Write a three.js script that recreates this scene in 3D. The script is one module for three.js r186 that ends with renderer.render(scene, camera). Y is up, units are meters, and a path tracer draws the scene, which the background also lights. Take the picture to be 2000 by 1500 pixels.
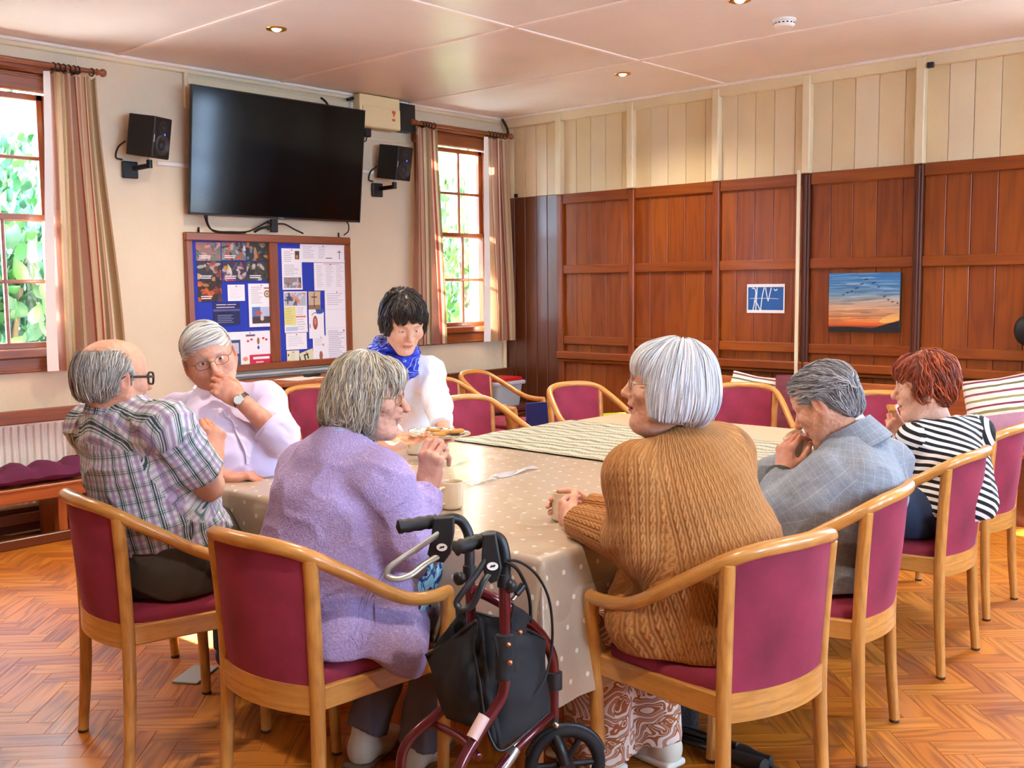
import * as THREE from 'three';
import { mergeGeometries, mergeVertices } from 'three/addons/utils/BufferGeometryUtils.js';
import { RoundedBoxGeometry } from 'three/addons/geometries/RoundedBoxGeometry.js';
import { RectAreaLightUniformsLib } from 'three/addons/lights/RectAreaLightUniformsLib.js';
import { createNoise3D } from 'simplex-noise';
RectAreaLightUniformsLib.init();

// ---------- camera, sky, sun, exposure ----------
const scene = new THREE.Scene();
const FPX = 2017.2;
const camera = new THREE.PerspectiveCamera(2 * Math.atan(750 / FPX) * 180 / Math.PI, 4 / 3, 0.05, 200);
const camPos = new THREE.Vector3(0, 1.42, 0);
const rad = (d) => d * Math.PI / 180;
const camAxes = (() => {
  const y = rad(42.01), p = rad(5.43), r = rad(-0.592);
  const fwd = new THREE.Vector3(Math.cos(y), 0, -Math.sin(y)), right = new THREE.Vector3(Math.sin(y), 0, Math.cos(y)), up = new THREE.Vector3(0, 1, 0);
  const f2 = fwd.clone().multiplyScalar(Math.cos(p)).addScaledVector(up, -Math.sin(p));
  const u2 = up.clone().multiplyScalar(Math.cos(p)).addScaledVector(fwd, Math.sin(p));
  const r3 = right.clone().multiplyScalar(Math.cos(r)).addScaledVector(u2, Math.sin(r));
  const u3 = u2.clone().multiplyScalar(Math.cos(r)).addScaledVector(right, -Math.sin(r));
  return { r: r3, u: u3, f: f2 };
})();
camera.position.copy(camPos);
camera.quaternion.setFromRotationMatrix(new THREE.Matrix4().makeBasis(camAxes.r, camAxes.u, camAxes.f.clone().negate()));
scene.add(camera);
const renderer = new THREE.WebGLRenderer({ antialias: true });
renderer.toneMapping = THREE.LinearToneMapping;
renderer.toneMappingExposure = 1.36;
renderer.shadowMap.enabled = true;
scene.background = new THREE.Color(0.68, 0.98, 1.38);
scene.backgroundIntensity = 26.0;
const sun = new THREE.DirectionalLight(new THREE.Color(1, 0.98, 0.95), 75);
sun.position.set(1.4, 6.5, -16.0); sun.target.position.set(2.0, 0, -4);
sun.castShadow = true; sun.shadow.mapSize.set(2048, 2048);
Object.assign(sun.shadow.camera, { left: -14, right: 14, top: 14, bottom: -14, near: 1, far: 60 });
sun.name = 'sun'; scene.add(sun, sun.target);

// a pixel of the 2000 x 1500 photograph and a depth along the view axis, as a point in the room
const at = (px, py, d) => camPos.clone().addScaledVector(camAxes.r, (px - 1000) / FPX * d).addScaledVector(camAxes.u, -(py - 750) / FPX * d).addScaledVector(camAxes.f, d);
const V = (x, y, z) => new THREE.Vector3(x, y, z);

// ---------- random, noise, textures ----------
function rng(seed) { let s = seed >>> 0; return () => { s = (s + 0x6D2B79F5) | 0; let t = Math.imul(s ^ (s >>> 15), 1 | s); t = (t + Math.imul(t ^ (t >>> 7), 61 | t)) ^ t; return ((t ^ (t >>> 14)) >>> 0) / 4294967296; }; }
const noise3 = createNoise3D(rng(7));
const hash2 = (x, y, s) => { let h = Math.imul(x, 374761393) + Math.imul(y, 668265263) + Math.imul(s, 974634777); h = Math.imul(h ^ (h >>> 13), 1274126177); return ((h ^ (h >>> 16)) >>> 0) / 4294967296; };
function pnoise(x, y, px, py, s) {   // periodic value noise, 0..1
  const xi = Math.floor(x), yi = Math.floor(y), fx = x - xi, fy = y - yi, m = (a, n) => ((a % n) + n) % n;
  const u = fx * fx * (3 - 2 * fx), v = fy * fy * (3 - 2 * fy);
  const a = hash2(m(xi, px), m(yi, py), s), b = hash2(m(xi + 1, px), m(yi, py), s), c = hash2(m(xi, px), m(yi + 1, py), s), d = hash2(m(xi + 1, px), m(yi + 1, py), s);
  return a + (b - a) * u + (c - a) * v + (a - b - c + d) * u * v;
}
function fbm(u, v, px, py, s, oct = 4) { let a = 0, w = 0.5, t = 0; for (let o = 0; o < oct; o++) { a += w * pnoise(u * px, v * py, px, py, s + o); t += w; w *= 0.5; px *= 2; py *= 2; } return a / t; }
const clamp = (x, a = 0, b = 1) => x < a ? a : x > b ? b : x;
const mix = (a, b, t) => a + (b - a) * t;
const smooth = (a, b, x) => { const t = clamp((x - a) / (b - a)); return t * t * (3 - 2 * t); };
function dtex(w, h, fn, srgb = true) {
  const d = new Uint8Array(w * h * 4);
  for (let j = 0; j < h; j++) for (let i = 0; i < w; i++) {
    const c = fn((i + 0.5) / w, (j + 0.5) / h), k = (j * w + i) * 4;
    if (typeof c === 'number') d[k] = d[k + 1] = d[k + 2] = clamp(c) * 255; else { d[k] = clamp(c[0]) * 255; d[k + 1] = clamp(c[1]) * 255; d[k + 2] = clamp(c[2]) * 255; }
    d[k + 3] = 255;
  }
  const t = new THREE.DataTexture(d, w, h, THREE.RGBAFormat);
  t.wrapS = t.wrapT = THREE.RepeatWrapping; t.magFilter = THREE.LinearFilter; t.minFilter = THREE.LinearMipmapLinearFilter; t.generateMipmaps = true;
  if (srgb) t.colorSpace = THREE.SRGBColorSpace; t.needsUpdate = true; return t;
}
const rep = (t, u, v) => { t.repeat.set(1 / u, 1 / v); return t; };   // texture covers u x v metres
function canvasTex(w, h, draw) {
  const c = document.createElement('canvas'); c.width = w; c.height = h; const g = c.getContext('2d'); draw(g, w, h);
  const t = new THREE.CanvasTexture(c); t.colorSpace = THREE.SRGBColorSpace; return t;
}
const std = (o) => new THREE.MeshStandardMaterial(o);
const phys = (o) => new THREE.MeshPhysicalMaterial(o);
const hex = (s) => new THREE.Color(s);

// wood grain along u; values centre on 1 so that the material colour sets the tone
function woodGrain(w, h, seed, { rings = 7, contrast = 0.3, fine = 0.12, pores = 0 } = {}) {
  return dtex(w, h, (u, v) => {
    const warp = fbm(u, v, 2, 3, seed, 3) * 1.6 + fbm(u, v, 1, 6, seed + 9, 2) * 0.8;
    const r = Math.sin((v * rings + warp * 2.2) * Math.PI * 2) * 0.5 + 0.5;
    const f = fbm(u, v, 6, 96, seed + 20, 3);
    let g = 1 - contrast * r * r * (0.5 + 0.5 * fbm(u, v, 3, 8, seed + 31, 2)) - fine * (f - 0.35);
    if (pores) g -= pores * smooth(0.72, 0.85, pnoise(u * 20, v * 180, 20, 180, seed + 40));
    return [clamp(g * 0.98), clamp(Math.pow(g, 1.25) * 0.97), clamp(Math.pow(g, 1.6) * 0.95)];
  });
}
const T = {
  oak: rep(woodGrain(1024, 256, 11, { rings: 3, contrast: 0.11, fine: 0.14 }), 1.6, 0.4),
  pine: rep(woodGrain(1024, 256, 57, { rings: 3, contrast: 0.24, fine: 0.16 }), 1.1, 0.28),
  beech: rep(woodGrain(512, 256, 23, { rings: 3, contrast: 0.10, fine: 0.10, pores: 0.06 }), 0.6, 0.3),
  mottle: rep(dtex(512, 512, (u, v) => 0.93 + 0.07 * fbm(u, v, 6, 6, 3, 5)), 2.2, 2.2),
  velvet: rep(dtex(512, 512, (u, v) => { const a = fbm(u, v, 5, 5, 91, 4), b = pnoise(u * 220, v * 220, 220, 220, 5); return 0.80 + 0.26 * (a - 0.35) + 0.06 * b; }), 0.5, 0.5),
  weave: rep(dtex(256, 256, (u, v) => 0.5 + 0.25 * Math.sin(u * Math.PI * 128) * Math.sin(v * Math.PI * 128) + 0.25 * (pnoise(u * 128, v * 128, 128, 128, 3) - 0.5), false), 0.12, 0.12),
  bumpWall: rep(dtex(512, 512, (u, v) => fbm(u, v, 24, 24, 77, 4), false), 0.8, 0.8),
};

// ---------- object helpers ----------
const taken = new Map();
function numbered(n) { const k = taken.get(n) ?? 0; taken.set(n, k + 1); return k ? n + '_' + String(k).padStart(3, '0') : n; }
function part(name, geo, m, parent) { const o = new THREE.Mesh(geo, m); o.name = name; o.castShadow = o.receiveShadow = true; parent.add(o); return o; }
function thing(name, label, category, pos = [0, 0, 0], turn = 0, group) {
  const o = new THREE.Group(); o.name = numbered(name); o.position.set(...pos); o.rotation.y = turn; scene.add(o);
  o.userData = { label, category }; if (group) o.userData.group = group; return o;
}
function solo(name, geo, m, label, category, group) {
  const o = part(numbered(name), geo, m, scene); o.userData = { label, category }; if (group) o.userData.group = group; return o;
}
function struct(name, geo, m) { const o = part(name, geo, m, scene); o.userData.kind = 'structure'; return o; }
const merge = (list) => mergeGeometries(list.map((g) => { g = g.index ? g.toNonIndexed() : g; for (const k of Object.keys(g.attributes)) if (!['position', 'normal', 'uv'].includes(k)) g.deleteAttribute(k); return g; }));

// chamfered box, uv in metres with u along the longest side
function cbox(w, h, d, b = 0.003, uo = 0, vo = 0) {
  const X = w / 2, Y = h / 2, Z = d / 2; b = Math.min(b, X * 0.9, Y * 0.9, Z * 0.9);
  const P = [], I = [];
  const vtx = (x, y, z) => { P.push(x, y, z); return P.length / 3 - 1; };
  const q = (a, b2, c, e) => { I.push(a, b2, c, a, c, e); };
  const ids = {};
  for (const sx of [-1, 1]) for (const sy of [-1, 1]) for (const sz of [-1, 1]) {
    ids[[sx, sy, sz, 0]] = [sx * X, sy * (Y - b), sz * (Z - b)]; ids[[sx, sy, sz, 1]] = [sx * (X - b), sy * Y, sz * (Z - b)]; ids[[sx, sy, sz, 2]] = [sx * (X - b), sy * (Y - b), sz * Z];
  }
  const poly = (pts, n) => {   // pts in order, flipped when they face the wrong way
    const a = V(...pts[0]), e1 = V(...pts[1]).sub(a), e2 = V(...pts[2]).sub(a);
    if (e1.cross(e2).dot(V(...n)) < 0) pts = pts.slice().reverse();
    const k = pts.map((p) => vtx(...p)); for (let i = 1; i + 1 < k.length; i++) I.push(k[0], k[i], k[i + 1]);
  };
  const g = (x, y, z, a) => ids[[x, y, z, a]];
  for (const s of [-1, 1]) {
    poly([g(s, -1, -1, 0), g(s, 1, -1, 0), g(s, 1, 1, 0), g(s, -1, 1, 0)], [s, 0, 0]);
    poly([g(-1, s, -1, 1), g(1, s, -1, 1), g(1, s, 1, 1), g(-1, s, 1, 1)], [0, s, 0]);
    poly([g(-1, -1, s, 2), g(1, -1, s, 2), g(1, 1, s, 2), g(-1, 1, s, 2)], [0, 0, s]);
    for (const t of [-1, 1]) {
      poly([g(s, t, -1, 0), g(s, t, 1, 0), g(s, t, 1, 1), g(s, t, -1, 1)], [s, t, 0]);
      poly([g(s, -1, t, 0), g(s, 1, t, 0), g(s, 1, t, 2), g(s, -1, t, 2)], [s, 0, t]);
      poly([g(-1, s, t, 1), g(1, s, t, 1), g(1, s, t, 2), g(-1, s, t, 2)], [0, s, t]);
      for (const r of [-1, 1]) poly([g(s, t, r, 0), g(s, t, r, 1), g(s, t, r, 2)], [s, t, r]);
    }
  }
  const geo = new THREE.BufferGeometry(); geo.setAttribute('position', new THREE.Float32BufferAttribute(P, 3)); geo.setIndex(I);
  const n = geo.toNonIndexed(); n.computeVertexNormals();
  return metricUV(n, [w, h, d], uo, vo);
}
function metricUV(geo, dims, uo = 0, vo = 0) {
  const p = geo.attributes.position, nn = geo.attributes.normal, uv = new Float32Array(p.count * 2);
  const long = dims[0] >= dims[1] && dims[0] >= dims[2] ? 0 : dims[1] >= dims[2] ? 1 : 2;
  for (let i = 0; i < p.count; i += 3) {
    let nx = 0, ny = 0, nz = 0; for (let k = 0; k < 3; k++) { nx += nn.getX(i + k); ny += nn.getY(i + k); nz += nn.getZ(i + k); }
    const A = [Math.abs(nx), Math.abs(ny), Math.abs(nz)], ax = A[0] > A[1] && A[0] > A[2] ? 0 : A[1] > A[2] ? 1 : 2;
    let a, b; if (ax === long) { a = (ax + 1) % 3; b = (ax + 2) % 3; } else { a = long; b = 3 - ax - long; }
    for (let k = 0; k < 3; k++) { const c = [p.getX(i + k), p.getY(i + k), p.getZ(i + k)]; uv[(i + k) * 2] = c[a] + uo; uv[(i + k) * 2 + 1] = c[b] + vo; }
  }
  geo.setAttribute('uv', new THREE.BufferAttribute(uv, 2)); return geo;
}
const mv = (g, x, y, z) => g.translate(x, y, z);
const rnd0 = rng(4242);
// box given by its two corners
const span = (x0, x1, y0, y1, z0, z1, b = 0.003) => mv(cbox(Math.abs(x1 - x0), Math.abs(y1 - y0), Math.abs(z1 - z0), b, rnd0() * 3, rnd0() * 3), (x0 + x1) / 2, (y0 + y1) / 2, (z0 + z1) / 2);
// tube through points with per-point radii; section can be flattened (rx along side, ry along up)
function tube(pts, radius, { seg = 24, sides = 10, closed = false, caps = true, tension = 0.5, flat = null, straight = false } = {}) {
  const P = pts.map((p) => p.isVector3 ? p : V(...p));
  const curve = straight ? null : new THREE.CatmullRomCurve3(P, closed, 'centripetal', tension);
  const n = straight ? P.length - 1 : seg, pos = [], nor = [], uv = [], idx = [];
  const pt = (t) => straight ? P[Math.round(t * n)].clone() : curve.getPoint(t);
  const tan = (i) => { const a = pt(Math.max(0, (i - 0.5 * (straight ? 2 : 1)) / n)), b = pt(Math.min(1, (i + 0.5 * (straight ? 2 : 1)) / n)); return b.sub(a).normalize(); };
  let up = flat ? V(...flat.up) : V(0, 1, 0); let t0 = tan(0); if (Math.abs(t0.dot(up)) > 0.95 && !flat) up = V(1, 0, 0);
  let side = up.clone().cross(t0).normalize(), len = 0, prev = pt(0);
  for (let i = 0; i <= n; i++) {
    const c = pt(i / n), t = tan(i); side.addScaledVector(t, -side.dot(t)).normalize(); const u = t.clone().cross(side).normalize();
    len += c.distanceTo(prev); prev = c;
    const r = typeof radius === 'function' ? radius(i / n) : radius, rs = flat ? r * flat.sx : r, ru = flat ? r * flat.sy : r;
    for (let k = 0; k <= sides; k++) {
      const a = k / sides * Math.PI * 2, ca = Math.cos(a), sa = Math.sin(a), q = c.clone().addScaledVector(side, ca * rs).addScaledVector(u, sa * ru);
      const nn = side.clone().multiplyScalar(ca / rs).addScaledVector(u, sa / ru).normalize();
      pos.push(q.x, q.y, q.z); nor.push(nn.x, nn.y, nn.z); uv.push(len, a * r);
    }
  }
  const w = sides + 1;
  for (let i = 0; i < n; i++) for (let k = 0; k < sides; k++) { const a = i * w + k; idx.push(a, a + 1, a + w, a + 1, a + w + 1, a + w); }
  if (caps && !closed) for (const e of [0, n]) {
    const c = pt(e / n), t = tan(e).multiplyScalar(e ? 1 : -1), b = pos.length / 3, r = typeof radius === 'function' ? radius(e / n) : radius;
    const rd = Math.min(r * 0.4, 0.01), cc = c.clone().addScaledVector(t, rd);
    pos.push(cc.x, cc.y, cc.z); nor.push(t.x, t.y, t.z); uv.push(0, 0);
    for (let k = 0; k <= sides; k++) { const s = (e * w + k) * 3; pos.push(pos[s], pos[s + 1], pos[s + 2]); const m = V(nor[s], nor[s + 1], nor[s + 2]).lerp(t, 0.6).normalize(); nor.push(m.x, m.y, m.z); uv.push(uv[s / 3 * 2], uv[s / 3 * 2 + 1]); }
    for (let k = 0; k < sides; k++) e ? idx.push(b, b + 1 + k, b + 2 + k) : idx.push(b, b + 2 + k, b + 1 + k);
  }
  const g = new THREE.BufferGeometry(); g.setAttribute('position', new THREE.Float32BufferAttribute(pos, 3)); g.setAttribute('normal', new THREE.Float32BufferAttribute(nor, 3)); g.setAttribute('uv', new THREE.Float32BufferAttribute(uv, 2)); g.setIndex(idx);
  return g;
}
function lathe(prof, n = 32) { return new THREE.LatheGeometry(prof.map(([r, y]) => new THREE.Vector2(r, y)), n); }
// grid surface f(u,v) -> Vector3 with metric-ish uv; normals computed
function sheet(f, nu, nv, us = 1, vs = 1, closedU = false) {
  const pos = [], uv = [], idx = [];
  for (let j = 0; j <= nv; j++) for (let i = 0; i <= nu; i++) { const p = f(i / nu, j / nv); pos.push(p.x, p.y, p.z); uv.push(i / nu * us, j / nv * vs); }
  for (let j = 0; j < nv; j++) for (let i = 0; i < nu; i++) { const a = j * (nu + 1) + i; idx.push(a, a + 1, a + nu + 2, a, a + nu + 2, a + nu + 1); }
  const g = new THREE.BufferGeometry(); g.setAttribute('position', new THREE.Float32BufferAttribute(pos, 3)); g.setAttribute('uv', new THREE.Float32BufferAttribute(uv, 2)); g.setIndex(idx); g.computeVertexNormals();
  if (closedU) { const n = g.attributes.normal; for (let j = 0; j <= nv; j++) { const a = j * (nu + 1), b = a + nu, v = V(n.getX(a) + n.getX(b), n.getY(a) + n.getY(b), n.getZ(a) + n.getZ(b)).normalize(); n.setXYZ(a, v.x, v.y, v.z); n.setXYZ(b, v.x, v.y, v.z); } }
  return g;
}
// closed slab between two sheets
function slab(f, thick, nu, nv, us, vs) {
  const e = 1e-3, N = (u, v) => { const a = f(Math.min(1, u + e), v).sub(f(Math.max(0, u - e), v)), b = f(u, Math.min(1, v + e)).sub(f(u, Math.max(0, v - e))); return a.cross(b).normalize(); };
  const th = (u, v) => typeof thick === 'function' ? thick(u, v) : thick;
  const A = sheet((u, v) => f(u, v).addScaledVector(N(u, v), th(u, v) / 2), nu, nv, us, vs), B = sheet((u, v) => f(1 - u, v).addScaledVector(N(1 - u, v), -th(1 - u, v) / 2), nu, nv, us, vs);
  const edge = (pa) => sheet((u, v) => { const [a, b] = pa(u); return f(a, b).addScaledVector(N(a, b), (v - 0.5) * th(a, b)); }, Math.max(nu, nv), 1, us, 0.02);
  return merge([A, B, edge((t) => [t, 0]), edge((t) => [1 - t, 1]), edge((t) => [1, t]), edge((t) => [0, 1 - t])]);
}

// ---------- materials ----------
const ZL = -6.2, XR = 6.819, HC = 2.867, ZB = 2.6, XS = -2.6;   // left wall, right wall, ceiling, wall behind the camera, side wall
const M = {
  cream: std({ color: hex('#e4d2b2'), map: T.mottle, roughness: 0.55, bumpMap: T.bumpWall, bumpScale: 0.0012 }),
  creamGloss: phys({ color: hex('#eedcb4'), map: T.mottle, roughness: 0.4, clearcoat: 0.25, clearcoatRoughness: 0.35 }),
  ceiling: std({ color: hex('#f6efea'), map: T.mottle, roughness: 0.33 }),
  batten: std({ color: hex('#f7eee6'), roughness: 0.4 }),
  white: std({ color: hex('#eeeae2'), roughness: 0.45 }),
  panel: ['#93480c', '#8b4109', '#9b4f0f', '#8f450b'].map((c) => phys({ color: hex(c), map: T.oak, roughness: 0.5, specularIntensity: 0.6, clearcoat: 0.3, clearcoatRoughness: 0.2 })),
  panelDark: phys({ color: hex('#5a2a10'), map: T.oak, roughness: 0.55, specularIntensity: 0.5, clearcoat: 0.12, clearcoatRoughness: 0.3 }),
  frameWood: phys({ color: hex('#8f4818'), map: T.oak, roughness: 0.4, clearcoat: 0.5, clearcoatRoughness: 0.25 }),
  darkWood: phys({ color: hex('#6b3416'), map: T.oak, roughness: 0.4, clearcoat: 0.5, clearcoatRoughness: 0.25 }),
  benchWood: phys({ color: hex('#b5642a'), map: T.oak, roughness: 0.42, clearcoat: 0.4, clearcoatRoughness: 0.28 }),
  black: std({ color: hex('#0c0c0d'), roughness: 0.5 }),
  blackGloss: phys({ color: hex('#050505'), roughness: 0.16, clearcoat: 0.3, clearcoatRoughness: 0.1 }),
  rubber: std({ color: hex('#121214'), roughness: 0.75 }),
  glass: phys({ color: 0xffffff, transmission: 1, roughness: 0.0, thickness: 0, ior: 1.45 }),
  brass: std({ color: hex('#c79a4e'), metalness: 1, roughness: 0.28 }),
  steel: std({ color: hex('#b9bcc0'), metalness: 1, roughness: 0.3 }),
  iron: std({ color: hex('#1c1613'), roughness: 0.55, metalness: 0.4 }),
  radiator: std({ color: hex('#f1ede4'), roughness: 0.35 }),
};
const panelMat = (() => { let k = 0; return () => M.panel[(k++ * 7 + (k >> 1)) % 4]; })();

// ---------- floor: herringbone parquet, blocks at 45 degrees ----------
{
  const floor = struct('floor', span(XS, XR, -0.2, -0.014, ZL, ZB, 0.002), std({ color: hex('#6b3d18'), roughness: 0.8 }));
  const tones = ['#c97a22', '#c2721b', '#cf8229', '#b96917', '#c67620', '#b0621c', '#cc7f26'];
  const mats = tones.map((c, i) => { const t = T.pine.clone(); t.offset.set(i * 0.37, i * 0.21); t.needsUpdate = true; return phys({ color: hex(c), map: T.pine, roughness: 0.45, specularIntensity: 0.5, clearcoat: 0.16, clearcoatRoughness: 0.15 }); });
  const LB = 0.27, WB = 0.09, n = 3, S = Math.SQRT1_2, r = rng(99), gap = 0.0004;
  const shapes = Array.from({ length: 10 }, () => cbox(LB - gap * 2, 0.016, WB - gap * 2, 0.0007, r() * 4, r() * 4));
  const plain = Array.from({ length: 6 }, () => metricUV(new THREE.BoxGeometry(LB - gap * 2, 0.016, WB - gap * 2).toNonIndexed(), [LB, 0.016, WB], r() * 4, r() * 4));
  const list = [];
  for (let i = -160; i < 160; i++) for (let j = -40; j < 40; j++) for (const k of [0, 1]) {
    const a = k ? i + n * j + 0.5 : i + n * j + n / 2, b = k ? i - n * j + 1 + n / 2 : i - n * j + 0.5;
    const x = 2 + (a - b) * WB * S, z = -2 + (a + b) * WB * S;
    if (x < XS + 0.12 || x > XR - 0.12 || z < ZL + 0.12 || z > ZB - 0.12) continue;
    const d = V(x, 0, z).sub(camPos), dz = d.dot(camAxes.f), px = 1000 + FPX * d.dot(camAxes.r) / dz, py = 750 - FPX * d.dot(camAxes.u) / dz;
    const seen = dz > 0.5 && px > -30 && px < 2030 && py < 1530 && py > 0;
    list.push({ x, z, k, size: seen ? 1 / (dz * dz * dz) : 0, tone: Math.floor(r() * 7), sh: Math.floor(r() * 60) });
  }
  list.sort((p, q) => q.size - p.size);
  const rest = [], q = new THREE.Quaternion(), one = V(1, 1, 1);
  list.forEach((e, i) => {
    const ang = e.k ? -Math.PI / 4 - Math.PI / 2 : -Math.PI / 4;
    if (i < 300 && e.size > 0) {
      const o = part('floor_block', shapes[e.sh % 10], mats[e.tone], floor); o.position.set(e.x, -0.008, e.z); o.rotation.y = ang + (e.sh % 2) * Math.PI;
    } else {
      const g = plain[e.sh % 6].clone().applyMatrix4(new THREE.Matrix4().compose(V(e.x, -0.008, e.z), q.setFromAxisAngle(V(0, 1, 0), ang + (e.sh % 2) * Math.PI), one));
      const c = hex(tones[e.tone]), col = new Float32Array(g.attributes.position.count * 3); for (let m = 0; m < col.length; m += 3) { col[m] = c.r; col[m + 1] = c.g; col[m + 2] = c.b; }
      g.setAttribute('color', new THREE.BufferAttribute(col, 3)); rest.push(g);
    }
  });
  const o = part('floor_blocks', mergeGeometries(rest), phys({ vertexColors: true, map: T.pine, roughness: 0.45, specularIntensity: 0.5, clearcoat: 0.16, clearcoatRoughness: 0.15 }), floor); o.userData.kind = 'stuff';
}

// ---------- ceiling ----------
const ceilingLid = struct('ceiling', span(XS - 0.3, XR + 0.3, HC, HC + 0.2, ZL - 0.3, ZB + 0.3), M.ceiling);
{
  let n = 1;
  for (const x of [0.8, 2.02, 3.235, 4.45, 5.66]) struct('trim_' + n++, span(x - 0.017, x + 0.017, HC - 0.008, HC + 0.002, ZL, ZB, 0.003), M.batten);
  for (const z of [-3.97, -1.53, 0.9]) struct('trim_' + n++, span(XS, XR, HC - 0.009, HC + 0.002, z - 0.017, z + 0.017, 0.003), M.batten);
  // moulding along the left wall, beam along the right wall
  struct('trim_' + n++, span(XS, XR, HC - 0.045, HC, ZL - 0.005, ZL + 0.02, 0.006), M.creamGloss);
  struct('trim_' + n++, span(XS, XR, HC - 0.02, HC, ZL + 0.012, ZL + 0.045, 0.005), M.batten);
  struct('trim_' + n++, span(XR - 0.055, XR + 0.01, HC - 0.085, HC, ZL + 0.02, ZB, 0.005), M.creamGloss);
  struct('trim_' + n++, span(XR - 0.085, XR - 0.05, HC - 0.018, HC, ZL + 0.04, ZB, 0.004), M.batten);
}

// ---------- walls with window openings ----------
function wallWithHoles(name, along, fixed, out, a0, a1, holes, mat) {   // along: 'x' or 'z'; holes [a0,a1,y0,y1]
  const g = [], box = (p0, p1, y0, y1) => { if (p1 - p0 > 0.001 && y1 - y0 > 0.001) g.push(along === 'x' ? span(p0, p1, y0, y1, Math.min(fixed, fixed + out), Math.max(fixed, fixed + out), 0.0005) : span(Math.min(fixed, fixed + out), Math.max(fixed, fixed + out), y0, y1, p0, p1, 0.0005)); };
  let c = a0; for (const [h0, h1, y0, y1] of holes) { box(c, h0, -0.2, HC + 0.1); box(h0, h1, -0.2, y0); box(h0, h1, y1, HC + 0.1); c = h1; } box(c, a1, -0.2, HC + 0.1);
  return struct(name, merge(g), mat);
}
const WY0 = 1.03, WY1 = 2.66;
const leftWindows = [[1.93, 2.86], [5.74, 6.645]];
wallWithHoles('wall_left', 'x', ZL, -0.24, XS - 0.3, XR + 0.3, leftWindows.map(([a, b]) => [a, b, WY0, WY1]), M.cream);
const rightWindows = [[-1.25, -0.35]];
const wallRight = wallWithHoles('wall_right', 'z', XR + 0.012, 0.24, ZL - 0.3, ZB + 0.3, rightWindows.map(([a, b]) => [a, b, WY0, WY1]), M.cream);
const backWindows = [[0.9, 1.8], [2.9, 3.8], [4.9, 5.8]];
wallWithHoles('wall_back', 'x', ZB, 0.24, XS - 0.3, XR + 0.3, backWindows.map(([a, b]) => [a, b, WY0, WY1]), M.cream);
wallWithHoles('wall_side', 'z', XS, -0.24, ZL - 0.3, ZB + 0.3, [], M.cream);
{ // painted-over joint strip above the first curtain
  struct('trim_20', span(2.992, 3.0, 2.75, HC - 0.04, ZL - 0.002, ZL + 0.004, 0.001), M.creamGloss);
}

// sash window: local x across, y up, z into the room; w is the opening width
let winNo = 1;
function sashWindow(x0, x1, place) {
  const w = new THREE.Group(); w.name = 'window_' + winNo++; w.userData.kind = 'structure'; scene.add(w); place(w);
  const W = x1 - x0, fr = M.frameWood, p = (n, ...a) => part(n, span(...a), n === 'reveal' ? M.white : fr, w);
  p('jamb', 0, 0.055, WY0, WY1, -0.12, 0.02); p('jamb', W - 0.055, W, WY0, WY1, -0.12, 0.02);
  p('head_casing', -0.03, W + 0.03, WY1 - 0.085, WY1 + 0.02, -0.02, 0.035, 0.008); p('head_moulding', -0.05, W + 0.05, WY1 + 0.02, WY1 + 0.075, -0.01, 0.06, 0.015);
  p('head_moulding', -0.03, W + 0.03, WY1 - 0.012, WY1 + 0.004, 0.0, 0.045, 0.004);
  p('sill_board', -0.04, W + 0.04, WY0 - 0.005, WY0 + 0.05, -0.12, 0.05, 0.008); p('apron', -0.02, W + 0.02, WY0 - 0.075, WY0 - 0.005, -0.01, 0.022, 0.004); p('sill_moulding', -0.03, W + 0.03, WY0 - 0.09, WY0 - 0.07, -0.01, 0.035, 0.007);
  p('reveal', -0.001, 0.02, WY0, WY1, -0.24, -0.12); p('reveal', W - 0.02, W + 0.001, WY0, WY1, -0.24, -0.12); p('reveal', 0, W, WY1 - 0.03, WY1, -0.26, -0.12); p('reveal', 0, W, WY0 - 0.03, WY0 + 0.02, -0.28, -0.12);
  const gx0 = 0.055, gx1 = W - 0.055, yT = WY1 - 0.085, yB = WY0 + 0.05, yM = 1.85;
  for (const [s0, s1, z] of [[yM - 0.02, yT, -0.085], [yB, yM + 0.02, -0.045]]) {
    const sash = new THREE.Group(); sash.name = 'sash'; w.add(sash);
    const q = (n, ...a) => part(n, span(...a), n === 'bar' || n === 'stile' || n === 'rail' ? fr : M.glass, sash);
    q('stile', gx0, gx0 + 0.035, s0, s1, z - 0.018, z + 0.018); q('stile', gx1 - 0.035, gx1, s0, s1, z - 0.018, z + 0.018);
    q('rail', gx0, gx1, s0, s0 + 0.035, z - 0.018, z + 0.018); q('rail', gx0, gx1, s1 - 0.035, s1, z - 0.018, z + 0.018);
    const n = 3, step = (gx1 - gx0 - 0.035) / n, ym = (s0 + s1) / 2;
    for (let i = 1; i < n; i++) q('bar', gx0 + 0.0175 + i * step - 0.011, gx0 + 0.0175 + i * step + 0.011, s0 + 0.03, s1 - 0.03, z - 0.014, z + 0.014, 0.006);
    q('bar', gx0 + 0.03, gx1 - 0.03, ym - 0.011, ym + 0.011, z - 0.0135, z + 0.0135, 0.006);
    for (let i = 0; i < n; i++) for (const [a, b] of [[s0 + 0.03, ym], [ym, s1 - 0.03]]) {
      const g = new THREE.PlaneGeometry(step, b - a); g.translate(gx0 + 0.0175 + (i + 0.5) * step, (a + b) / 2, z); part('pane', g, M.glass, sash);
    }
  }
  return w;
}
for (const [a, b] of leftWindows) sashWindow(a, b, (w) => w.position.set(a, 0, ZL));
for (const [a, b] of rightWindows) sashWindow(a, b, (w) => { w.position.set(XR + 0.012, 0, a); w.rotation.y = -Math.PI / 2; });
for (const [a, b] of backWindows) sashWindow(a, b, (w) => { w.position.set(b, 0, ZB); w.rotation.y = Math.PI; });

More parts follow.
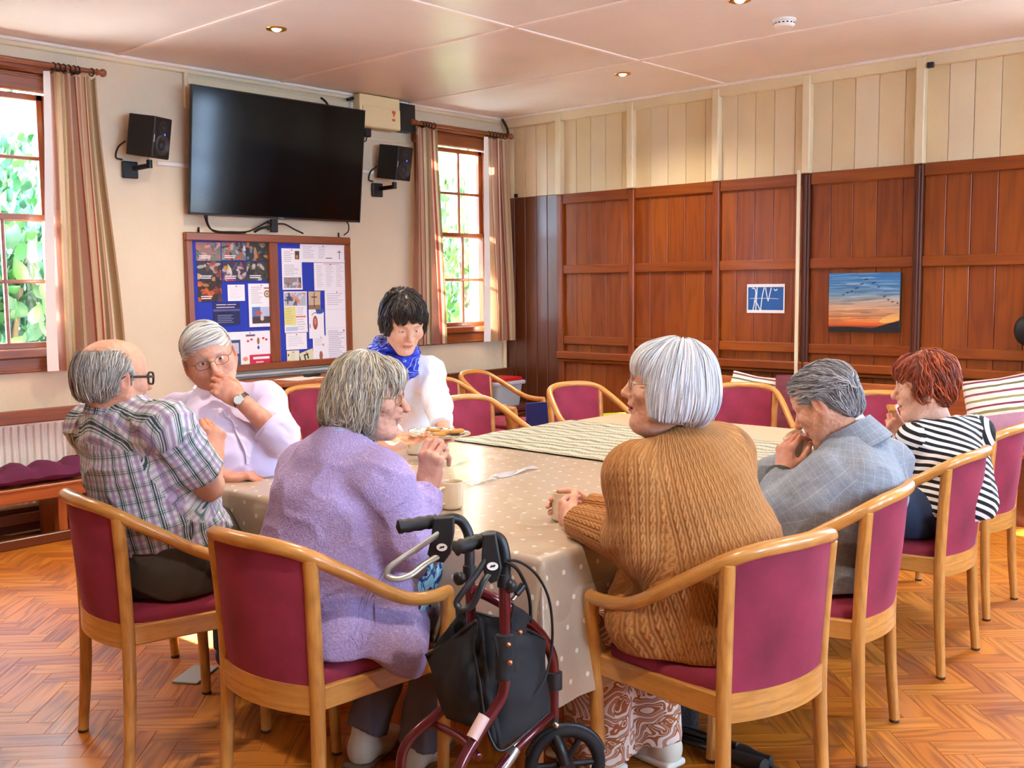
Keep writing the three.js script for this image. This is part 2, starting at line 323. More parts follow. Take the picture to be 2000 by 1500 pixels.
// ---------- panelled right wall ----------
{
  const zs = [-5.553, -4.821, -4.053, -3.337, -2.558, -1.80], F = XR, W = wallRight;
  const put = (n, m, x0, x1, y0, y1, z0, z1, b) => part(n, span(x0, x1, y0, y1, z0, z1, b), m, W);
  const creamVar = ['#ebd6ac', '#e7d0a2', '#ecd8b2'].map((c) => phys({ color: hex(c), map: T.mottle, roughness: 0.42, clearcoat: 0.2, clearcoatRoughness: 0.4 }));
  // corner bay: tall dark boards under cream boards
  { const z0 = ZL, z1 = zs[0] - 0.03; for (let i = 0; i < 5; i++) { const a = mix(z0, z1, i / 5) + 0.002, b = mix(z0, z1, (i + 1) / 5) - 0.002;
      put('board', M.darkWood, F - 0.016, F + 0.012, 0, 2.182, a, b, 0.004); put('cream_board', creamVar[i % 3], F - 0.012, F + 0.012, 2.182, HC - 0.06, a, b, 0.003); } }
  for (let i = 0; i < zs.length; i++) {
    const z = zs[i];
    put('cream_post', M.creamGloss, F - 0.064, F + 0.01, 2.176, HC - 0.024, z - 0.03, z + 0.03, 0.006); put('post', M.panel[1], F - 0.03, F + 0.01, 0, 0.802, z - 0.028, z + 0.028, 0.005);
    const dark = i >= 3; put('post', dark ? M.panelDark : M.panel[1], F - 0.045, F + 0.01, 0.80, 2.176, z - 0.028, z + 0.028, 0.008);
    if (dark) { put('post_bead', M.panelDark, F - 0.058, F - 0.04, 0.80, 2.17, z - 0.012, z + 0.012, 0.006); }
    if (i === zs.length - 1) continue;
    const a = z + 0.028, b = zs[i + 1] - 0.028, cut = [0, 0.195, 0.416, 0.642, 0.884, 1].map((t) => mix(a, b, t));
    for (let k = 0; k < 5; k++) {
      const c0 = cut[k] + 0.0015, c1 = cut[k + 1] - 0.0015;
      put('cream_board', creamVar[(k + i) % 3], F - 0.010, F + 0.012, 2.176, HC - 0.06, c0, c1, 0.003);
      put('board', panelMat(), F - 0.010, F + 0.012, 1.55, 2.13, c0, c1, 0.003);
      put('board', panelMat(), F - 0.010, F + 0.012, 0.93, 1.55, c0, c1, 0.003);
      put('board', panelMat(), F - 0.008, F + 0.012, 0.0, 0.93, c0, c1, 0.003);
    }
    put('rail', panelMat(), F - 0.032, F, 2.095, 2.178, a, b, 0.006); put('rail', panelMat(), F - 0.030, F, 1.515, 1.588, a, b, 0.006); put('rail', panelMat(), F - 0.030, F, 0.925, 0.995, a, b, 0.006);
  }
  for (let i = 0; i < 5; i++) { put('ledge', panelMat(), F - 0.06, F, 0.802, 0.864, zs[i] - (i ? 0 : 0.03), zs[i + 1], 0.008); put('ledge_moulding', panelMat(), F - 0.04, F, 0.775, 0.805, zs[i] - (i ? 0 : 0.03), zs[i + 1], 0.008); }
  // plain wood dado below the off-frame windows
  put('board', M.panel[0], F - 0.01, F + 0.012, 0, 0.95, -1.77, ZB, 0.003);
  struct('trim_21', span(F - 0.068, F - 0.05, 0.70, 2.2, -3.395, -3.37, 0.004), M.creamGloss);   // cable trunking
  const k = solo('sensor_box', span(F - 0.075, F - 0.052, 2.765, 2.80, -2.515, -2.475, 0.003), M.black, 'tiny black square box on the cream beam under the ceiling', 'sensor');
  const k2 = solo('sensor_box', span(F - 0.03, F - 0.008, 2.185, 2.215, -6.07, -6.04, 0.003), M.black, 'tiny black knob on the cream boards beside the far curtain', 'sensor');
}
// wooden skirting and dado near the corner of the left wall
struct('baseboard_left', span(XS, XR, 0, 0.14, ZL - 0.005, ZL + 0.018, 0.005), M.darkWood);

// ---------- recessed downlights ----------
function downlight(x, z, label, power = 1) {
  const o = thing('downlight', label, 'downlight', [x, HC, z]);
  part('rim', lathe([[0.032, 0.0], [0.034, -0.006], [0.046, -0.009], [0.056, -0.006], [0.058, 0.0]], 40), M.brass, o);
  part('cup', lathe([[0.034, 0.0], [0.030, 0.002], [0.0, 0.003]], 32), M.black, o);
  part('bulb', new THREE.SphereGeometry(0.025, 24, 14).scale(1, 0.5, 1).translate(0, -0.004, 0), std({ color: 0xffffff, emissive: hex('#ffdca6'), emissiveIntensity: 14, roughness: 0.4 }), o);
  const s = new THREE.SpotLight(hex('#fff0dc'), 8 * power, 0, rad(72), 0.9, 2); s.position.set(x, HC - 0.03, z); s.target.position.set(x, 0, z); s.castShadow = true; s.shadow.radius = 2; s.name = 'downlight_beam'; scene.add(s, s.target);
}
downlight(3.549, -4.944, 'brass rimmed downlight lit in the ceiling above the television');
downlight(5.938, -4.293, 'brass rimmed downlight lit in the ceiling near the panelled wall');
downlight(4.85, -2.769, 'brass rimmed downlight lit at the top edge beside the smoke alarm');
downlight(2.45, -2.65, 'lit brass downlight above the near end of the table');
downlight(1.1, -4.6, 'lit brass downlight near the left window');
downlight(3.7, -0.5, 'lit brass downlight behind the row of chairs');
downlight(6.0, -1.1, 'lit brass downlight near the right hand windows');
downlight(1.0, -1.0, 'lit brass downlight above the camera side of the room');
{
  const o = thing('smoke_alarm', 'round white smoke alarm on the ceiling', 'smoke alarm', [5.372, HC, -2.79]);
  part('base', lathe([[0, -0.014], [0.062, -0.014], [0.064, -0.008], [0.064, 0]], 40), M.white, o);
  part('cover', lathe([[0, -0.046], [0.04, -0.045], [0.054, -0.04], [0.058, -0.03], [0.057, -0.018], [0.057, -0.014]], 40), M.white, o);
  for (let i = 0; i < 16; i++) { const a = i / 16 * Math.PI * 2, g = cbox(0.012, 0.006, 0.004, 0.001); g.rotateY(-a + Math.PI / 2); g.translate(Math.cos(a) * 0.0575, -0.024, Math.sin(a) * 0.0575); part('vent_slot', g, M.iron, o); }
}

// ---------- chairs ----------
const beech = phys({ color: hex('#d89a4e'), map: T.beech, roughness: 0.36, clearcoat: 0.5, clearcoatRoughness: 0.18 });
const velvetMat = phys({ color: hex('#a5304c'), map: T.velvet, roughness: 0.85, sheen: 0.4, sheenColor: hex('#c8608a'), sheenRoughness: 0.5, bumpMap: T.weave, bumpScale: 0.0004 });
const darkFoot = std({ color: hex('#3b2413'), roughness: 0.7 });
function chairParts() {   // local: x to the right of the sitter, z forward, origin between the rear feet
  const g = {};
  const half = [[0, 0.800, -0.062], [0.075, 0.799, -0.056], [0.14, 0.791, -0.036], [0.186, 0.772, -0.003], [0.213, 0.735, 0.055], [0.233, 0.692, 0.125], [0.250, 0.648, 0.195], [0.262, 0.615, 0.265], [0.268, 0.602, 0.335], [0.268, 0.600, 0.412]];
  const pts = [...half.slice(1).reverse().map(([x, y, z]) => V(-x, y, z)), ...half.map((p) => V(...p))];
  g.rail = tube(pts, (t) => 0.0195 - 0.0015 * Math.abs(Math.cos(t * Math.PI)), { seg: 72, sides: 14 });
  const bow = (u, v) => -(1 - u * u) * mix(0.036, 0.050, v);
  const back = (s, t, o) => { const u = s * 2 - 1, y = mix(0.442, 0.79, t), topDrop = u * u * 0.022 * t; return V(u * mix(0.166, 0.172, t), y - topDrop, mix(0.014, -0.006, t) + bow(u, t) + o); };
  g.back = slab((u, v) => back(u, v, 0.006), (u, v) => 0.030 + 0.010 * Math.sin(Math.PI * u) * Math.sin(Math.PI * clamp(v)), 20, 16, 0.36, 0.36);
  g.apronBack = slab((u, v) => { const s = u * 2 - 1; return V(s * 0.170, mix(0.368, 0.441, v), 0.010 - (1 - s * s) * 0.034); }, 0.020, 18, 2, 0.35, 0.07);
  g.rear = (s) => tube([[s * 0.192, 0.008, -0.004], [s * 0.184, 0.2, 0.010], [s * 0.179, 0.40, 0.016], [s * 0.181, 0.58, 0.010], [s * 0.188, 0.762, -0.002]], (t) => mix(0.0165, 0.0195, smooth(0, 0.4, t)), { seg: 16, sides: 12 });
  g.front = (s) => tube([[s * 0.216, 0.008, 0.430], [s * 0.226, 0.2, 0.428], [s * 0.240, 0.40, 0.424], [s * 0.256, 0.52, 0.418], [s * 0.267, 0.598, 0.404]], (t) => mix(0.0165, 0.0205, smooth(0, 0.5, t)), { seg: 16, sides: 12 });
  g.foot = (x, z) => lathe([[0, 0], [0.015, 0], [0.0165, 0.003], [0.0165, 0.010], [0, 0.010]], 14).translate(x, 0, z);
  const seatEdge = (a) => { const c = Math.cos(a), s = Math.sin(a), e = 0.42, px = Math.sign(c) * Math.abs(c) ** e, pz = Math.sign(s) * Math.abs(s) ** e; const z = 0.222 + pz * 0.215, w = mix(0.176, 0.236, clamp((z - 0.0) / 0.43)); return [px * w, z]; };
  const ring = (k, y, n = 48) => Array.from({ length: n + 1 }, (_, i) => { const [x, z] = seatEdge(i / n * Math.PI * 2); return V(x * k, y, (z - 0.222) * k + 0.222); });
  const rows = [[0.985, 0.432], [0.992, 0.446], [0.985, 0.458], [0.95, 0.467], [0.85, 0.474], [0.6, 0.479], [0.3, 0.481], [0.001, 0.481]].map(([k, y]) => ring(k, y));
  g.seat = sheet((u, v) => { const j = v * 7, a = rows[Math.min(7, Math.round(j))]; return a[Math.round(u * 48)].clone(); }, 48, 7, 1.4, 0.3, true);
  const side = (s) => mv(cbox(0.020, 0.060, 0.385, 0.004), 0, 0, 0).rotateY(s * 0.125).translate(s * 0.203, 0.404, 0.222);
  g.frame = merge([side(-1), side(1), mv(cbox(0.43, 0.060, 0.020, 0.004), 0, 0.404, 0.428)]);
  return g;
}
const CG = chairParts();
const rearLegs = [-1, 1].map(CG.rear), frontLegs = [-1, 1].map(CG.front);
const rearFeet = [-1, 1].map((s) => CG.foot(s * 0.192, -0.004)), frontFeet = [-1, 1].map((s) => CG.foot(s * 0.216, 0.430));
function makeChair(x, z, t, label) {   // t: heading in degrees, forward = (cos t, 0, -sin t)
  const c = thing('armchair', label, 'chair', [x, 0, z], rad(t) + Math.PI / 2, 'beech armchairs with crimson seats');
  const k = new THREE.Group(); // local x of the model points to the sitter's right when forward is +z after a half turn
  part('arm_rail', CG.rail, beech, c); part('backrest', CG.back, velvetMat, c); part('back_apron', CG.apronBack, beech, c); part('seat', CG.seat, velvetMat, c); part('seat_frame', CG.frame, beech, c);
  for (let i = 0; i < 2; i++) { for (const [L, Fe] of [[rearLegs, rearFeet], [frontLegs, frontFeet]]) { const l = part('leg', L[i], beech, c); part('foot_cap', Fe[i], darkFoot, l); } }
  return c;
}
makeChair(1.44, -3.003, -6.5, 'beech armchair holding the man in the checked shirt');
makeChair(1.479, -2.194, 4.1, 'beech armchair holding the woman in the lilac cardigan');
makeChair(2.289, -1.179, 77.3, 'beech armchair holding the woman in the orange cable jumper');
makeChair(3.034, -1.227, 98, 'beech armchair holding the man in the grey jacket');
makeChair(3.885, -1.274, 90.7, 'beech armchair holding the woman in the striped top');
makeChair(4.658, -1.359, 90.3, 'empty beech armchair at the right edge, back turned to us');
makeChair(2.21, -4.02, -88, 'beech armchair hidden behind the man in the pale shirt');
makeChair(3.93, -5.20, -106, 'empty beech armchair in front of the cabinet under the noticeboard');
makeChair(4.06, -4.0, -95, 'empty beech armchair at the table just right of the plate');
makeChair(5.33, -5.15, -78, 'empty beech armchair in front of the plastic storage box');
makeChair(4.76, -4.92, -80, 'empty beech armchair partly hidden behind the standing woman');
makeChair(5.03, -4.0, -108, 'empty beech armchair at the far corner of the striped cloth');
makeChair(5.57, -3.13, 212, 'empty beech armchair at the far end, right of the white haired woman');
makeChair(5.60, -2.28, 205, 'empty beech armchair at the far end, between the two right hand heads');

// ---------- tables and cloths ----------
const TY = 0.73, TX0 = 1.97, TX1 = 4.5, TZ0 = -3.27, TZ1 = -1.68;
{
  const legM = phys({ color: hex('#a9652c'), map: T.oak, roughness: 0.4, clearcoat: 0.4, clearcoatRoughness: 0.3 });
  for (const [x0, x1, lab] of [[TX0 + 0.01, 3.2, 'folding table under the dotted cloth at the near end'], [3.21, TX1 - 0.01, 'folding table under the striped runner at the far end']]) {
    const t = thing('dining_table', lab, 'table', [(x0 + x1) / 2, 0, (TZ0 + TZ1) / 2], 0, 'tables pushed together');
    const w = x1 - x0, d = TZ1 - TZ0 - 0.02;
    part('tabletop', mv(cbox(w, 0.03, d, 0.006), 0, TY - 0.02, 0), legM, t); part('apron', mv(cbox(w - 0.16, 0.07, d - 0.2, 0.004), 0, TY - 0.072, 0), legM, t);
    for (const sx of [-1, 1]) for (const sz of [-1, 1]) part('leg', mv(cbox(0.05, TY - 0.04, 0.05, 0.005), sx * (w / 2 - 0.12), (TY - 0.04) / 2, sz * (d / 2 - 0.14)), legM, t);
  }
  // dotted vinyl cloth, hanging over three sides
  const dots = rep(dtex(1024, 1024, (u, v) => {
    const N = 10, r = Math.floor(v * N), uu = u * N + (r % 2 ? 0.5 : 0), du = (uu - Math.floor(uu) - 0.5) / N, dv = (v * N - r - 0.5) / N, e = Math.hypot(du * 0.95, dv * 0.95) * 1.0;
    const k = smooth(0.0100, 0.0082, e), n = 0.965 + 0.05 * fbm(u, v, 40, 40, 8, 3);
    return [mix(0.735 * n, 0.93, k), mix(0.655 * n, 0.90, k), mix(0.560 * n, 0.84, k)];
  }), 0.72, 0.72);
  const vinylBump = rep(dtex(512, 512, (u, v) => 0.6 * fbm(u, v, 5, 7, 71, 4) + 0.4 * Math.pow(1 - Math.abs(fbm(u, v, 3, 4, 17, 3) * 2 - 1), 8), false), 0.9, 0.9);
  const vinyl = phys({ map: dots, color: 0xffffff, roughness: 0.30, clearcoat: 0.35, clearcoatRoughness: 0.15, bumpMap: vinylBump, bumpScale: 0.006, side: THREE.DoubleSide });
  // cloth as one sheet: flat on top, rounded edge, hanging with folds at the near corner
  const drop = 0.40, R = 0.016;
  const cloth = (x0, x1, z0, z1, hang, y, n, foldAmp) => {   // hang: [x0,x1,z0,z1] booleans
    const hx0 = hang[0] ? drop : 0, hx1 = hang[1] ? drop : 0, hz0 = hang[2] ? drop : 0, hz1 = hang[3] ? drop : 0;
    return (u, v) => {
      const a = mix(x0 - hx0, x1 + hx1, u), b = mix(z0 - hz0, z1 + hz1, v);
      const ox = a < x0 ? a - x0 : a > x1 ? a - x1 : 0, oz = b < z0 ? b - z0 : b > z1 ? b - z1 : 0;
      const o = Math.hypot(ox, oz), cx = clamp(a, x0, x1), cz = clamp(b, z0, z1);
      if (o < 1e-6) return V(cx, y, cz);
      const both = Math.abs(ox) > 1e-5 && Math.abs(oz) > 1e-5, fl = both ? Math.min(Math.abs(ox), Math.abs(oz)) / drop : 0;
      const dx = ox / o, dz = oz / o, L = Math.max(Math.abs(ox), Math.abs(oz));
      const ang = Math.min(L / R, Math.PI / 2), out = R * Math.sin(ang) + Math.max(0, L - R * Math.PI / 2) * 0.06, down = R * (1 - Math.cos(ang)) + Math.max(0, L - R * Math.PI / 2);
      const s = ox ? cz : cx, fold = foldAmp * Math.sin(s * 13 + 1.3) * smooth(0, 0.25, down) + fl * 0.075 * smooth(0, 0.2, down);
      const e = out + Math.abs(fold);
      return V(cx + dx * e, y - down, cz + dz * e);
    };
  };
  const f1 = cloth(TX0, 3.55, TZ0, TZ1, [1, 0, 1, 1], TY, 0, 0.010);
  const g1 = sheet((u, v) => f1(u, v), 150, 160, 1, 1); { const p = g1.attributes.uv; for (let i = 0; i < p.count; i++) p.setXY(i, p.getX(i) * (3.55 - TX0 + drop), p.getY(i) * (TZ1 - TZ0 + 2 * drop)); }
  solo('tablecloth', g1, vinyl, 'shiny beige vinyl tablecloth with white dots on the near table', 'tablecloth');
  const plainM = phys({ color: hex('#dcc7a2'), map: T.mottle, roughness: 0.3, clearcoat: 0.35, clearcoatRoughness: 0.2, bumpMap: vinylBump, bumpScale: 0.004, side: THREE.DoubleSide });
  const f2 = cloth(3.56, TX1, TZ0, TZ1, [0, 1, 1, 1], TY + 0.001, 0, 0.008);
  solo('tablecloth', sheet((u, v) => f2(u, v), 110, 160, 1.2, 2), plainM, 'plain cream tablecloth on the far end of the table', 'tablecloth');
  // runner: sage and cream leaf stripes
  const leaf = rep(dtex(512, 1024, (u, v) => {
    const w = u + 0.012 * Math.sin(v * Math.PI * 2 * 9) + 0.01 * (fbm(u, v, 8, 16, 5, 2) - 0.5), N = 9, c = w * N - Math.floor(w * N), row = Math.floor(w * N);
    const st = smooth(0.08, 0.16, c) * smooth(0.62, 0.54, c), barb = 0.5 + 0.5 * Math.sin((v * 60 + Math.abs(c - 0.35) * 3.0) * Math.PI * 2), sp = pnoise(u * 60, v * 120, 60, 120, 19);
    const k = st * (0.55 + 0.45 * smooth(0.25, 0.7, barb)) * (0.75 + 0.4 * sp) + 0.25 * smooth(0.75, 0.85, c) * smooth(0.95, 0.88, c);
    const base = [0.80, 0.76, 0.66], ink = row % 3 === 2 ? [0.33, 0.36, 0.29] : [0.42, 0.45, 0.37]; return base.map((b, i) => mix(b, ink[i], clamp(k)));
  }), 0.62, 1.2);
  const runnerM = phys({ map: leaf, roughness: 0.5, clearcoat: 0.2, clearcoatRoughness: 0.3, bumpMap: vinylBump, bumpScale: 0.012, side: THREE.DoubleSide });
  const f3 = cloth(3.2, 4.06, TZ0 - 0.004, TZ1 + 0.004, [0, 0, 1, 1], TY + 0.004, 0, 0.006), nz = (x, z) => 0.0035 * (1 + noise3(x * 5, 0, z * 5));
  const g3 = sheet((u, v) => { const p = f3(u, v); p.x += (p.z + 2.4) * -0.03; if (p.y > TY) p.y += nz(p.x, p.z); return p; }, 60, 140, 0.86, TZ1 - TZ0 + 2 * drop);
  solo('table_runner', g3, runnerM, 'sage green striped leaf pattern runner across the middle of the table', 'table runner');
}

// ---------- left bench with radiator ----------
const velvetPurple = phys({ color: hex('#5d0f3f'), roughness: 0.8, sheen: 0.8, sheenColor: hex('#b04a8a'), sheenRoughness: 0.4 });
{
  const z1 = -5.77, x0 = XS + 0.1, x1 = 2.88;
  const b = thing('bench', 'wooden bench along the left wall in front of the radiator', 'bench', [0, 0, ZL]);
  const z = (v) => v - ZL;
  part('back_rail', span(x0, x1, 0.655, 0.735, z(-6.08), z(-6.05), 0.006), M.frameWood, b);
  part('seat_front', span(x0, x1, 0.255, 0.325, z(-5.79), z(-5.765), 0.005), M.benchWood, b); part('seat_top', span(x0, x1, 0.318, 0.338, z(-6.06), z(-5.76), 0.005), M.benchWood, b);
  part('plinth', span(x0, x1, 0.0, 0.055, z(-5.81), z(-5.775), 0.004), M.darkWood, b); part('plinth', span(x0, x1, 0.07, 0.13, z(-6.1), z(-6.07), 0.004), M.darkWood, b);
  for (const x of [-2.2, -0.6, 1.0, 2.6, 2.86]) { part('bracket', span(x - 0.03, x + 0.02, 0.0, 0.32, z(-6.06), z(-5.80), 0.004), M.benchWood, b); if (x < 1 || x > 2.8) part('upright', span(x - 0.03, x + 0.02, 0.32, 0.735, z(-6.085), z(-6.05), 0.004), M.frameWood, b); }
  const r = thing('radiator', 'white ribbed radiator behind the left bench', 'radiator', [0, 0, ZL]);
  part('panel', span(0.9, 2.84, 0.16, 0.66, 0.035, 0.065, 0.01), M.radiator, r);
  for (let i = 0; i < 45; i++) { const x = 0.925 + i * 0.0427; part('rib', span(x, x + 0.024, 0.18, 0.64, 0.06, 0.078, 0.007), M.radiator, r); }
  part('top_grille', span(0.9, 2.84, 0.655, 0.665, 0.02, 0.07, 0.002), M.radiator, r); part('valve', tube([[2.86, 0.2, 0.05], [2.86, 0.05, 0.05]], 0.01, { seg: 4 }), M.steel, r);
  const cg = slab((u, v) => { const x = mix(0.2, 2.74, u), w = 0.012 * Math.sin(u * 90) + 0.010 * noise3(u * 30, v * 3, 1); return V(x, 0.39 + w * Math.sin(Math.PI * v) - 0.02 * Math.pow(Math.abs(v * 2 - 1), 4), mix(-5.78, -6.03, v) + 0.008 * Math.sin(u * 61)); }, (u, v) => 0.1 * Math.pow(Math.max(0.02, Math.sin(Math.PI * v)), 0.35) + 0.012 * Math.sin(u * 90), 160, 12, 2.5, 0.3);
  solo('bench_cushion', cg, velvetPurple, 'long purple velvet cushion on the left bench', 'cushion');
}
// ---------- corner bench with storage box ----------
{
  const b = thing('bench', 'dark wooden bench in the far corner under the small window', 'bench', [0, 0, ZL]), z = (v) => v - ZL;
  part('back_rail', span(5.24, XR - 0.02, 0.61, 0.70, z(-6.14), z(-6.10), 0.006), M.darkWood, b);
  part('seat_top', span(5.24, XR - 0.02, 0.33, 0.36, z(-6.12), z(-5.72), 0.006), M.darkWood, b); part('seat_front', span(5.24, XR - 0.02, 0.25, 0.335, z(-5.75), z(-5.73), 0.005), M.darkWood, b);
  for (const x of [5.27, 6.0, 6.74]) { part('end_panel', span(x - 0.02, x + 0.02, 0, 0.34, z(-6.12), z(-5.76), 0.004), M.darkWood, b); part('upright', span(x - 0.02, x + 0.02, 0.34, 0.70, z(-6.14), z(-6.09), 0.004), M.darkWood, b); }
  solo('bench_cushion', mv(new RoundedBoxGeometry(1.4, 0.05, 0.34, 4, 0.022), 6.02, 0.386, -5.91), std({ color: hex('#571a1c'), roughness: 0.85 }), 'thin dark red cushion on the corner bench', 'cushion');
  const plastic = phys({ color: hex('#c9d4da'), roughness: 0.35, transmission: 0.35, thickness: 0 });
  const x = thing('storage_box', 'clear plastic storage box with grey rim and red lid on the corner bench', 'storage box', [6.39, 0.412, -5.9], 0.05);
  part('tub', sheet((u, v) => { const a = u * Math.PI * 2, e = 0.25, c = Math.cos(a), s = Math.sin(a), k = mix(0.86, 1, v); return V(Math.sign(c) * Math.abs(c) ** e * 0.175 * k, v * 0.19, Math.sign(s) * Math.abs(s) ** e * 0.13 * k); }, 48, 6, 1, 1, true), plastic, x);
  part('tub_base', mv(cbox(0.28, 0.006, 0.2, 0.002), 0, 0.004, 0), plastic, x);
  part('rim', mv(new RoundedBoxGeometry(0.37, 0.035, 0.285, 3, 0.012), 0, 0.195, 0), std({ color: hex('#b9bcc4'), roughness: 0.4 }), x);
  part('lid', mv(new RoundedBoxGeometry(0.33, 0.03, 0.25, 3, 0.012), -0.005, 0.227, 0), std({ color: hex('#c9161c'), roughness: 0.4 }), x);
  const toys = ['#c9502b', '#3f7fae', '#e0a63a', '#b9406a', '#5c8fb0', '#d9d2c4'];
  toys.forEach((c, i) => solo('toy_ball', new THREE.SphereGeometry(0.042, 18, 12).translate(6.29 + (i % 3) * 0.095, 0.463 + (i > 2 ? 0.075 : 0), -5.86 - (i % 2) * 0.07), std({ color: hex(c), roughness: 0.5 }), ['orange', 'blue', 'yellow', 'pink', 'pale blue', 'cream'][i] + ' toy inside the plastic storage box', 'toy'));
}
// ---------- bench along the panelled wall ----------
{
  const b = thing('bench', 'long wooden bench along the panelled wall with cushions', 'bench', [XR, 0, 0]);
  part('back_board', span(-0.12, -0.09, 0.55, 0.745, -4.7, 1.5, 0.006), M.benchWood, b); part('seat_top', span(-0.52, -0.06, 0.40, 0.43, -4.7, 1.5, 0.006), M.benchWood, b);
  part('seat_front', span(-0.50, -0.475, 0.0, 0.40, -4.7, 1.5, 0.004), M.darkWood, b); part('end_panel', span(-0.5, -0.08, 0, 0.40, -4.7, -4.67, 0.004), M.darkWood, b);
  for (const z of [-4.68, -3.2, -1.7, 0]) part('upright', span(-0.09, -0.06, 0.43, 0.745, z - 0.02, z + 0.02, 0.004), M.darkWood, b);
}
const cushionStripe = rep(dtex(256, 256, (u, v) => {
  const bands = [[0, 0.42, '#b98ba2'], [0.42, 0.46, '#e8dfd2'], [0.46, 0.50, '#8a8a58'], [0.50, 0.55, '#efe6dc'], [0.55, 0.58, '#7e3350'], [0.58, 0.64, '#efe6dc'], [0.64, 0.67, '#97925f'], [0.67, 0.74, '#efe6dc'], [0.74, 0.77, '#8b4460'], [0.77, 0.84, '#e9dfd6'], [0.84, 0.87, '#6d6a4a'], [0.87, 0.93, '#f0e8de'], [0.93, 0.96, '#7e3350'], [0.96, 1.01, '#e8dcd2']];
  const b = bands.find(([a, c]) => v >= a && v < c), c = hex(b[2]).convertLinearToSRGB(), n = 0.96 + 0.06 * pnoise(u * 128, v * 128, 128, 128, 4); return [c.r * n, c.g * n, c.b * n];
}), 1, 1);
function cushion(label, pos, size, rot, mat, seed) {
  const r = rng(seed), ph = r() * 9;
  const bag = (s) => (u, v) => { const x = u * 2 - 1, y = v * 2 - 1, puff = Math.pow(Math.max(0, (1 - x * x) * (1 - y * y)), 0.38), pin = 1 - 0.07 * (1 - Math.abs(x)) * Math.abs(y) ** 3 - 0.07 * (1 - Math.abs(y)) * Math.abs(x) ** 3, wr = 0.007 * noise3(x * 3 + ph, y * 3, s) * puff; return V(x * size / 2 * (1 - 0.06 * (1 - Math.abs(y)) * Math.abs(x)), y * size / 2 * (1 - 0.06 * (1 - Math.abs(x)) * Math.abs(y)), s * (puff * size * 0.17 + wr)); };
  const g = merge([sheet(bag(1), 28, 28, 1, 1), sheet((u, v) => bag(-1)(1 - u, v), 28, 28, 1, 1)]);
  const o = solo('cushion', g, mat, label, 'cushion', 'scatter cushions on the wall bench'); o.position.set(...pos); o.rotation.set(...rot, 'YXZ'); return o;
}
const pinkStripeM = std({ map: cushionStripe, roughness: 0.9 }), maroonM = phys({ color: hex('#6b2230'), roughness: 0.75, sheen: 0.3, sheenColor: hex('#b06070') });
cushion('pink and white striped cushion on the bench at the right edge', [6.545, 0.64, -1.93], 0.44, [-0.30, -Math.PI / 2, 0.22], pinkStripeM, 3);
cushion('pink striped cushion lying against the bench behind the far chair', [6.54, 0.585, -3.62], 0.40, [-0.35, -Math.PI / 2, -0.12], pinkStripeM, 5);
cushion('crumpled maroon cushion beside the grey haired man', [6.50, 0.60, -3.18], 0.44, [-0.35, -Math.PI / 2 + 0.1, 0.1], maroonM, 9);

// ---------- cabinet below the noticeboard ----------
{
  const c = thing('cabinet', 'wooden cabinet with angled corner below the noticeboard', 'cabinet', [4.55, 0, ZL]);
  const poly = (k, inset) => { const s = new THREE.Shape(); const a = 0.62 - inset, d = 0.46 - inset; s.moveTo(-a, 0.02); s.lineTo(-a, d - 0.16); s.lineTo(-a + 0.16, d); s.lineTo(a, d); s.lineTo(a, 0.02); s.closePath(); return s; };
  const ext = (sh, h, b) => new THREE.ExtrudeGeometry(sh, { depth: h, bevelEnabled: true, bevelThickness: b, bevelSize: b, bevelSegments: 2 }).rotateX(Math.PI / 2);
  part('body', ext(poly(0, 0.03), 0.72, 0.002).translate(0, 0.74, 0), M.frameWood, c);
  part('top', ext(poly(0, 0), 0.02, 0.008).translate(0, 0.785, 0), M.benchWood, c);
  for (const x of [-0.25, 0.15, 0.5]) { const d = part('door', span(x - 0.17, x + 0.17, 0.08, 0.70, 0.43, 0.446, 0.006), M.frameWood, c); part('knob', new THREE.SphereGeometry(0.014, 14, 10).translate(x + 0.13, 0.42, 0.455), M.brass, d); }
  solo('wall_shelf', span(3.75, 5.12, 0.815, 0.832, ZL, ZL + 0.09, 0.004), std({ color: hex('#a9adb3'), roughness: 0.4 }), 'narrow grey shelf strip under the noticeboard', 'shelf');
  const pap = std({ color: hex('#f4efe6'), roughness: 0.8 });
  solo('paper_sheet', mv(cbox(0.3, 0.002, 0.21, 0.0005), 0, 0, 0).rotateY(0.2).translate(4.32, 0.795, -5.87), pap, 'white sheet of paper lying on the cabinet', 'paper');
  solo('remote_control', mv(new RoundedBoxGeometry(0.15, 0.022, 0.05, 3, 0.008), 0, 0, 0).rotateY(0.3).translate(4.47, 0.808, -5.93), M.black, 'black remote control on the cabinet', 'remote');
}
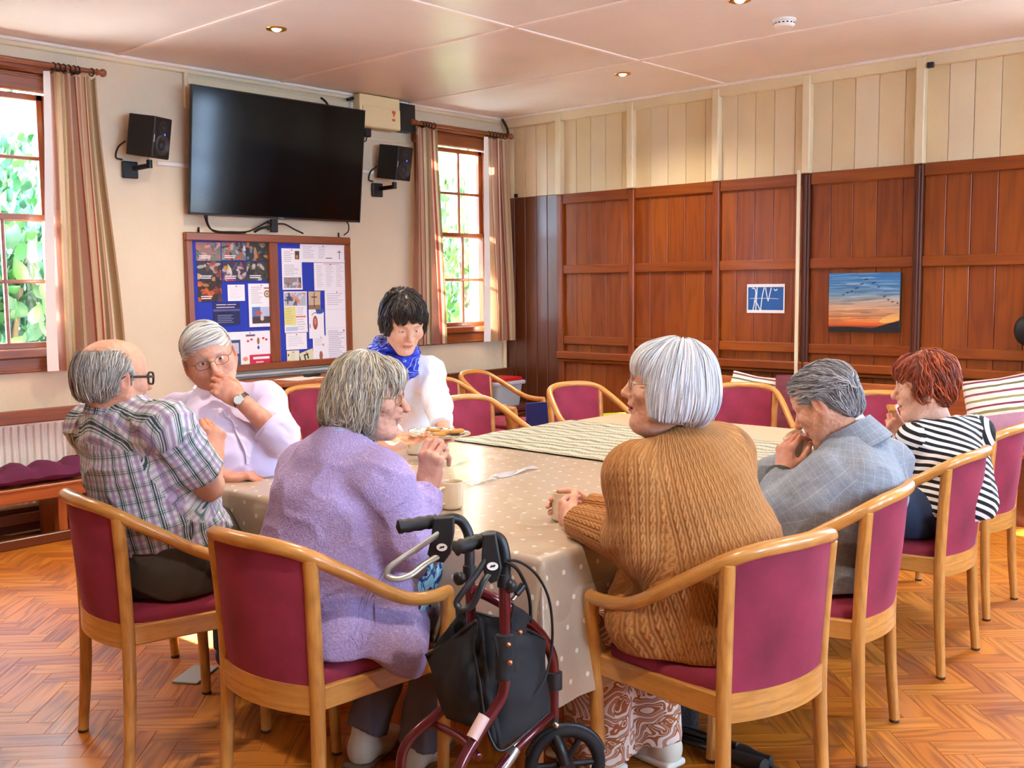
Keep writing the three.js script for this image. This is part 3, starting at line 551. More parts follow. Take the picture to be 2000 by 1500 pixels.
// ---------- yellow round table and blue child's chair ----------
{
  const t = thing('play_table', 'low round yellow table behind the far chair', 'table', [5.78, 0, -4.12]);
  part('tabletop', lathe([[0, 0.475], [0.36, 0.475], [0.375, 0.48], [0.38, 0.488], [0.375, 0.496], [0.36, 0.50], [0, 0.50]], 56), std({ color: hex('#c9cf2e'), roughness: 0.35 }), t);
  for (let i = 0; i < 4; i++) { const a = i * Math.PI / 2 + 0.6; part('leg', tube([[Math.cos(a) * 0.3, 0.478, Math.sin(a) * 0.3], [Math.cos(a) * 0.36, 0, Math.sin(a) * 0.36]], 0.016, { seg: 4 }), M.steel, t); }
  const c = thing('child_chair', 'small blue plastic chair beyond the table', 'chair', [5.19, 0, -4.42], rad(150));
  const blue = std({ color: hex('#2b3f8f'), roughness: 0.4 });
  part('backrest', slab((u, v) => V(mix(-0.16, 0.16, u) * mix(0.86, 1, v), mix(0.36, 0.665, v), -0.12 - 0.05 * v + 0.03 * Math.cos((u - 0.5) * 3)), 0.012, 12, 8, 0.3, 0.3), blue, c);
  part('seat', slab((u, v) => V(mix(-0.15, 0.15, u), 0.34 + 0.012 * Math.cos((u - 0.5) * 6) - 0.01, mix(-0.12, 0.2, v)), 0.012, 10, 10, 0.3, 0.3), blue, c);
  for (const sx of [-1, 1]) for (const sz of [-1, 1]) part('leg', tube([[sx * 0.13, 0.335, 0.04 + sz * 0.12], [sx * 0.17, 0, 0.04 + sz * 0.17]], 0.011, { seg: 4 }), M.steel, c);
}

// ---------- points on the walls seen at a pixel ----------
const onZ = (px, py, z) => { const d = at(px, py, 1).sub(camPos); return camPos.clone().addScaledVector(d, (z - camPos.z) / d.z); };
const onY = (px, py, y) => { const d = at(px, py, 1).sub(camPos); return camPos.clone().addScaledVector(d, (y - camPos.y) / d.y); };

// ---------- television ----------
{
  const t = thing('television', 'large black wall mounted television tilted down above the noticeboard', 'television', [4.376, 2.316, -6.07]); t.rotation.set(rad(6.43), rad(-0.1), 0, 'YXZ');
  const W = 1.431, H = W / 1.735;
  part('back_shell', mv(new RoundedBoxGeometry(W - 0.03, H - 0.03, 0.04, 3, 0.012), 0, 0, -0.028), M.black, t);
  part('screen', mv(cbox(W - 0.014, H - 0.02, 0.006, 0.001), 0, 0.003, 0), phys({ color: hex('#020202'), roughness: 0.11, specularIntensity: 0.5 }), t);
  const bz = std({ color: hex('#141518'), roughness: 0.35 });
  part('bezel', span(-W / 2, W / 2, H / 2 - 0.008, H / 2, -0.02, 0.006, 0.002), bz, t); part('bezel', span(-W / 2, W / 2, -H / 2, -H / 2 + 0.012, -0.02, 0.006, 0.002), bz, t);
  part('bezel', span(-W / 2, -W / 2 + 0.008, -H / 2, H / 2, -0.02, 0.006, 0.002), bz, t); part('bezel', span(W / 2 - 0.008, W / 2, -H / 2, H / 2, -0.02, 0.006, 0.002), bz, t);
  part('badge', span(-0.02, 0.02, -H / 2 + 0.003, -H / 2 + 0.009, 0.005, 0.0075, 0.0005), std({ color: hex('#9a9a9a'), roughness: 0.4, metalness: 0.5 }), t);
  part('wall_bracket', span(-0.2, 0.2, -0.2, 0.12, -0.09, -0.045, 0.004), M.black, t);
  const cab = (pts, r, label) => solo('cable', tube(pts.map(([x, y, d]) => onZ(x, y, ZL + d)), r, { seg: 40, sides: 8 }), M.rubber, label, 'cable', 'cables below the television');
  cab([[400, 421, 0.09], [402, 430, 0.06], [410, 446, 0.05], [425, 452, 0.05], [450, 453, 0.05], [485, 452, 0.05], [510, 440, 0.05], [524, 432, 0.05]], 0.006, 'black cable drooping from the left end of the television');
  cab([[404, 421, 0.09], [406, 436, 0.06], [416, 451, 0.045], [440, 455, 0.045], [480, 455, 0.045]], 0.005, 'second thinner black cable hugging the top of the noticeboard');
  cab([[541, 437, 0.05], [556, 438, 0.05], [575, 448, 0.05], [592, 456, 0.05]], 0.006, 'black cable running right from the small splitter box');
  cab([[676, 432, 0.09], [681, 440, 0.06], [680, 452, 0.05], [672, 459, 0.05]], 0.005, 'short curved black cable at the right end of the television');
  cab([[497, 453, 0.05], [510, 446, 0.05], [526, 443, 0.05]], 0.009, 'thick plug lead beside the splitter box');
  const p = onZ(535, 441, ZL + 0.05); const s = thing('cable_splitter', 'small black splitter box hanging under the television', 'splitter', [p.x, p.y, p.z]);
  part('case', new RoundedBoxGeometry(0.055, 0.09, 0.025, 3, 0.005), M.black, s); for (const y of [0.022, -0.022]) part('plug', mv(cbox(0.03, 0.018, 0.014, 0.003), -0.04, y, 0), M.rubber, s);
}
// trunking and conduit around the television
{
  const w = M.white; let n = 30;
  struct('trim_' + n++, span(3.72, 5.08, 2.755, 2.80, ZL, ZL + 0.025, 0.004), M.creamGloss); struct('trim_' + n++, span(3.70, 3.735, 2.60, 2.83, ZL, ZL + 0.022, 0.004), M.creamGloss);
  struct('trim_' + n++, span(3.49, 3.82, 2.215, 2.24, ZL, ZL + 0.016, 0.003), w); struct('trim_' + n++, span(5.05, 5.46, 2.29, 2.312, ZL, ZL + 0.016, 0.003), w);
  struct('trim_' + n++, span(5.22, 5.7, 2.545, 2.556, ZL, ZL + 0.012, 0.003), M.creamGloss); struct('trim_' + n++, span(5.06, 5.14, 2.72, 2.80, ZL, ZL + 0.05, 0.004), w);
  const b = thing('fuse_box', 'cream metal fuse box with orange warning stickers beside the television', 'fuse box', [5.285, 2.74, ZL + 0.065]);
  const cm = std({ color: hex('#e6d3a0'), roughness: 0.45 });
  part('case', new RoundedBoxGeometry(0.40, 0.24, 0.12, 3, 0.008), cm, b); part('cover', mv(new RoundedBoxGeometry(0.37, 0.15, 0.014, 3, 0.005), 0.01, -0.04, 0.062), cm, b);
  const st = std({ color: hex('#c95f2c'), roughness: 0.6 }); part('sticker', span(0.11, 0.145, 0.0, 0.022, 0.069, 0.0705, 0.0003), st, b); part('sticker', span(0.12, 0.135, -0.02, 0.0, 0.069, 0.0705, 0.0003), st, b); part('sticker', span(0.11, 0.14, -0.055, -0.037, 0.069, 0.0705, 0.0003), st, b);
  solo('junction_box', mv(new RoundedBoxGeometry(0.17, 0.21, 0.11, 3, 0.006), 5.575, 2.735, ZL + 0.056), M.black, 'black box mounted between the fuse box and the curtain', 'box');
  solo('cable', tube([[5.03, 2.812, ZL + 0.05], [5.1, 2.832, ZL + 0.05], [5.3, 2.845, ZL + 0.07], [5.5, 2.843, ZL + 0.06]], 0.012, { seg: 16 }), M.rubber, 'black cable running along the top of the fuse box', 'cable');
  solo('cable', tube([[4.80, 2.80, ZL + 0.03], [4.83, 2.77, ZL + 0.05], [4.87, 2.70, ZL + 0.06]], 0.008, { seg: 10 }), M.rubber, 'short black cable dropping behind the top edge of the television', 'cable');
  const pl = thing('wall_plug', 'black plug adaptor right of the television', 'plug', [5.22, 2.60, ZL]);
  part('socket', span(-0.075, 0.04, -0.06, 0.05, 0, 0.012, 0.003), w, pl); part('adaptor', mv(new RoundedBoxGeometry(0.06, 0.085, 0.05, 3, 0.01), 0.0, 0, 0.036), M.black, pl);
  part('lead', tube([[0, -0.04, 0.04], [-0.01, -0.07, 0.04], [-0.05, -0.085, 0.03], [-0.1, -0.075, 0.02]], 0.004, { seg: 14 }), M.rubber, pl);
  solo('cable', tube([onZ(981, 233, ZL + 0.06), onZ(990, 250, ZL + 0.08), onZ(993, 266, ZL + 0.1)], 0.011, { seg: 10 }), M.rubber, 'thick black cable coming down in the ceiling corner', 'cable');
}
// ---------- speakers ----------
function speaker(px, py, yaw, tilt, label, sc) {
  const c = onZ(px, py, ZL + 0.16), s = thing('speaker', label, 'speaker', [c.x, c.y, c.z]); s.rotation.set(tilt, yaw, 0, 'YXZ');
  const bodyM = std({ color: hex('#17171a'), roughness: 0.55 });
  part('cabinet', mv(new RoundedBoxGeometry(0.165 * sc, 0.255 * sc, 0.20 * sc, 3, 0.006), 0, 0, 0), bodyM, s);
  part('baffle', mv(cbox(0.158 * sc, 0.247 * sc, 0.008, 0.003), 0, 0, 0.1 * sc), M.black, s);
  const cone = part('woofer', lathe([[0, 0.002], [0.018, 0.004], [0.02, -0.004], [0.05, 0.008], [0.056, 0.013], [0.062, 0.010], [0.066, 0.0]], 36).scale(sc, sc, sc).rotateX(Math.PI / 2).translate(0, -0.045 * sc, 0.104 * sc), std({ color: hex('#2c2d30'), roughness: 0.45 }), s);
  part('tweeter', lathe([[0, 0.006], [0.012, 0.003], [0.014, -0.002], [0.034, 0.004], [0.038, 0.0]], 28).scale(sc, sc, sc).rotateX(Math.PI / 2).translate(0, 0.066 * sc, 0.104 * sc), std({ color: hex('#1d1e20'), roughness: 0.5 }), s);
  part('power_led', new THREE.SphereGeometry(0.005, 12, 8).translate(0.018 * sc, 0.024 * sc, 0.106 * sc), std({ color: hex('#2040ff'), emissive: hex('#2f55ff'), emissiveIntensity: 3 }), s);
  part('nameplate', span(-0.078 * sc, -0.074 * sc, -0.03 * sc, 0.015 * sc, 0.1 * sc, 0.106 * sc, 0.0005), std({ color: hex('#b9bcc4'), roughness: 0.4 }), s);
  const w = thing('speaker_bracket', 'black wall bracket under the ' + (label.includes('left') ? 'left' : 'right') + ' speaker', 'bracket', [c.x - 0.02 * sc, c.y - 0.19 * sc, ZL]);
  part('wall_plate', mv(new RoundedBoxGeometry(0.1, 0.105, 0.03, 3, 0.008), -0.04, -0.01, 0.016), M.black, w);
  part('arm', tube([[-0.02, 0.0, 0.03], [0.0, 0.005, 0.08], [0.02, 0.01, 0.15]], 0.016, { seg: 8 }), M.black, w); part('pivot', new THREE.CylinderGeometry(0.018, 0.018, 0.05, 18).translate(0.02, 0.02, 0.15), M.black, w); part('stem', tube([[0.02, 0.03, 0.15], [0.02, 0.075 * sc, 0.155]], 0.008, { seg: 3 }), M.steel, w);
  solo('cable', tube([[c.x - 0.12, c.y - 0.03, c.z - 0.07], [c.x - 0.15, c.y - 0.07, c.z - 0.11], [c.x - 0.16, c.y - 0.13, c.z - 0.12], [c.x - 0.12, c.y - 0.14, c.z - 0.12]], 0.006, { seg: 18 }), M.rubber, 'black lead looping behind the ' + (label.includes('left') ? 'left' : 'right') + ' speaker', 'cable');
}
speaker(291, 267, rad(22), rad(9), 'black loudspeaker on the wall left of the television', 0.98);
speaker(771, 318, rad(6), rad(9), 'black loudspeaker on the wall right of the television', 1.0);

// ---------- noticeboard and what is pinned to it ----------
{
  const x0 = 3.655, x1 = 5.035, y0 = 0.845, y1 = 1.795, zf = ZL + 0.03;
  const b = thing('noticeboard', 'double blue noticeboard in a brown wooden frame below the television', 'noticeboard', [(x0 + x1) / 2, y0, ZL]);
  const W = x1 - x0, H = y1 - y0, blue = std({ color: hex('#2a3fae'), roughness: 0.95, bumpMap: T.weave, bumpScale: 0.0006 }), fr = M.frameWood;
  part('felt_panel', span(-W / 2 + 0.03, -0.03, 0.03, H - 0.03, 0.006, 0.018, 0.001), blue, b); part('felt_panel', span(0.03, W / 2 - 0.03, 0.03, H - 0.03, 0.006, 0.018, 0.001), blue, b);
  part('frame_rail', span(-W / 2, W / 2, H - 0.055, H, 0, 0.045, 0.006), fr, b); part('frame_rail', span(-W / 2, W / 2, 0, 0.05, 0, 0.045, 0.006), fr, b);
  part('frame_stile', span(-W / 2, -W / 2 + 0.05, 0.05, H - 0.055, 0, 0.042, 0.006), fr, b); part('frame_stile', span(W / 2 - 0.05, W / 2, 0.05, H - 0.055, 0, 0.042, 0.006), fr, b); part('frame_stile', span(-0.045, 0.03, 0.05, H - 0.055, 0, 0.045, 0.006), fr, b);
  const hook = (px) => { const p = onZ(px, 449, ZL + 0.02); solo('hook', mv(cbox(0.012, 0.05, 0.012, 0.003), p.x, 1.805, p.z), M.iron, px < 500 ? 'small metal hook at the left top of the noticeboard' : 'small metal hook at the right top of the noticeboard', 'hook'); }; hook(388); hook(661);
  const C = (cx, cy) => onZ(350 + cx * 0.20666, 430 + cy * 0.20666, ZL + 0.022);
  const lines = (g, x, y, w, n, dy, col = '#9a9aa6', h = 2) => { g.fillStyle = col; const r = rng(n * 31 + Math.round(x)); for (let i = 0; i < n; i++) g.fillRect(x, y + i * dy, w * (0.55 + 0.45 * r()), h); };
  const blot = (g, w, h, cols, seed, n = 40) => { const r = rng(seed); for (let i = 0; i < n; i++) { g.fillStyle = cols[Math.floor(r() * cols.length)]; g.globalAlpha = 0.75; g.beginPath(); g.ellipse(r() * w, r() * h, (0.05 + 0.16 * r()) * w, (0.04 + 0.12 * r()) * h, r() * 3, 0, 7); g.fill(); } g.globalAlpha = 1; };
  const photo = (bg, cols, seed, text) => (g, w, h) => { g.fillStyle = bg; g.fillRect(0, 0, w, h); blot(g, w, h, cols, seed, 26); if (text) lines(g, w * 0.12, h * 0.72, w * 0.5, 2, h * 0.1, '#e8e8ee', h * 0.05); };
  const white = (fn) => (g, w, h) => { g.fillStyle = '#efeef2'; g.fillRect(0, 0, w, h); fn(g, w, h); };
  const oval = (g, x, y, rx, ry, c) => { g.fillStyle = c; g.beginPath(); g.ellipse(x, y, rx, ry, 0, 0, 7); g.fill(); };
  const cross = (g, x, y, s, c) => { g.fillStyle = c; g.fillRect(x - s * 0.06, y - s, s * 0.12, s * 2); g.fillRect(x - s * 0.55, y - s * 0.6, s * 1.1, s * 0.13); };
  const P = [
    [155, 205, 395, 385, photo('#8a6f6a', ['#b86f5a', '#5f7f66', '#c99a86', '#4a5a72', '#d9a08a'], 1, 1), 'photo card with pink and green figures, first in the top row'],
    [397, 208, 630, 382, photo('#6d6f70', ['#ded9d6', '#2e2c2c', '#c9502b', '#8f8a84', '#a8a29c'], 2, 1), 'photo card with a grey scene, second in the top row'],
    [632, 210, 866, 386, photo('#2f3336', ['#d98a3a', '#3c5a4e', '#c9702e', '#20282c', '#7e8a8c'], 3), 'photo card with orange figures, third in the top row'],
    [165, 386, 400, 576, photo('#34363c', ['#e05a6a', '#d99a5a', '#7a4a3a', '#20242c', '#c9c4ba'], 4, 1), 'dark photo card with pink shapes, left of the second row'],
    [402, 390, 634, 577, photo('#3a3440', ['#d9a63a', '#cfc7c0', '#b8405a', '#6a5a7a', '#e0d6c8'], 5, 1), 'photo card with a yellow flower, middle of the second row'],
    [636, 390, 870, 570, photo('#3c3a36', ['#25262a', '#8f8a80', '#4a4438', '#d6cfc0', '#5c564a'], 6, 1), 'dark brown photo card, right of the second row'],
    [174, 577, 406, 768, photo('#3a2a26', ['#d9662e', '#4a3a36', '#8a3a22', '#2a2426', '#c98a4a'], 7, 1), 'photo card glowing orange like a fire, third row'],
    [455, 610, 622, 762, white((g, w, h) => lines(g, w * 0.1, h * 0.15, w * 0.8, 8, h * 0.095, '#a9a2b8', 2)), 'small square white note on the left panel'],
    [318, 785, 577, 985, (g, w, h) => { g.fillStyle = '#1d2352'; g.fillRect(0, 0, w, h); g.fillStyle = '#5a5a9a'; g.fillRect(0, h * 0.28, w, h * 0.1); g.fillStyle = '#12152e'; g.fillRect(w * 0.2, h * 0.38, w * 0.5, h * 0.12); lines(g, w * 0.12, h * 0.06, w * 0.8, 2, h * 0.12, '#dfe0f2', 6); lines(g, w * 0.15, h * 0.55, w * 0.7, 5, h * 0.08, '#aab0dc', 3); }, 'dark blue poster with white lines of text'],
    [648, 600, 906, 1002, white((g, w, h) => { lines(g, w * 0.1, h * 0.08, w * 0.45, 9, h * 0.045); oval(g, w * 0.72, h * 0.24, w * 0.12, h * 0.085, '#8a6a4a'); oval(g, w * 0.72, h * 0.24, w * 0.08, h * 0.055, '#d9cbb0'); oval(g, w * 0.72, h * 0.24, w * 0.03, h * 0.02, '#333'); g.fillStyle = '#9a4a3a'; g.fillRect(w * 0.6, h * 0.09, w * 0.25, h * 0.03); g.fillStyle = '#4a78c0'; g.fillRect(w * 0.12, h * 0.54, w * 0.32, h * 0.22); g.fillStyle = '#b8c6e0'; g.fillRect(w * 0.44, h * 0.54, w * 0.46, h * 0.22); g.fillStyle = '#4a3a3a'; g.fillRect(w * 0.12, h * 0.76, w * 0.78, h * 0.16); oval(g, w * 0.35, h * 0.68, w * 0.14, h * 0.05, '#c9604a'); oval(g, w * 0.5, h * 0.8, w * 0.07, h * 0.06, '#d9cbc0'); }), 'white sheet with an emblem and a seaside photo'],
    [420, 1062, 917, 1372, white((g, w, h) => { g.fillStyle = '#3a4a72'; g.fillRect(w * 0.07, h * 0.22, w * 0.24, h * 0.72); g.fillStyle = '#c8cbe0'; g.fillRect(w * 0.1, h * 0.3, w * 0.18, h * 0.3); g.fillStyle = '#55556a'; g.fillRect(w * 0.42, h * 0.09, w * 0.18, h * 0.05); for (const [x, y] of [[0.46, 0.27], [0.53, 0.23], [0.76, 0.21], [0.82, 0.25]]) oval(g, w * x, h * y, w * 0.025, h * 0.03, '#c92a3a'); oval(g, w * 0.66, h * 0.28, w * 0.025, h * 0.1, '#8a6a4a'); oval(g, w * 0.66, h * 0.46, w * 0.022, h * 0.05, '#2a4aae'); g.fillStyle = '#c81f3e'; g.fillRect(w * 0.48, h * 0.66, w * 0.50, h * 0.27); lines(g, w * 0.55, h * 0.72, w * 0.42, 1, 9, '#fff', h * 0.07); lines(g, w * 0.6, h * 0.85, w * 0.2, 1, 9, '#f2c4cc', h * 0.04); oval(g, w * 0.4, h * 0.76, w * 0.05, h * 0.06, '#d98a5a'); }), 'wide white poster with a red banner at the bottom'],
    [965, 265, 1166, 656, white((g, w, h) => { lines(g, w * 0.12, h * 0.08, w * 0.5, 6, h * 0.045); g.fillStyle = '#4a4038'; g.fillRect(w * 0.66, h * 0.06, w * 0.22, h * 0.2); g.fillStyle = '#c9803a'; g.fillRect(w * 0.7, h * 0.16, w * 0.12, h * 0.08); lines(g, w * 0.12, h * 0.4, w * 0.75, 7, h * 0.04); g.save(); g.translate(w * 0.08, h * 0.7); g.beginPath(); g.rect(0, 0, w * 0.86, h * 0.26); g.clip(); g.fillStyle = '#8a8a94'; g.fillRect(0, 0, w, h); blot(g, w * 0.86, h * 0.26, ['#d9b8a8', '#4a4a52', '#b8604a', '#c9c9d2'], 9, 18); g.restore(); }), 'white sheet with a group photo at its foot'],
    [1140, 225, 1567, 402, white((g, w, h) => { lines(g, w * 0.06, h * 0.14, w * 0.28, 7, h * 0.1, '#c2bcc8'); lines(g, w * 0.4, h * 0.14, w * 0.2, 7, h * 0.1, '#c2bcc8'); g.fillStyle = '#555'; g.fillRect(w * 0.56, h * 0.74, w * 0.14, h * 0.04); cross(g, w * 0.87, h * 0.55, h * 0.26, '#2c2a2c'); }), 'white double sheet with a black cross'],
    [1270, 402, 1582, 662, white((g, w, h) => { g.fillStyle = '#d08a8a'; g.fillRect(w * 0.3, h * 0.03, w * 0.5, 3); lines(g, w * 0.08, h * 0.1, w * 0.22, 12, h * 0.068, '#b9b6c4'); lines(g, w * 0.36, h * 0.1, w * 0.25, 12, h * 0.068, '#b9b6c4'); lines(g, w * 0.68, h * 0.1, w * 0.25, 12, h * 0.068, '#b9b6c4'); }), 'white timetable sheet below the cross'],
    [984, 675, 1212, 1056, white((g, w, h) => { g.save(); g.beginPath(); g.rect(w * 0.02, h * 0.03, w * 0.94, h * 0.32); g.clip(); g.fillStyle = '#b9bcc6'; g.fillRect(0, 0, w, h); blot(g, w, h * 0.36, ['#d98a6a', '#3c4460', '#e8e4e4', '#4a3a36'], 12, 16); g.restore(); g.fillStyle = '#ddd68a'; g.fillRect(0, h * 0.37, w * 0.5, h * 0.45); lines(g, w * 0.05, h * 0.42, w * 0.35, 7, h * 0.055, '#b0a860'); g.fillStyle = '#d9746a'; g.fillRect(w * 0.5, h * 0.6, w * 0.44, h * 0.035); lines(g, w * 0.54, h * 0.4, w * 0.4, 4, h * 0.05); lines(g, w * 0.54, h * 0.68, w * 0.4, 5, h * 0.06); g.fillStyle = '#b8c8e6'; g.fillRect(w * 0.06, h * 0.86, w * 0.5, h * 0.1); }), 'sheet with two portraits and yellow notes'],
    [1222, 675, 1337, 842, (g, w, h) => { g.fillStyle = '#c9b090'; g.fillRect(0, 0, w, h); g.fillStyle = '#8a6a4a'; g.fillRect(0, h * 0.75, w, h * 0.25); cross(g, w * 0.48, h * 0.5, h * 0.36, '#17130f'); }, 'sunset photo of a dark cross'],
    [1374, 665, 1612, 1330, white((g, w, h) => { g.fillStyle = '#e2e0ec'; g.fillRect(0, h * 0.26, w, 2); g.fillRect(0, h * 0.52, w, 2); lines(g, w * 0.1, h * 0.04, w * 0.7, 6, h * 0.03, '#c4c0d0'); lines(g, w * 0.1, h * 0.56, w * 0.75, 16, h * 0.026, '#b4b0c8'); g.fillStyle = '#c23a4a'; g.fillRect(w * 0.75, h * 0.55, 5, 5); }), 'tall creased white sheets at the right of the board'],
    [1222, 845, 1372, 1112, white((g, w, h) => { g.fillStyle = '#2a56b0'; g.beginPath(); g.moveTo(w * 0.45, 0); g.lineTo(w, 0); g.lineTo(w, h * 0.1); g.quadraticCurveTo(w * 0.7, h * 0.22, w * 0.5, h * 0.1); g.fill(); g.strokeStyle = '#222'; g.lineWidth = 4; g.beginPath(); g.moveTo(w * 0.2, h * 0.2); g.quadraticCurveTo(w * 0.4, h * 0.05, w * 0.6, h * 0.16); g.stroke(); oval(g, w * 0.42, h * 0.46, w * 0.16, h * 0.24, '#a0503e'); oval(g, w * 0.42, h * 0.42, w * 0.08, h * 0.12, '#c98a78'); g.fillStyle = '#333'; g.fillRect(w * 0.06, h * 0.5, 5, h * 0.14); }), 'white leaflet with a blue swoosh and brown oval'],
    [1006, 1070, 1207, 1216, white((g, w, h) => lines(g, w * 0.1, h * 0.2, w * 0.75, 6, h * 0.11, '#a4a2c2')), 'small white note low on the right panel'],
    [1016, 1236, 1136, 1362, (g, w, h) => { g.fillStyle = '#e6e2c4'; g.fillRect(0, 0, w, h); lines(g, w * 0.3, h * 0.1, w * 0.5, 7, h * 0.12, '#8a8a78', 3); oval(g, w * 0.15, h * 0.75, w * 0.1, h * 0.12, '#e0b82a'); oval(g, w * 0.12, h * 0.3, w * 0.07, h * 0.1, '#4a6a5a'); }, 'cream card with a yellow blot at the bottom of the board'],
    [1148, 1236, 1280, 1362, (g, w, h) => { g.fillStyle = '#dfdcae'; g.fillRect(0, 0, w, h); g.fillStyle = '#2c2c34'; g.fillRect(w * 0.28, h * 0.2, w * 0.1, h * 0.4); g.fillRect(w * 0.28, h * 0.2, w * 0.35, h * 0.1); g.fillRect(w * 0.5, h * 0.3, w * 0.1, h * 0.3); lines(g, w * 0.15, h * 0.7, w * 0.6, 3, h * 0.1, '#8a8a6a', 3); }, 'tilted yellowish card at the bottom of the board'],
    [1262, 1096, 1418, 1340, white((g, w, h) => { oval(g, w * 0.5, h * 0.74, w * 0.11, h * 0.17, '#a0604e'); oval(g, w * 0.66, h * 0.34, w * 0.05, h * 0.05, '#d9a05a'); lines(g, w * 0.12, h * 0.12, w * 0.6, 4, h * 0.07); }), 'white leaflet with a small brown oval at the bottom'],
  ];
  const pinM = std({ color: hex('#c23030'), roughness: 0.4 });
  P.forEach(([ax, ay, bx, by, draw, label], i) => {
    const a = C(ax, ay), c = C(bx, by), w = c.x - a.x, h = a.y - c.y, s = 220 / Math.max(w, h);
    const t = canvasTex(Math.max(24, Math.round(w * s)), Math.max(24, Math.round(h * s)), draw);
    const z = ZL + 0.0195 + (i % 5) * 0.0011, o = thing('pinned_paper', label, 'notice', [(a.x + c.x) / 2, (a.y + c.y) / 2, z]);
    const curl = rng(i + 5), k1 = (curl() - 0.3) * 0.012;
    part('sheet', sheet((u, v) => V((u - 0.5) * w, (v - 0.5) * h, 0.0006 + Math.abs(k1) * Math.pow(Math.abs(v - 0.5) * 2, 3) * u), 6, 8, 1, 1), std({ map: t, roughness: 0.6, side: THREE.DoubleSide }), o);
    part('pin', new THREE.SphereGeometry(0.0045, 8, 6).translate(0, h / 2 - 0.012, 0.003), pinM, o);
    if (label.startsWith('tilted')) o.rotation.z = 0.28;
  });
}
// ---------- pictures on the panelled wall ----------
{
  const x = XR - 0.012;
  const g2 = canvasTex(512, 400, (g, w, h) => {
    const L = g.createLinearGradient(0, 0, 0, h); [[0, '#2f6fae'], [0.22, '#3f78ac'], [0.40, '#7d9ab0'], [0.5, '#b09a8c'], [0.62, '#c99a76'], [0.72, '#b87a56'], [0.80, '#e07a2e'], [0.88, '#d85a20'], [0.93, '#5a2a20'], [1, '#101820']].forEach(([s, c]) => L.addColorStop(s, c)); g.fillStyle = L; g.fillRect(0, 0, w, h);
    const r = rng(8); for (let i = 0; i < 170; i++) { const y = r() * h * 0.86, k = y / h; g.globalAlpha = 0.16 + 0.14 * r(); g.fillStyle = k < 0.4 ? (r() < 0.5 ? '#cfe0ea' : '#2a567e') : k < 0.62 ? (r() < 0.6 ? '#f2ccA0' : '#45566a') : (r() < 0.5 ? '#f6b070' : '#4a4450'); g.beginPath(); g.ellipse(r() * w, y, 40 + 130 * r(), 2 + 5 * r(), -0.04 + 0.05 * r(), 0, 7); g.fill(); }
    g.globalAlpha = 1; g.fillStyle = '#ffcf70'; g.globalAlpha = 0.5; g.beginPath(); g.ellipse(w * 0.9, h * 0.76, 90, 26, -0.3, 0, 7); g.fill(); g.globalAlpha = 1;
    g.fillStyle = '#0e1216'; g.beginPath(); g.moveTo(0, h * 0.93); g.quadraticCurveTo(w * 0.3, h * 0.9, w * 0.62, h * 0.94); g.lineTo(w * 0.8, h * 0.87); g.lineTo(w, h * 0.8); g.lineTo(w, h); g.lineTo(0, h); g.fill();
    g.strokeStyle = '#14181c'; g.lineWidth = 5; for (const [px, py, s] of [[0.53, 0.11, 1], [0.64, 0.17, 1], [0.47, 0.19, 0.9], [0.71, 0.24, 0.7], [0.40, 0.26, 1], [0.33, 0.31, 0.7], [0.27, 0.335, 0.7], [0.21, 0.37, 0.6], [0.79, 0.40, 0.8], [0.845, 0.455, 0.5], [0.9, 0.49, 0.5], [0.97, 0.51, 0.5]]) { g.beginPath(); g.moveTo(px * w - 14 * s, py * h + 4 * s); g.quadraticCurveTo(px * w - 4 * s, py * h - 5 * s, px * w, py * h + 1); g.quadraticCurveTo(px * w + 6 * s, py * h - 7 * s, px * w + 15 * s, py * h - 3 * s); g.stroke(); }
  });
  const flip = (y0, y1, z0, z1, d) => { const g = new THREE.PlaneGeometry(z1 - z0, y1 - y0); g.rotateY(-Math.PI / 2); g.translate(-d, (y0 + y1) / 2, (z0 + z1) / 2); return g; };
  const a = thing('canvas_picture', 'canvas print of birds flying over an orange sunset on the panelled wall', 'picture', [x, 0, 0]);
  part('stretcher', span(-0.03, 0.0, 1.085, 1.483, -3.155, -2.66, 0.003), std({ color: hex('#2a2c30'), roughness: 0.7 }), a); part('print', flip(1.086, 1.482, -3.154, -2.661, 0.031), std({ map: g2, roughness: 0.55 }), a);
  const g1 = canvasTex(256, 192, (g, w, h) => { g.fillStyle = '#e9e6ee'; g.fillRect(0, 0, w, h); g.fillStyle = '#1557a6'; g.fillRect(8, 20, w - 16, h - 40); g.strokeStyle = '#eef2fa'; g.lineWidth = 6; g.lineCap = 'round'; const s = (pts) => { g.beginPath(); g.moveTo(...pts[0]); for (let i = 1; i + 1 < pts.length; i += 2) g.quadraticCurveTo(...pts[i], ...pts[i + 1]); g.stroke(); }; s([[36, 28], [60, 20], [62, 60], [56, 110], [42, 176]]); s([[70, 24], [66, 90], [62, 176]]); s([[118, 24], [100, 90], [96, 176]]); s([[52, 110], [76, 130], [92, 176]]); s([[128, 26], [136, 80], [146, 112]]); s([[166, 26], [156, 70], [146, 112]]); s([[186, 34], [194, 52], [206, 34]]); g.lineWidth = 3; s([[20, 96], [120, 92], [216, 98]]); });
  const c = thing('wall_poster', 'small blue poster with white scribbled strokes on the panelled wall', 'poster', [x, 0, 0]);
  part('sheet', flip(1.205, 1.414, -3.80, -3.50, 0.004), std({ map: g1, roughness: 0.35 }), c); part('backing', span(-0.003, -0.0005, 1.206, 1.413, -3.799, -3.501, 0.0003), M.white, c);
  solo('black_bag', new THREE.SphereGeometry(0.07, 20, 14).scale(0.8, 1.3, 1).translate(XR - 0.1, 1.12, -1.865), M.black, 'black object just showing at the right edge of the picture', 'object');
}

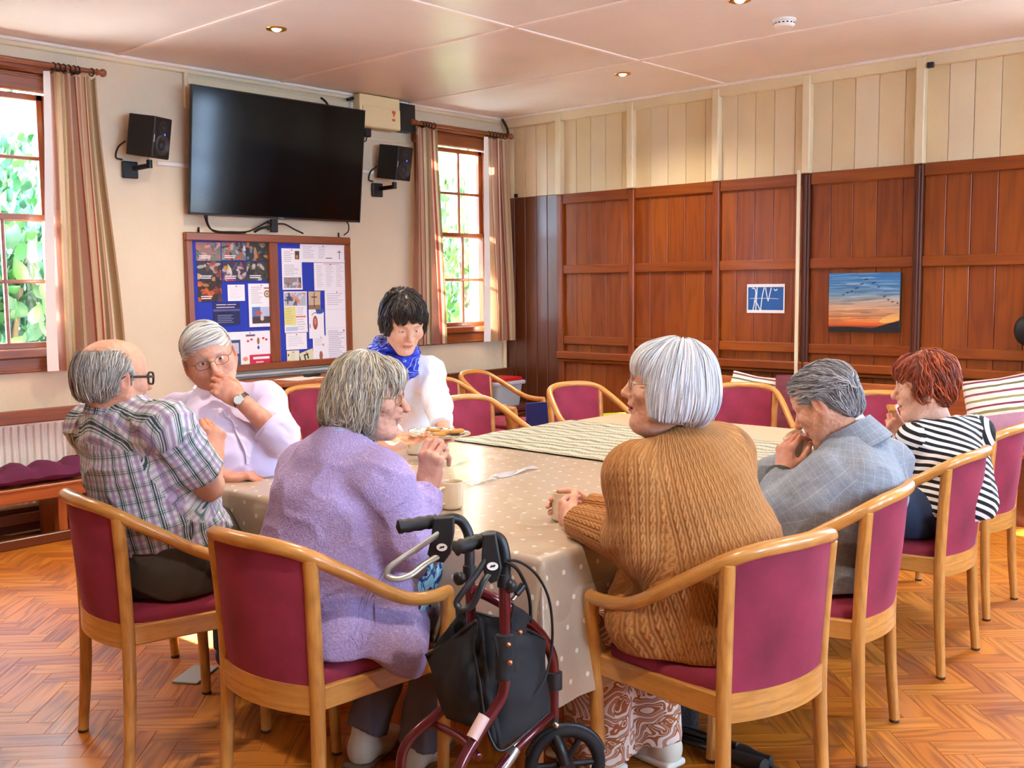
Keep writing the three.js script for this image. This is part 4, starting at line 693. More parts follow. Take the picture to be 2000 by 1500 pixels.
// ---------- curtains ----------
const stripes = rep(dtex(1024, 64, (u, v) => {
  const seq = [[0.00, 0.16, '#b98672'], [0.16, 0.19, '#dfc99a'], [0.19, 0.30, '#c3a27c'], [0.30, 0.33, '#a5483c'], [0.33, 0.36, '#e6d6ae'], [0.36, 0.47, '#a98f66'], [0.47, 0.50, '#d9c48c'], [0.50, 0.62, '#bb8a76'], [0.62, 0.64, '#8d3c34'], [0.64, 0.70, '#dccba6'], [0.70, 0.82, '#a78a62'], [0.82, 0.85, '#e8dab4'], [0.85, 0.93, '#c79a84'], [0.93, 0.96, '#a4503f'], [0.96, 1.01, '#d8c49a']];
  const c = hex(seq.find(([a, b]) => u >= a && u < b)[2]).convertLinearToSRGB(), n = 0.94 + 0.1 * pnoise(u * 512, v * 32, 512, 32, 6); return [c.r * n, c.g * n, c.b * n];
}), 0.46, 0.3);
const curtainM = phys({ map: stripes, roughness: 0.95, transmission: 0.16, thickness: 0, side: THREE.DoubleSide });
function curtain(t0, t1, b0, b1, yTop, yBot, z, pleats, label, seed, flareDir) {
  const r = rng(seed), ph = r() * 6, amp = 0.034, o = thing('curtain', label, 'curtain', [0, 0, 0], 0, 'striped curtains');
  const f = (u, v) => {
    const k = 1 - v, spread = smooth(0, 1, k), wob = 0.12 * Math.sin(u * 7 + ph) ;
    const w = Math.sin((u + wob * 0.3) * pleats * Math.PI * 2 + ph), x = mix(mix(t0, t1, u), mix(b0, b1, u), spread) + 0.012 * Math.cos(u * pleats * 6.28 + ph) * k;
    return V(x, mix(yBot, yTop, v) + (v > 0.98 ? 0.006 * Math.cos(u * pleats * 12.56) : 0), z + amp * w * mix(0.55, 1.1, k) + 0.018 * Math.sin(u * pleats * 3.1 + k * 2 + ph));
  };
  const g = sheet(f, 120, 40, Math.max(Math.abs(t1 - t0), Math.abs(b1 - b0)) * 2.1, yTop - yBot); part('cloth', g, curtainM, o);
  const tape = sheet((u, v) => { const p = f(u, 0.965 + 0.035 * v); p.z -= 0.004; return p; }, 80, 2, 1, 0.05); part('header_tape', tape, std({ color: hex('#d9cdb4'), roughness: 0.9, side: THREE.DoubleSide }), o);
  if (flareDir) part('lining', sheet((u, v) => { const p = f(0, v); p.x += mix(-0.055, 0.004, u) * mix(0.5, 1, 1 - v); p.z += mix(-0.02, 0.004, u); return p; }, 4, 30, 0.06, 1.7), std({ color: hex('#f2efe8'), roughness: 0.9, side: THREE.DoubleSide }), o);
  return o;
}
function rod(x0, x1, y, z, rings, label) {
  const o = thing('curtain_rod', label, 'curtain rod', [0, 0, 0]);
  part('pole', tube([[x0, y, z], [x1, y, z]], 0.0145, { seg: 2, sides: 14 }), M.frameWood, o);
  for (const [x, s] of [[x0, -1], [x1, 1]]) part('finial', lathe([[0.0145, -0.005], [0.021, 0.002], [0.016, 0.012], [0.014, 0.02], [0.022, 0.03], [0.025, 0.042], [0.019, 0.055], [0, 0.062]], 20).rotateZ(-s * Math.PI / 2).translate(x, y, z), M.frameWood, o);
  for (const x of rings) { const g = new THREE.TorusGeometry(0.022, 0.004, 8, 22); g.rotateY(Math.PI / 2 + 0.2); part('ring', g.translate(x, y - 0.006, z), M.iron, o); }
  for (const x of [x0 + 0.1, x1 - 0.1]) part('bracket', span(x - 0.008, x + 0.008, y - 0.02, y + 0.008, ZL, z, 0.002), M.frameWood, o);
}
curtain(2.785, 3.06, 2.745, 3.15, 2.685, 0.945, -6.085, 4.5, 'striped curtain at the right of the large left window', 3, 1);
curtain(5.645, 5.885, 5.60, 5.95, 2.672, 0.955, -6.085, 4.5, 'striped curtain at the left of the small far window', 8);
curtain(6.455, 6.735, 6.475, 6.80, 2.665, 0.945, -6.085, 4.5, 'striped curtain at the corner side of the small far window', 12, 1);
rod(1.6, 3.06, 2.722, -6.085, [2.80, 2.83, 2.86, 2.89, 2.92, 2.945, 3.03], 'brown wooden curtain rod over the large left window');
rod(5.66, 6.735, 2.706, -6.085, [5.72, 5.75, 5.78, 5.81, 5.85, 6.49, 6.53, 6.57, 6.61, 6.65, 6.70], 'brown wooden curtain rod over the small far window');
struct('trim_40', span(6.755, 6.79, 0.0, 0.95, ZL, ZL + 0.03, 0.004), M.creamGloss);   // boxed pipe below the far curtain

// ---------- garden outside ----------
struct('ground', mv(cbox(40, 0.2, 30, 0.01), 3, -0.4, -3), std({ color: hex('#c9c2b4'), roughness: 1, map: T.mottle }));
{
  const p = thing('porch', 'white painted eaves and posts outside the windows', 'porch', [0, 0, ZL - 0.32]);
  part('soffit', span(-3, 8.5, 2.56, 2.60, -0.75, 0, 0.003), M.white, p); part('fascia', span(-3, 8.5, 2.50, 2.68, -0.80, -0.75, 0.003), M.white, p);
  for (const x of [3.5, 7.55]) part('post', span(x - 0.05, x + 0.05, -0.3, 2.56, -0.8, -0.70, 0.004), M.white, p);
  const leafG = (() => { const s = sheet((u, v) => { const y = v, w = Math.sin(Math.PI * Math.pow(v, 0.8)) * 0.30; return V((u - 0.5) * 2 * w, y, 0.10 * Math.sin(v * 2.4) - 0.10 * Math.abs(u - 0.5)); }, 2, 4, 1, 1); return s; })();
  const greens = [['#7fae3e', '#5c9434', '#a9c94e', '#4c8238'], ['#4f8f4a', '#3c7a48', '#79b05a', '#2f6a44']];
  const leafMs = [phys({ color: 0xffffff, roughness: 0.45, transmission: 0.35, thickness: 0, side: THREE.DoubleSide }), phys({ color: 0xffffff, roughness: 0.4, transmission: 0.3, thickness: 0, side: THREE.DoubleSide })];
  const bark = std({ color: hex('#6f5a45'), roughness: 0.9, map: T.mottle });
  function bush(x, z, w, h, d, n, size, pal, label, seed) {
    const r = rng(seed), o = thing('garden_shrub', label, 'shrub', [x, -0.3, z]);
    const m = new THREE.InstancedMesh(leafG, leafMs[pal], n); m.name = 'foliage'; m.userData.kind = 'stuff'; o.add(m);
    const q = new THREE.Quaternion(), e = new THREE.Euler(), M4 = new THREE.Matrix4();
    const heads = Array.from({ length: 34 + Math.round(w * 8) }, () => [(r() - 0.5) * w, (0.08 + 0.86 * r()) * h, (r() - 0.5) * d, (0.22 + 0.22 * r()) * (w > 3 ? 1.7 : 1)]);
    for (let i = 0; i < n; i++) {
      const [cx, cy, cz, cr] = heads[Math.floor(r() * heads.length)], a = r() * 6.283, b = Math.acos(2 * r() - 1), rr = cr * Math.cbrt(r());
      const s = size * (0.6 + 0.7 * r()); e.set(-0.6 + 1.6 * r(), r() * 6.283, (r() - 0.5) * 1.6);
      m.setMatrixAt(i, M4.compose(V(cx + rr * Math.sin(b) * Math.cos(a), cy + rr * Math.cos(b), cz + rr * Math.sin(b) * Math.sin(a)), q.setFromEuler(e), V(s, s, s)));
      m.setColorAt(i, hex(greens[pal][Math.floor(r() * 4)]).multiplyScalar(0.35 + 0.45 * r()));
    }
    for (let k = 0; k < 4; k++) { const a = (r() - 0.5) * w * 0.7; part('stem', tube([[a * 0.2, 0, 0], [a * 0.5, h * 0.35, (r() - 0.5) * d * 0.5], [a, h * 0.8, (r() - 0.5) * d * 0.7]], (t) => mix(0.045, 0.014, t), { seg: 10, sides: 7 }), bark, o); }
  }
  bush(3.0, -8.1, 1.3, 2.5, 0.8, 1500, 0.17, 1, 'broad leaved green shrub outside the left part of the large window', 21);
  bush(3.9, -8.8, 1.5, 3.4, 1.0, 1900, 0.15, 1, 'tall dark green shrub outside the large window', 22);
  bush(5.2, -9.6, 1.7, 3.8, 1.0, 1500, 0.13, 1, 'far green shrub between the two windows', 23);
  bush(7.4, -7.9, 1.3, 2.5, 0.7, 1100, 0.13, 0, 'light green shrub outside the small window', 24);
  bush(8.6, -8.6, 1.6, 3.8, 1.0, 1900, 0.14, 0, 'tall yellow green shrub outside the small window', 25);
  bush(9.6, -9.9, 2.2, 4.2, 1.0, 1500, 0.14, 0, 'far yellow green shrub outside the small window', 26);
  bush(4.6, -11.2, 5, 4.6, 1.2, 3200, 0.24, 1, 'tall dense hedge far outside the large window', 27);
  bush(10.8, -11.2, 5.4, 5, 1.2, 3600, 0.24, 0, 'tall dense hedge far outside the small window', 28);
  const t = thing('garden_tree', 'pale branching trunk among the leaves outside the small window', 'tree', [8.35, -0.3, -8.0]);
  part('trunk', tube([[0.35, 0, 0], [0.1, 0.9, 0.05], [-0.15, 1.6, 0], [-0.25, 2.6, -0.1], [0.1, 3.6, -0.2]], (u) => mix(0.075, 0.03, u), { seg: 20, sides: 9 }), bark, t); part('branch', tube([[0.05, 1.0, 0.02], [-0.35, 1.25, 0.0], [-0.75, 1.2, 0.1]], (u) => mix(0.045, 0.02, u), { seg: 12, sides: 8 }), bark, t); part('branch', tube([[-0.2, 1.9, 0], [0.15, 2.15, 0.1], [0.5, 2.0, 0.1]], (u) => mix(0.04, 0.018, u), { seg: 12, sides: 8 }), bark, t);
}

// ---------- signed distance modelling for bodies, clothes and hair ----------
const A3 = (p) => p.isVector3 ? [p.x, p.y, p.z] : p;
function cap(a, b, ra, rb) {   // tapered capsule
  const [ax, ay, az] = A3(a), [bx, by, bz] = A3(b), ux = bx - ax, uy = by - ay, uz = bz - az, L = ux * ux + uy * uy + uz * uz || 1e-9;
  const f = (x, y, z) => { const t = clamp(((x - ax) * ux + (y - ay) * uy + (z - az) * uz) / L), dx = x - ax - ux * t, dy = y - ay - uy * t, dz = z - az - uz * t; return Math.sqrt(dx * dx + dy * dy + dz * dz) - (ra + (rb - ra) * t); };
  f.c = [(ax + bx) / 2, (ay + by) / 2, (az + bz) / 2]; f.r = Math.sqrt(L) / 2 + Math.max(ra, rb); return f;
}
function ecap(a, b, ra, rb, side) {   // capsule of elliptic section, radii [along side, across]
  const P = V(...A3(a)), Q = V(...A3(b)), ax = Q.clone().sub(P), L = ax.length() || 1e-6; ax.divideScalar(L);
  const s = V(...A3(side)); s.addScaledVector(ax, -s.dot(ax)).normalize(); const w = ax.clone().cross(s);
  const f = (x, y, z) => {
    const px = x - P.x, py = y - P.y, pz = z - P.z, h = px * ax.x + py * ax.y + pz * ax.z, t = clamp(h / L), e = h - t * L;
    const u = px * s.x + py * s.y + pz * s.z, v = px * w.x + py * w.y + pz * w.z, rs = ra[0] + (rb[0] - ra[0]) * t, rw = ra[1] + (rb[1] - ra[1]) * t, re = Math.min(rs, rw) * 0.85;
    const q0 = u / rs, q1 = v / rw, q2 = e / re, k0 = Math.sqrt(q0 * q0 + q1 * q1 + q2 * q2); if (k0 < 1e-4) return -Math.min(rs, rw);
    const k1 = Math.sqrt((q0 / rs) ** 2 + (q1 / rw) ** 2 + (q2 / re) ** 2); return k0 * (k0 - 1) / k1;
  };
  f.c = A3(P.clone().lerp(Q, 0.5)); f.r = L / 2 + Math.max(...ra, ...rb); return f;
}
function ell(c, r, X, Y) {   // ellipsoid, optional axes X, Y
  const [cx, cy, cz] = A3(c), x0 = X ? A3(X.clone().normalize()) : [1, 0, 0], y0 = Y ? A3(Y.clone().normalize()) : [0, 1, 0], z0 = [x0[1] * y0[2] - x0[2] * y0[1], x0[2] * y0[0] - x0[0] * y0[2], x0[0] * y0[1] - x0[1] * y0[0]];
  const f = (x, y, z) => {
    x -= cx; y -= cy; z -= cz; const a = (x * x0[0] + y * x0[1] + z * x0[2]) / r[0], b = (x * y0[0] + y * y0[1] + z * y0[2]) / r[1], d = (x * z0[0] + y * z0[1] + z * z0[2]) / r[2];
    const k0 = Math.sqrt(a * a + b * b + d * d); if (k0 < 1e-4) return -Math.min(...r); return k0 * (k0 - 1) / Math.sqrt((a / r[0]) ** 2 + (b / r[1]) ** 2 + (d / r[2]) ** 2);
  };
  f.c = [cx, cy, cz]; f.r = Math.max(...r); return f;
}
class Field {
  constructor() { this.ops = []; this.warp = null; }
  add(f, k = 0.02) { this.ops.push([0, f, k]); return this; }
  cut(f, k = 0.006) { this.ops.push([1, f, k]); return this; }
  clip(f, k = 0.004) { this.ops.push([2, f, k]); return this; }   // keep where f < 0
  groove(a, b, w, depth) { this.ops.push([3, cap(a, b, 0, 0), w, depth]); return this; }   // dent (depth > 0) or ridge along a segment
  at(x, y, z) {
    let d = 1e3;
    for (const [t, f, k, e] of this.ops) {
      if (f.c) { const dx = x - f.c[0], dy = y - f.c[1], dz = z - f.c[2], q = Math.sqrt(dx * dx + dy * dy + dz * dz) - f.r; if (t === 0 ? q > d + k * 1.5 + 0.02 && q > 0 : t === 3 ? q > k * 3 : t === 1 && q > k + 0.02 + Math.max(0, -d)) continue; }
      const g = f(x, y, z);
      if (t === 0) { const h = Math.max(k - Math.abs(d - g), 0) / k; d = Math.min(d, g) - h * h * k * 0.25; }
      else if (t === 1) { const h = Math.max(k - Math.abs(d + g), 0) / k; d = Math.max(d, -g) + h * h * k * 0.25; }
      else if (t === 2) { const h = Math.max(k - Math.abs(d - g), 0) / k; d = Math.max(d, g) + h * h * k * 0.25; }
      else d += e * Math.exp(-(g * g) / (k * k));
    }
    return this.warp ? d + this.warp(x, y, z, d) : d;
  }
  grad(p, e = 0.002) { const f = (x, y, z) => this.at(x, y, z); return V(f(p.x + e, p.y, p.z) - f(p.x - e, p.y, p.z), f(p.x, p.y + e, p.z) - f(p.x, p.y - e, p.z), f(p.x, p.y, p.z + e) - f(p.x, p.y, p.z - e)).normalize(); }
}
function nets(F, lo, hi, h) {   // surface nets on a sparse grid
  const n = [0, 1, 2].map((i) => Math.ceil((hi[i] - lo[i]) / h) + 2), [nx, ny, nz] = n, B = 4, val = new Float32Array(nx * ny * nz);
  for (let bz = 0; bz < nz; bz += B) for (let by = 0; by < ny; by += B) for (let bx = 0; bx < nx; bx += B) {
    const c = F.at(lo[0] + (bx + 1.5) * h, lo[1] + (by + 1.5) * h, lo[2] + (bz + 1.5) * h), far = Math.abs(c) > 1.7 * B * h, ex = Math.min(bx + B, nx), ey = Math.min(by + B, ny), ez = Math.min(bz + B, nz);
    for (let z = bz; z < ez; z++) for (let y = by; y < ey; y++) for (let x = bx; x < ex; x++) val[(z * ny + y) * nx + x] = far ? c : F.at(lo[0] + x * h, lo[1] + y * h, lo[2] + z * h);
  }
  const pos = [], idx = [], map = new Int32Array(nx * ny * nz).fill(-1), o = [];
  for (let i = 0; i < 8; i++) o.push((i & 1) + ((i >> 1) & 1) * nx + (i >> 2) * nx * ny);
  const E = [[0, 1], [2, 3], [4, 5], [6, 7], [0, 2], [1, 3], [4, 6], [5, 7], [0, 4], [1, 5], [2, 6], [3, 7]];
  for (let z = 0; z < nz - 1; z++) for (let y = 0; y < ny - 1; y++) for (let x = 0; x < nx - 1; x++) {
    const b = (z * ny + y) * nx + x; let m = 0; for (let i = 0; i < 8; i++) if (val[b + o[i]] < 0) m |= 1 << i;
    if (m === 0 || m === 255) continue;
    let sx = 0, sy = 0, sz = 0, k = 0;
    for (const [i, j] of E) if (((m >> i) & 1) !== ((m >> j) & 1)) { const a = val[b + o[i]], c = val[b + o[j]], t = a / (a - c); sx += (i & 1) + ((j & 1) - (i & 1)) * t; sy += ((i >> 1) & 1) + (((j >> 1) & 1) - ((i >> 1) & 1)) * t; sz += (i >> 2) + ((j >> 2) - (i >> 2)) * t; k++; }
    map[b] = pos.length / 3; pos.push(lo[0] + (x + sx / k) * h, lo[1] + (y + sy / k) * h, lo[2] + (z + sz / k) * h);
  }
  const S = [1, nx, nx * ny];
  for (let z = 1; z < nz - 1; z++) for (let y = 1; y < ny - 1; y++) for (let x = 1; x < nx - 1; x++) {
    const b = (z * ny + y) * nx + x, s = val[b] < 0;
    for (let a = 0; a < 3; a++) {
      if (s === (val[b + S[a]] < 0)) continue;
      const u = S[(a + 1) % 3], v = S[(a + 2) % 3], p = map[b - u - v], q = map[b - v], r = map[b], t = map[b - u];
      if (p < 0 || q < 0 || r < 0 || t < 0) continue;
      s ? idx.push(p, q, r, p, r, t) : idx.push(p, r, q, p, t, r);
    }
  }
  return { pos, idx };
}
function bounds(F, pad = 0.03) { const lo = [1e9, 1e9, 1e9], hi = [-1e9, -1e9, -1e9]; for (const [t, f] of F.ops) if (t === 0 && f.c) for (let i = 0; i < 3; i++) { lo[i] = Math.min(lo[i], f.c[i] - f.r - pad); hi[i] = Math.max(hi[i], f.c[i] + f.r + pad); } return [lo, hi]; }
function netGeo(m, { color, charts, pick, frame } = {}) {
  const g = new THREE.BufferGeometry(); g.setAttribute('position', new THREE.Float32BufferAttribute(m.pos, 3)); g.setIndex(m.idx); g.computeVertexNormals();
  const p = g.attributes.position, n = g.attributes.normal;
  if (color) { const c = new Float32Array(p.count * 3); for (let i = 0; i < p.count; i++) { const k = color(p.getX(i), p.getY(i), p.getZ(i), n.getX(i), n.getY(i), n.getZ(i)); c[i * 3] = k[0]; c[i * 3 + 1] = k[1]; c[i * 3 + 2] = k[2]; } g.setAttribute('color', new THREE.BufferAttribute(c, 3)); }
  if (frame) g.applyMatrix4(frame);
  if (!charts) { g.setAttribute('uv', new THREE.BufferAttribute(new Float32Array(p.count * 2), 2)); return g; }
  const q = g.toNonIndexed(), P = q.attributes.position, uv = new Float32Array(P.count * 2);
  for (const c of charts) { c.A = V(...A3(c.a)); c.d = V(...A3(c.b)).sub(c.A); c.len = c.d.length(); c.d.divideScalar(c.len); c.s = V(...A3(c.side)); c.s.addScaledVector(c.d, -c.s.dot(c.d)).normalize(); c.w = c.d.clone().cross(c.s); }
  const w = V();
  for (let i = 0; i < P.count; i += 3) {
    const cx = (P.getX(i) + P.getX(i + 1) + P.getX(i + 2)) / 3, cy = (P.getY(i) + P.getY(i + 1) + P.getY(i + 2)) / 3, cz = (P.getZ(i) + P.getZ(i + 1) + P.getZ(i + 2)) / 3;
    const c = charts[pick(cx, cy, cz)]; w.set(cx, cy, cz).sub(c.A); const a0 = Math.atan2(w.dot(c.w), w.dot(c.s));
    for (let k = 0; k < 3; k++) { w.set(P.getX(i + k), P.getY(i + k), P.getZ(i + k)).sub(c.A); let a = Math.atan2(w.dot(c.w), w.dot(c.s)); while (a - a0 > Math.PI) a -= 2 * Math.PI; while (a0 - a > Math.PI) a += 2 * Math.PI; uv[(i + k) * 2] = a * c.R; uv[(i + k) * 2 + 1] = w.dot(c.d) + (c.v0 || 0); }
  }
  q.setAttribute('uv', new THREE.BufferAttribute(uv, 2)); return q;
}
const segDist = (c, x, y, z) => { const [ax, ay, az] = A3(c.a), [bx, by, bz] = A3(c.b), ux = bx - ax, uy = by - ay, uz = bz - az, t = clamp(((x - ax) * ux + (y - ay) * uy + (z - az) * uz) / (ux * ux + uy * uy + uz * uz)); return Math.hypot(x - ax - ux * t, y - ay - uy * t, z - az - uz * t) - (c.fat || 0); };
const nearest = (charts) => (x, y, z) => { let b = 0, d = 1e9; charts.forEach((c, i) => { const e = segDist(c, x, y, z); if (e < d) { d = e; b = i; } }); return b; };
const flatCap = (a, b, ra, rb, end = 1) => { const f = cap(a, b, ra, rb), A = V(...A3(a)), B = V(...A3(b)), d = B.clone().sub(A).normalize(), k = B.dot(d) + 0.0; const g = (x, y, z) => Math.max(f(x, y, z), x * d.x + y * d.y + z * d.z - k); g.c = f.c; g.r = f.r; return g; };

// ---------- heads ----------
const lin = (s) => { const c = hex(s); return [c.r, c.g, c.b]; };
const mix3 = (a, b, t) => [mix(a[0], b[0], t), mix(a[1], b[1], t), mix(a[2], b[2], t)];
function frameOf(O, Zdir, Ydir) {   // local +z along Zdir, +y near Ydir
  const z = Zdir.clone().normalize(), y = Ydir.clone().addScaledVector(z, -Ydir.dot(z)).normalize(), x = y.clone().cross(z); return new THREE.Matrix4().makeBasis(x, y, z).setPosition(O);
}
function headField({ wide = 1, jaw = 1, nose = 1, age = 1, neckTo = [0, -0.16, -0.04], neckR = 0.055, lips = 1, mouthOpen = 0, cheek = 1, doubleChin = 0, noseDrop = 0 } = {}) {
  const F = new Field(), w = wide;
  F.add(ell([0, 0.032, -0.014], [0.077 * w, 0.087, 0.096])).add(ell([0, 0.045, 0.028], [0.066 * w, 0.062, 0.064]), 0.03).add(ell([0, -0.030, 0.028], [0.061 * w, 0.078, 0.062]), 0.03);
  for (const s of [-1, 1]) {
    F.add(cap([s * 0.056 * w * jaw, -0.035, -0.004], [s * 0.020, -0.100, 0.062], 0.022, 0.017), 0.03);
    F.add(ell([s * 0.042 * w, -0.020, 0.062], [0.024 * cheek, 0.020 * cheek, 0.020]), 0.022);
    F.add(cap([s * 0.048 * w, 0.024, 0.066], [s * 0.012, 0.026, 0.086], 0.009, 0.010), 0.014);
  }
  F.add(ell([0, -0.102, 0.070], [0.022, 0.015, 0.016]), 0.02);
  if (doubleChin) F.add(ell([0, -0.105, 0.030], [0.045, 0.03 * doubleChin, 0.045]), 0.03);
  F.add(cap([0, -0.05, -0.018], neckTo, neckR * 0.97, neckR * 1.08), 0.03);
  for (const s of [-1, 1]) F.cut(ell([s * 0.031, 0.010, 0.099], [0.019, 0.013, 0.016]), 0.016);
  F.add(cap([0, 0.014, 0.087], [0, -0.024 - noseDrop, 0.087 + 0.024 * nose], 0.0075, 0.0105 * Math.sqrt(nose)), 0.012); F.add(ell([0, -0.028 - noseDrop, 0.089 + 0.020 * nose], [0.0125, 0.0095, 0.011]), 0.006);
  for (const s of [-1, 1]) F.add(ell([s * 0.013, -0.030 - noseDrop * 0.7, 0.092], [0.0085, 0.0075, 0.011]), 0.006);
  F.add(ell([0, -0.052, 0.080], [0.026, 0.020, 0.016]), 0.02);
  F.add(cap([-0.020, -0.0565, 0.084], [0.020, -0.0565, 0.084], 0.0045 * lips, 0.0045 * lips), 0.006).add(ell([0, -0.0555, 0.094], [0.014, 0.0045 * lips, 0.006]), 0.006).add(ell([0, -0.0675, 0.0905], [0.016, 0.0055 * lips, 0.0075]), 0.006);
  F.groove([-0.022, -0.0618, 0.085], [0.022, -0.0618, 0.085], 0.004, 0.004 + mouthOpen * 0.012); F.groove([-0.012, -0.0612, 0.098], [0.012, -0.0612, 0.098], 0.004, 0.004 + mouthOpen * 0.012);
  for (const s of [-1, 1]) {
    F.add(ell([s * 0.031, 0.0075, 0.0755], [0.0150, 0.0118, 0.0125]), 0.004);   // lids over the eyeball
    F.groove([s * 0.019, -0.030, 0.096], [s * 0.031, -0.062, 0.080], 0.005, 0.0022 * age); F.groove([s * 0.020, -0.006, 0.088], [s * 0.042, -0.012, 0.078], 0.004, 0.0016 * age);
    // ear
    const X = V(0.35 * s, 0, 1), Y = V(-0.12 * s, 1, -0.22);
    F.add(ell([s * 0.0800 * w, -0.002, -0.010], [0.019, 0.032, 0.0075], X, Y), 0.008); F.cut(ell([s * 0.0885 * w, 0.0, -0.006], [0.010, 0.019, 0.0055], X, Y), 0.005); F.add(ell([s * 0.0770 * w, -0.028, -0.004], [0.009, 0.010, 0.006], X, Y), 0.006);
  }
  for (let i = 0; i < 3; i++) F.groove([-0.035, 0.048 + i * 0.012, 0.086 - i * 0.004], [0.035, 0.048 + i * 0.012, 0.086 - i * 0.004], 0.003, 0.0007 * age);
  F.warp = (x, y, z) => 0.0007 * age * noise3(x * 60, y * 60, z * 60);
  return F;
}
function headColor({ skin = '#d9a184', flush = '#c5705a', lip = '#a85a52', brow = '#9a8f86', iris = '#4a4238', browAmt = 0.7, lidDown = 0, spots = 0.4 }) {
  const S = lin(skin), R = lin(flush), L = lin(lip), Bw = lin(brow), I = lin(iris), W = [0.72, 0.70, 0.67], D = [0.05, 0.03, 0.025];
  return (x, y, z) => {
    const ax = Math.abs(x); let c = S; const n = noise3(x * 40, y * 40, z * 40), n2 = noise3(x * 130 + 5, y * 130, z * 130);
    let f = 0.35 * smooth(0.03, 0, Math.hypot(ax - 0.042, y + 0.022, z - 0.075)) + 0.45 * smooth(0.022, 0.004, Math.hypot(x, y + 0.028, z - 0.108)) + 0.4 * smooth(0.074, 0.084, ax) * smooth(0.05, 0.03, Math.abs(y)); c = mix3(c, R, clamp(f + 0.10 * n + 0.05));
    c = mix3(c, mix3(S, [0.25, 0.14, 0.09], 0.5), spots * 0.5 * smooth(0.55, 0.8, n2));
    if (z > 0.05) {
      const lipM = smooth(0.024, 0.018, ax) * smooth(0.0095, 0.006, Math.abs(y + 0.0615)); c = mix3(c, L, lipM * 0.85); c = mix3(c, D, smooth(0.0018, 0.0006, Math.abs(y + 0.0616)) * smooth(0.022, 0.016, ax) * 0.8);
      const bx = ax - 0.032, by = y - (0.0255 + 0.004 * Math.cos(bx * 60)); c = mix3(c, Bw, browAmt * smooth(0.024, 0.014, Math.abs(bx)) * smooth(0.0055, 0.0025, Math.abs(by)));
      const ex = (ax - 0.031) / 0.0128, ey = (y - 0.0070 + lidDown * 0.002) / (0.0054 * (1 - 0.55 * lidDown)), r = ex * ex + ey * ey;
      if (r < 1) { const ir = Math.hypot(ax - 0.030, y - 0.0072); c = ir < 0.0028 ? D : ir < 0.0058 ? I : W; c = mix3(c, D, smooth(0.55, 1, r) * 0.5); } else if (r < 1.7) c = mix3(c, [0.16, 0.08, 0.06], 0.55 * (y > 0.007 ? 1 : 0.5) * (1.7 - r) / 0.7);
    }
    return c;
  };
}
// ---------- hands: local wrist at the origin, +y to the fingers, +z out of the palm, +x to the thumb ----------
function handField({ curl = [0.5, 0.5, 0.55, 0.6], thumb = 0.5, spread = 0.04, sc = 1, wristR = 0.027, elbow = null, elbowR = 0.045, fist = 0 }) {
  const F = new Field(), s = sc;
  F.add(ecap([0, 0.012 * s, 0], [0, 0.080 * s, 0], [0.030 * s, 0.0145 * s], [0.040 * s, 0.0125 * s], [1, 0, 0]));
  F.add(ell([0.024 * s, 0.034 * s, 0.008 * s], [0.015 * s, 0.029 * s, 0.014 * s]), 0.012).add(ell([-0.024 * s, 0.035 * s, 0.006 * s], [0.013 * s, 0.030 * s, 0.012 * s]), 0.012);
  if (elbow) F.add(cap([0, -0.004, 0], elbow, wristR, elbowR), 0.02);
  const B = [[0.029, 0.084], [0.0095, 0.089], [-0.0105, 0.086], [-0.0290, 0.077]], L = [[0.043, 0.026, 0.021], [0.047, 0.030, 0.022], [0.043, 0.028, 0.021], [0.034, 0.021, 0.019]], R = [0.0098, 0.0100, 0.0096, 0.0086];
  B.forEach(([bx, by], i) => {
    let p = [bx * s, by * s, 0], a = 0; const sp = (1.5 - i) * spread, c = Array.isArray(curl[i]) ? curl[i] : [curl[i] * 0.9, curl[i] * 1.15, curl[i] * 0.7];
    F.add(ell([bx * s, by * s, -0.003 * s], [0.0105 * s, 0.012 * s, 0.0105 * s]), 0.008);
    for (let k = 0; k < 3; k++) { a += c[k]; const l = L[i][k] * s, q = [p[0] + Math.sin(sp) * Math.cos(a) * l, p[1] + Math.cos(a) * Math.cos(sp) * l, p[2] + Math.sin(a) * l], r0 = R[i] * s * (1 - 0.08 * k), r1 = R[i] * s * (1 - 0.08 * (k + 1)); F.add(cap(p, q, r0, r1), 0.0032); p = q; }
  });
  const dirs = [[[0.75, 0.65, 0.10], [0.30, 0.60, 0.72]], [[0.45, 0.88, 0.15], [-0.10, 0.78, 0.62]], [[0.25, 0.95, 0.15], [-0.35, 0.82, 0.45]]]; let p = [0.024 * s, 0.020 * s, 0.006 * s];
  dirs.forEach(([d0, d1], k) => { const d = V(...mix3(d0, d1, thumb)).normalize(), l = [0.043, 0.033, 0.027][k] * s, q = [p[0] + d.x * l, p[1] + d.y * l, p[2] + d.z * l]; F.add(cap(p, q, [0.0145, 0.0115, 0.0105][k] * s, [0.0115, 0.0105, 0.0088][k] * s), k ? 0.004 : 0.012); p = q; });
  F.warp = (x, y, z) => 0.0006 * noise3(x * 90, y * 90, z * 90); return F;
}
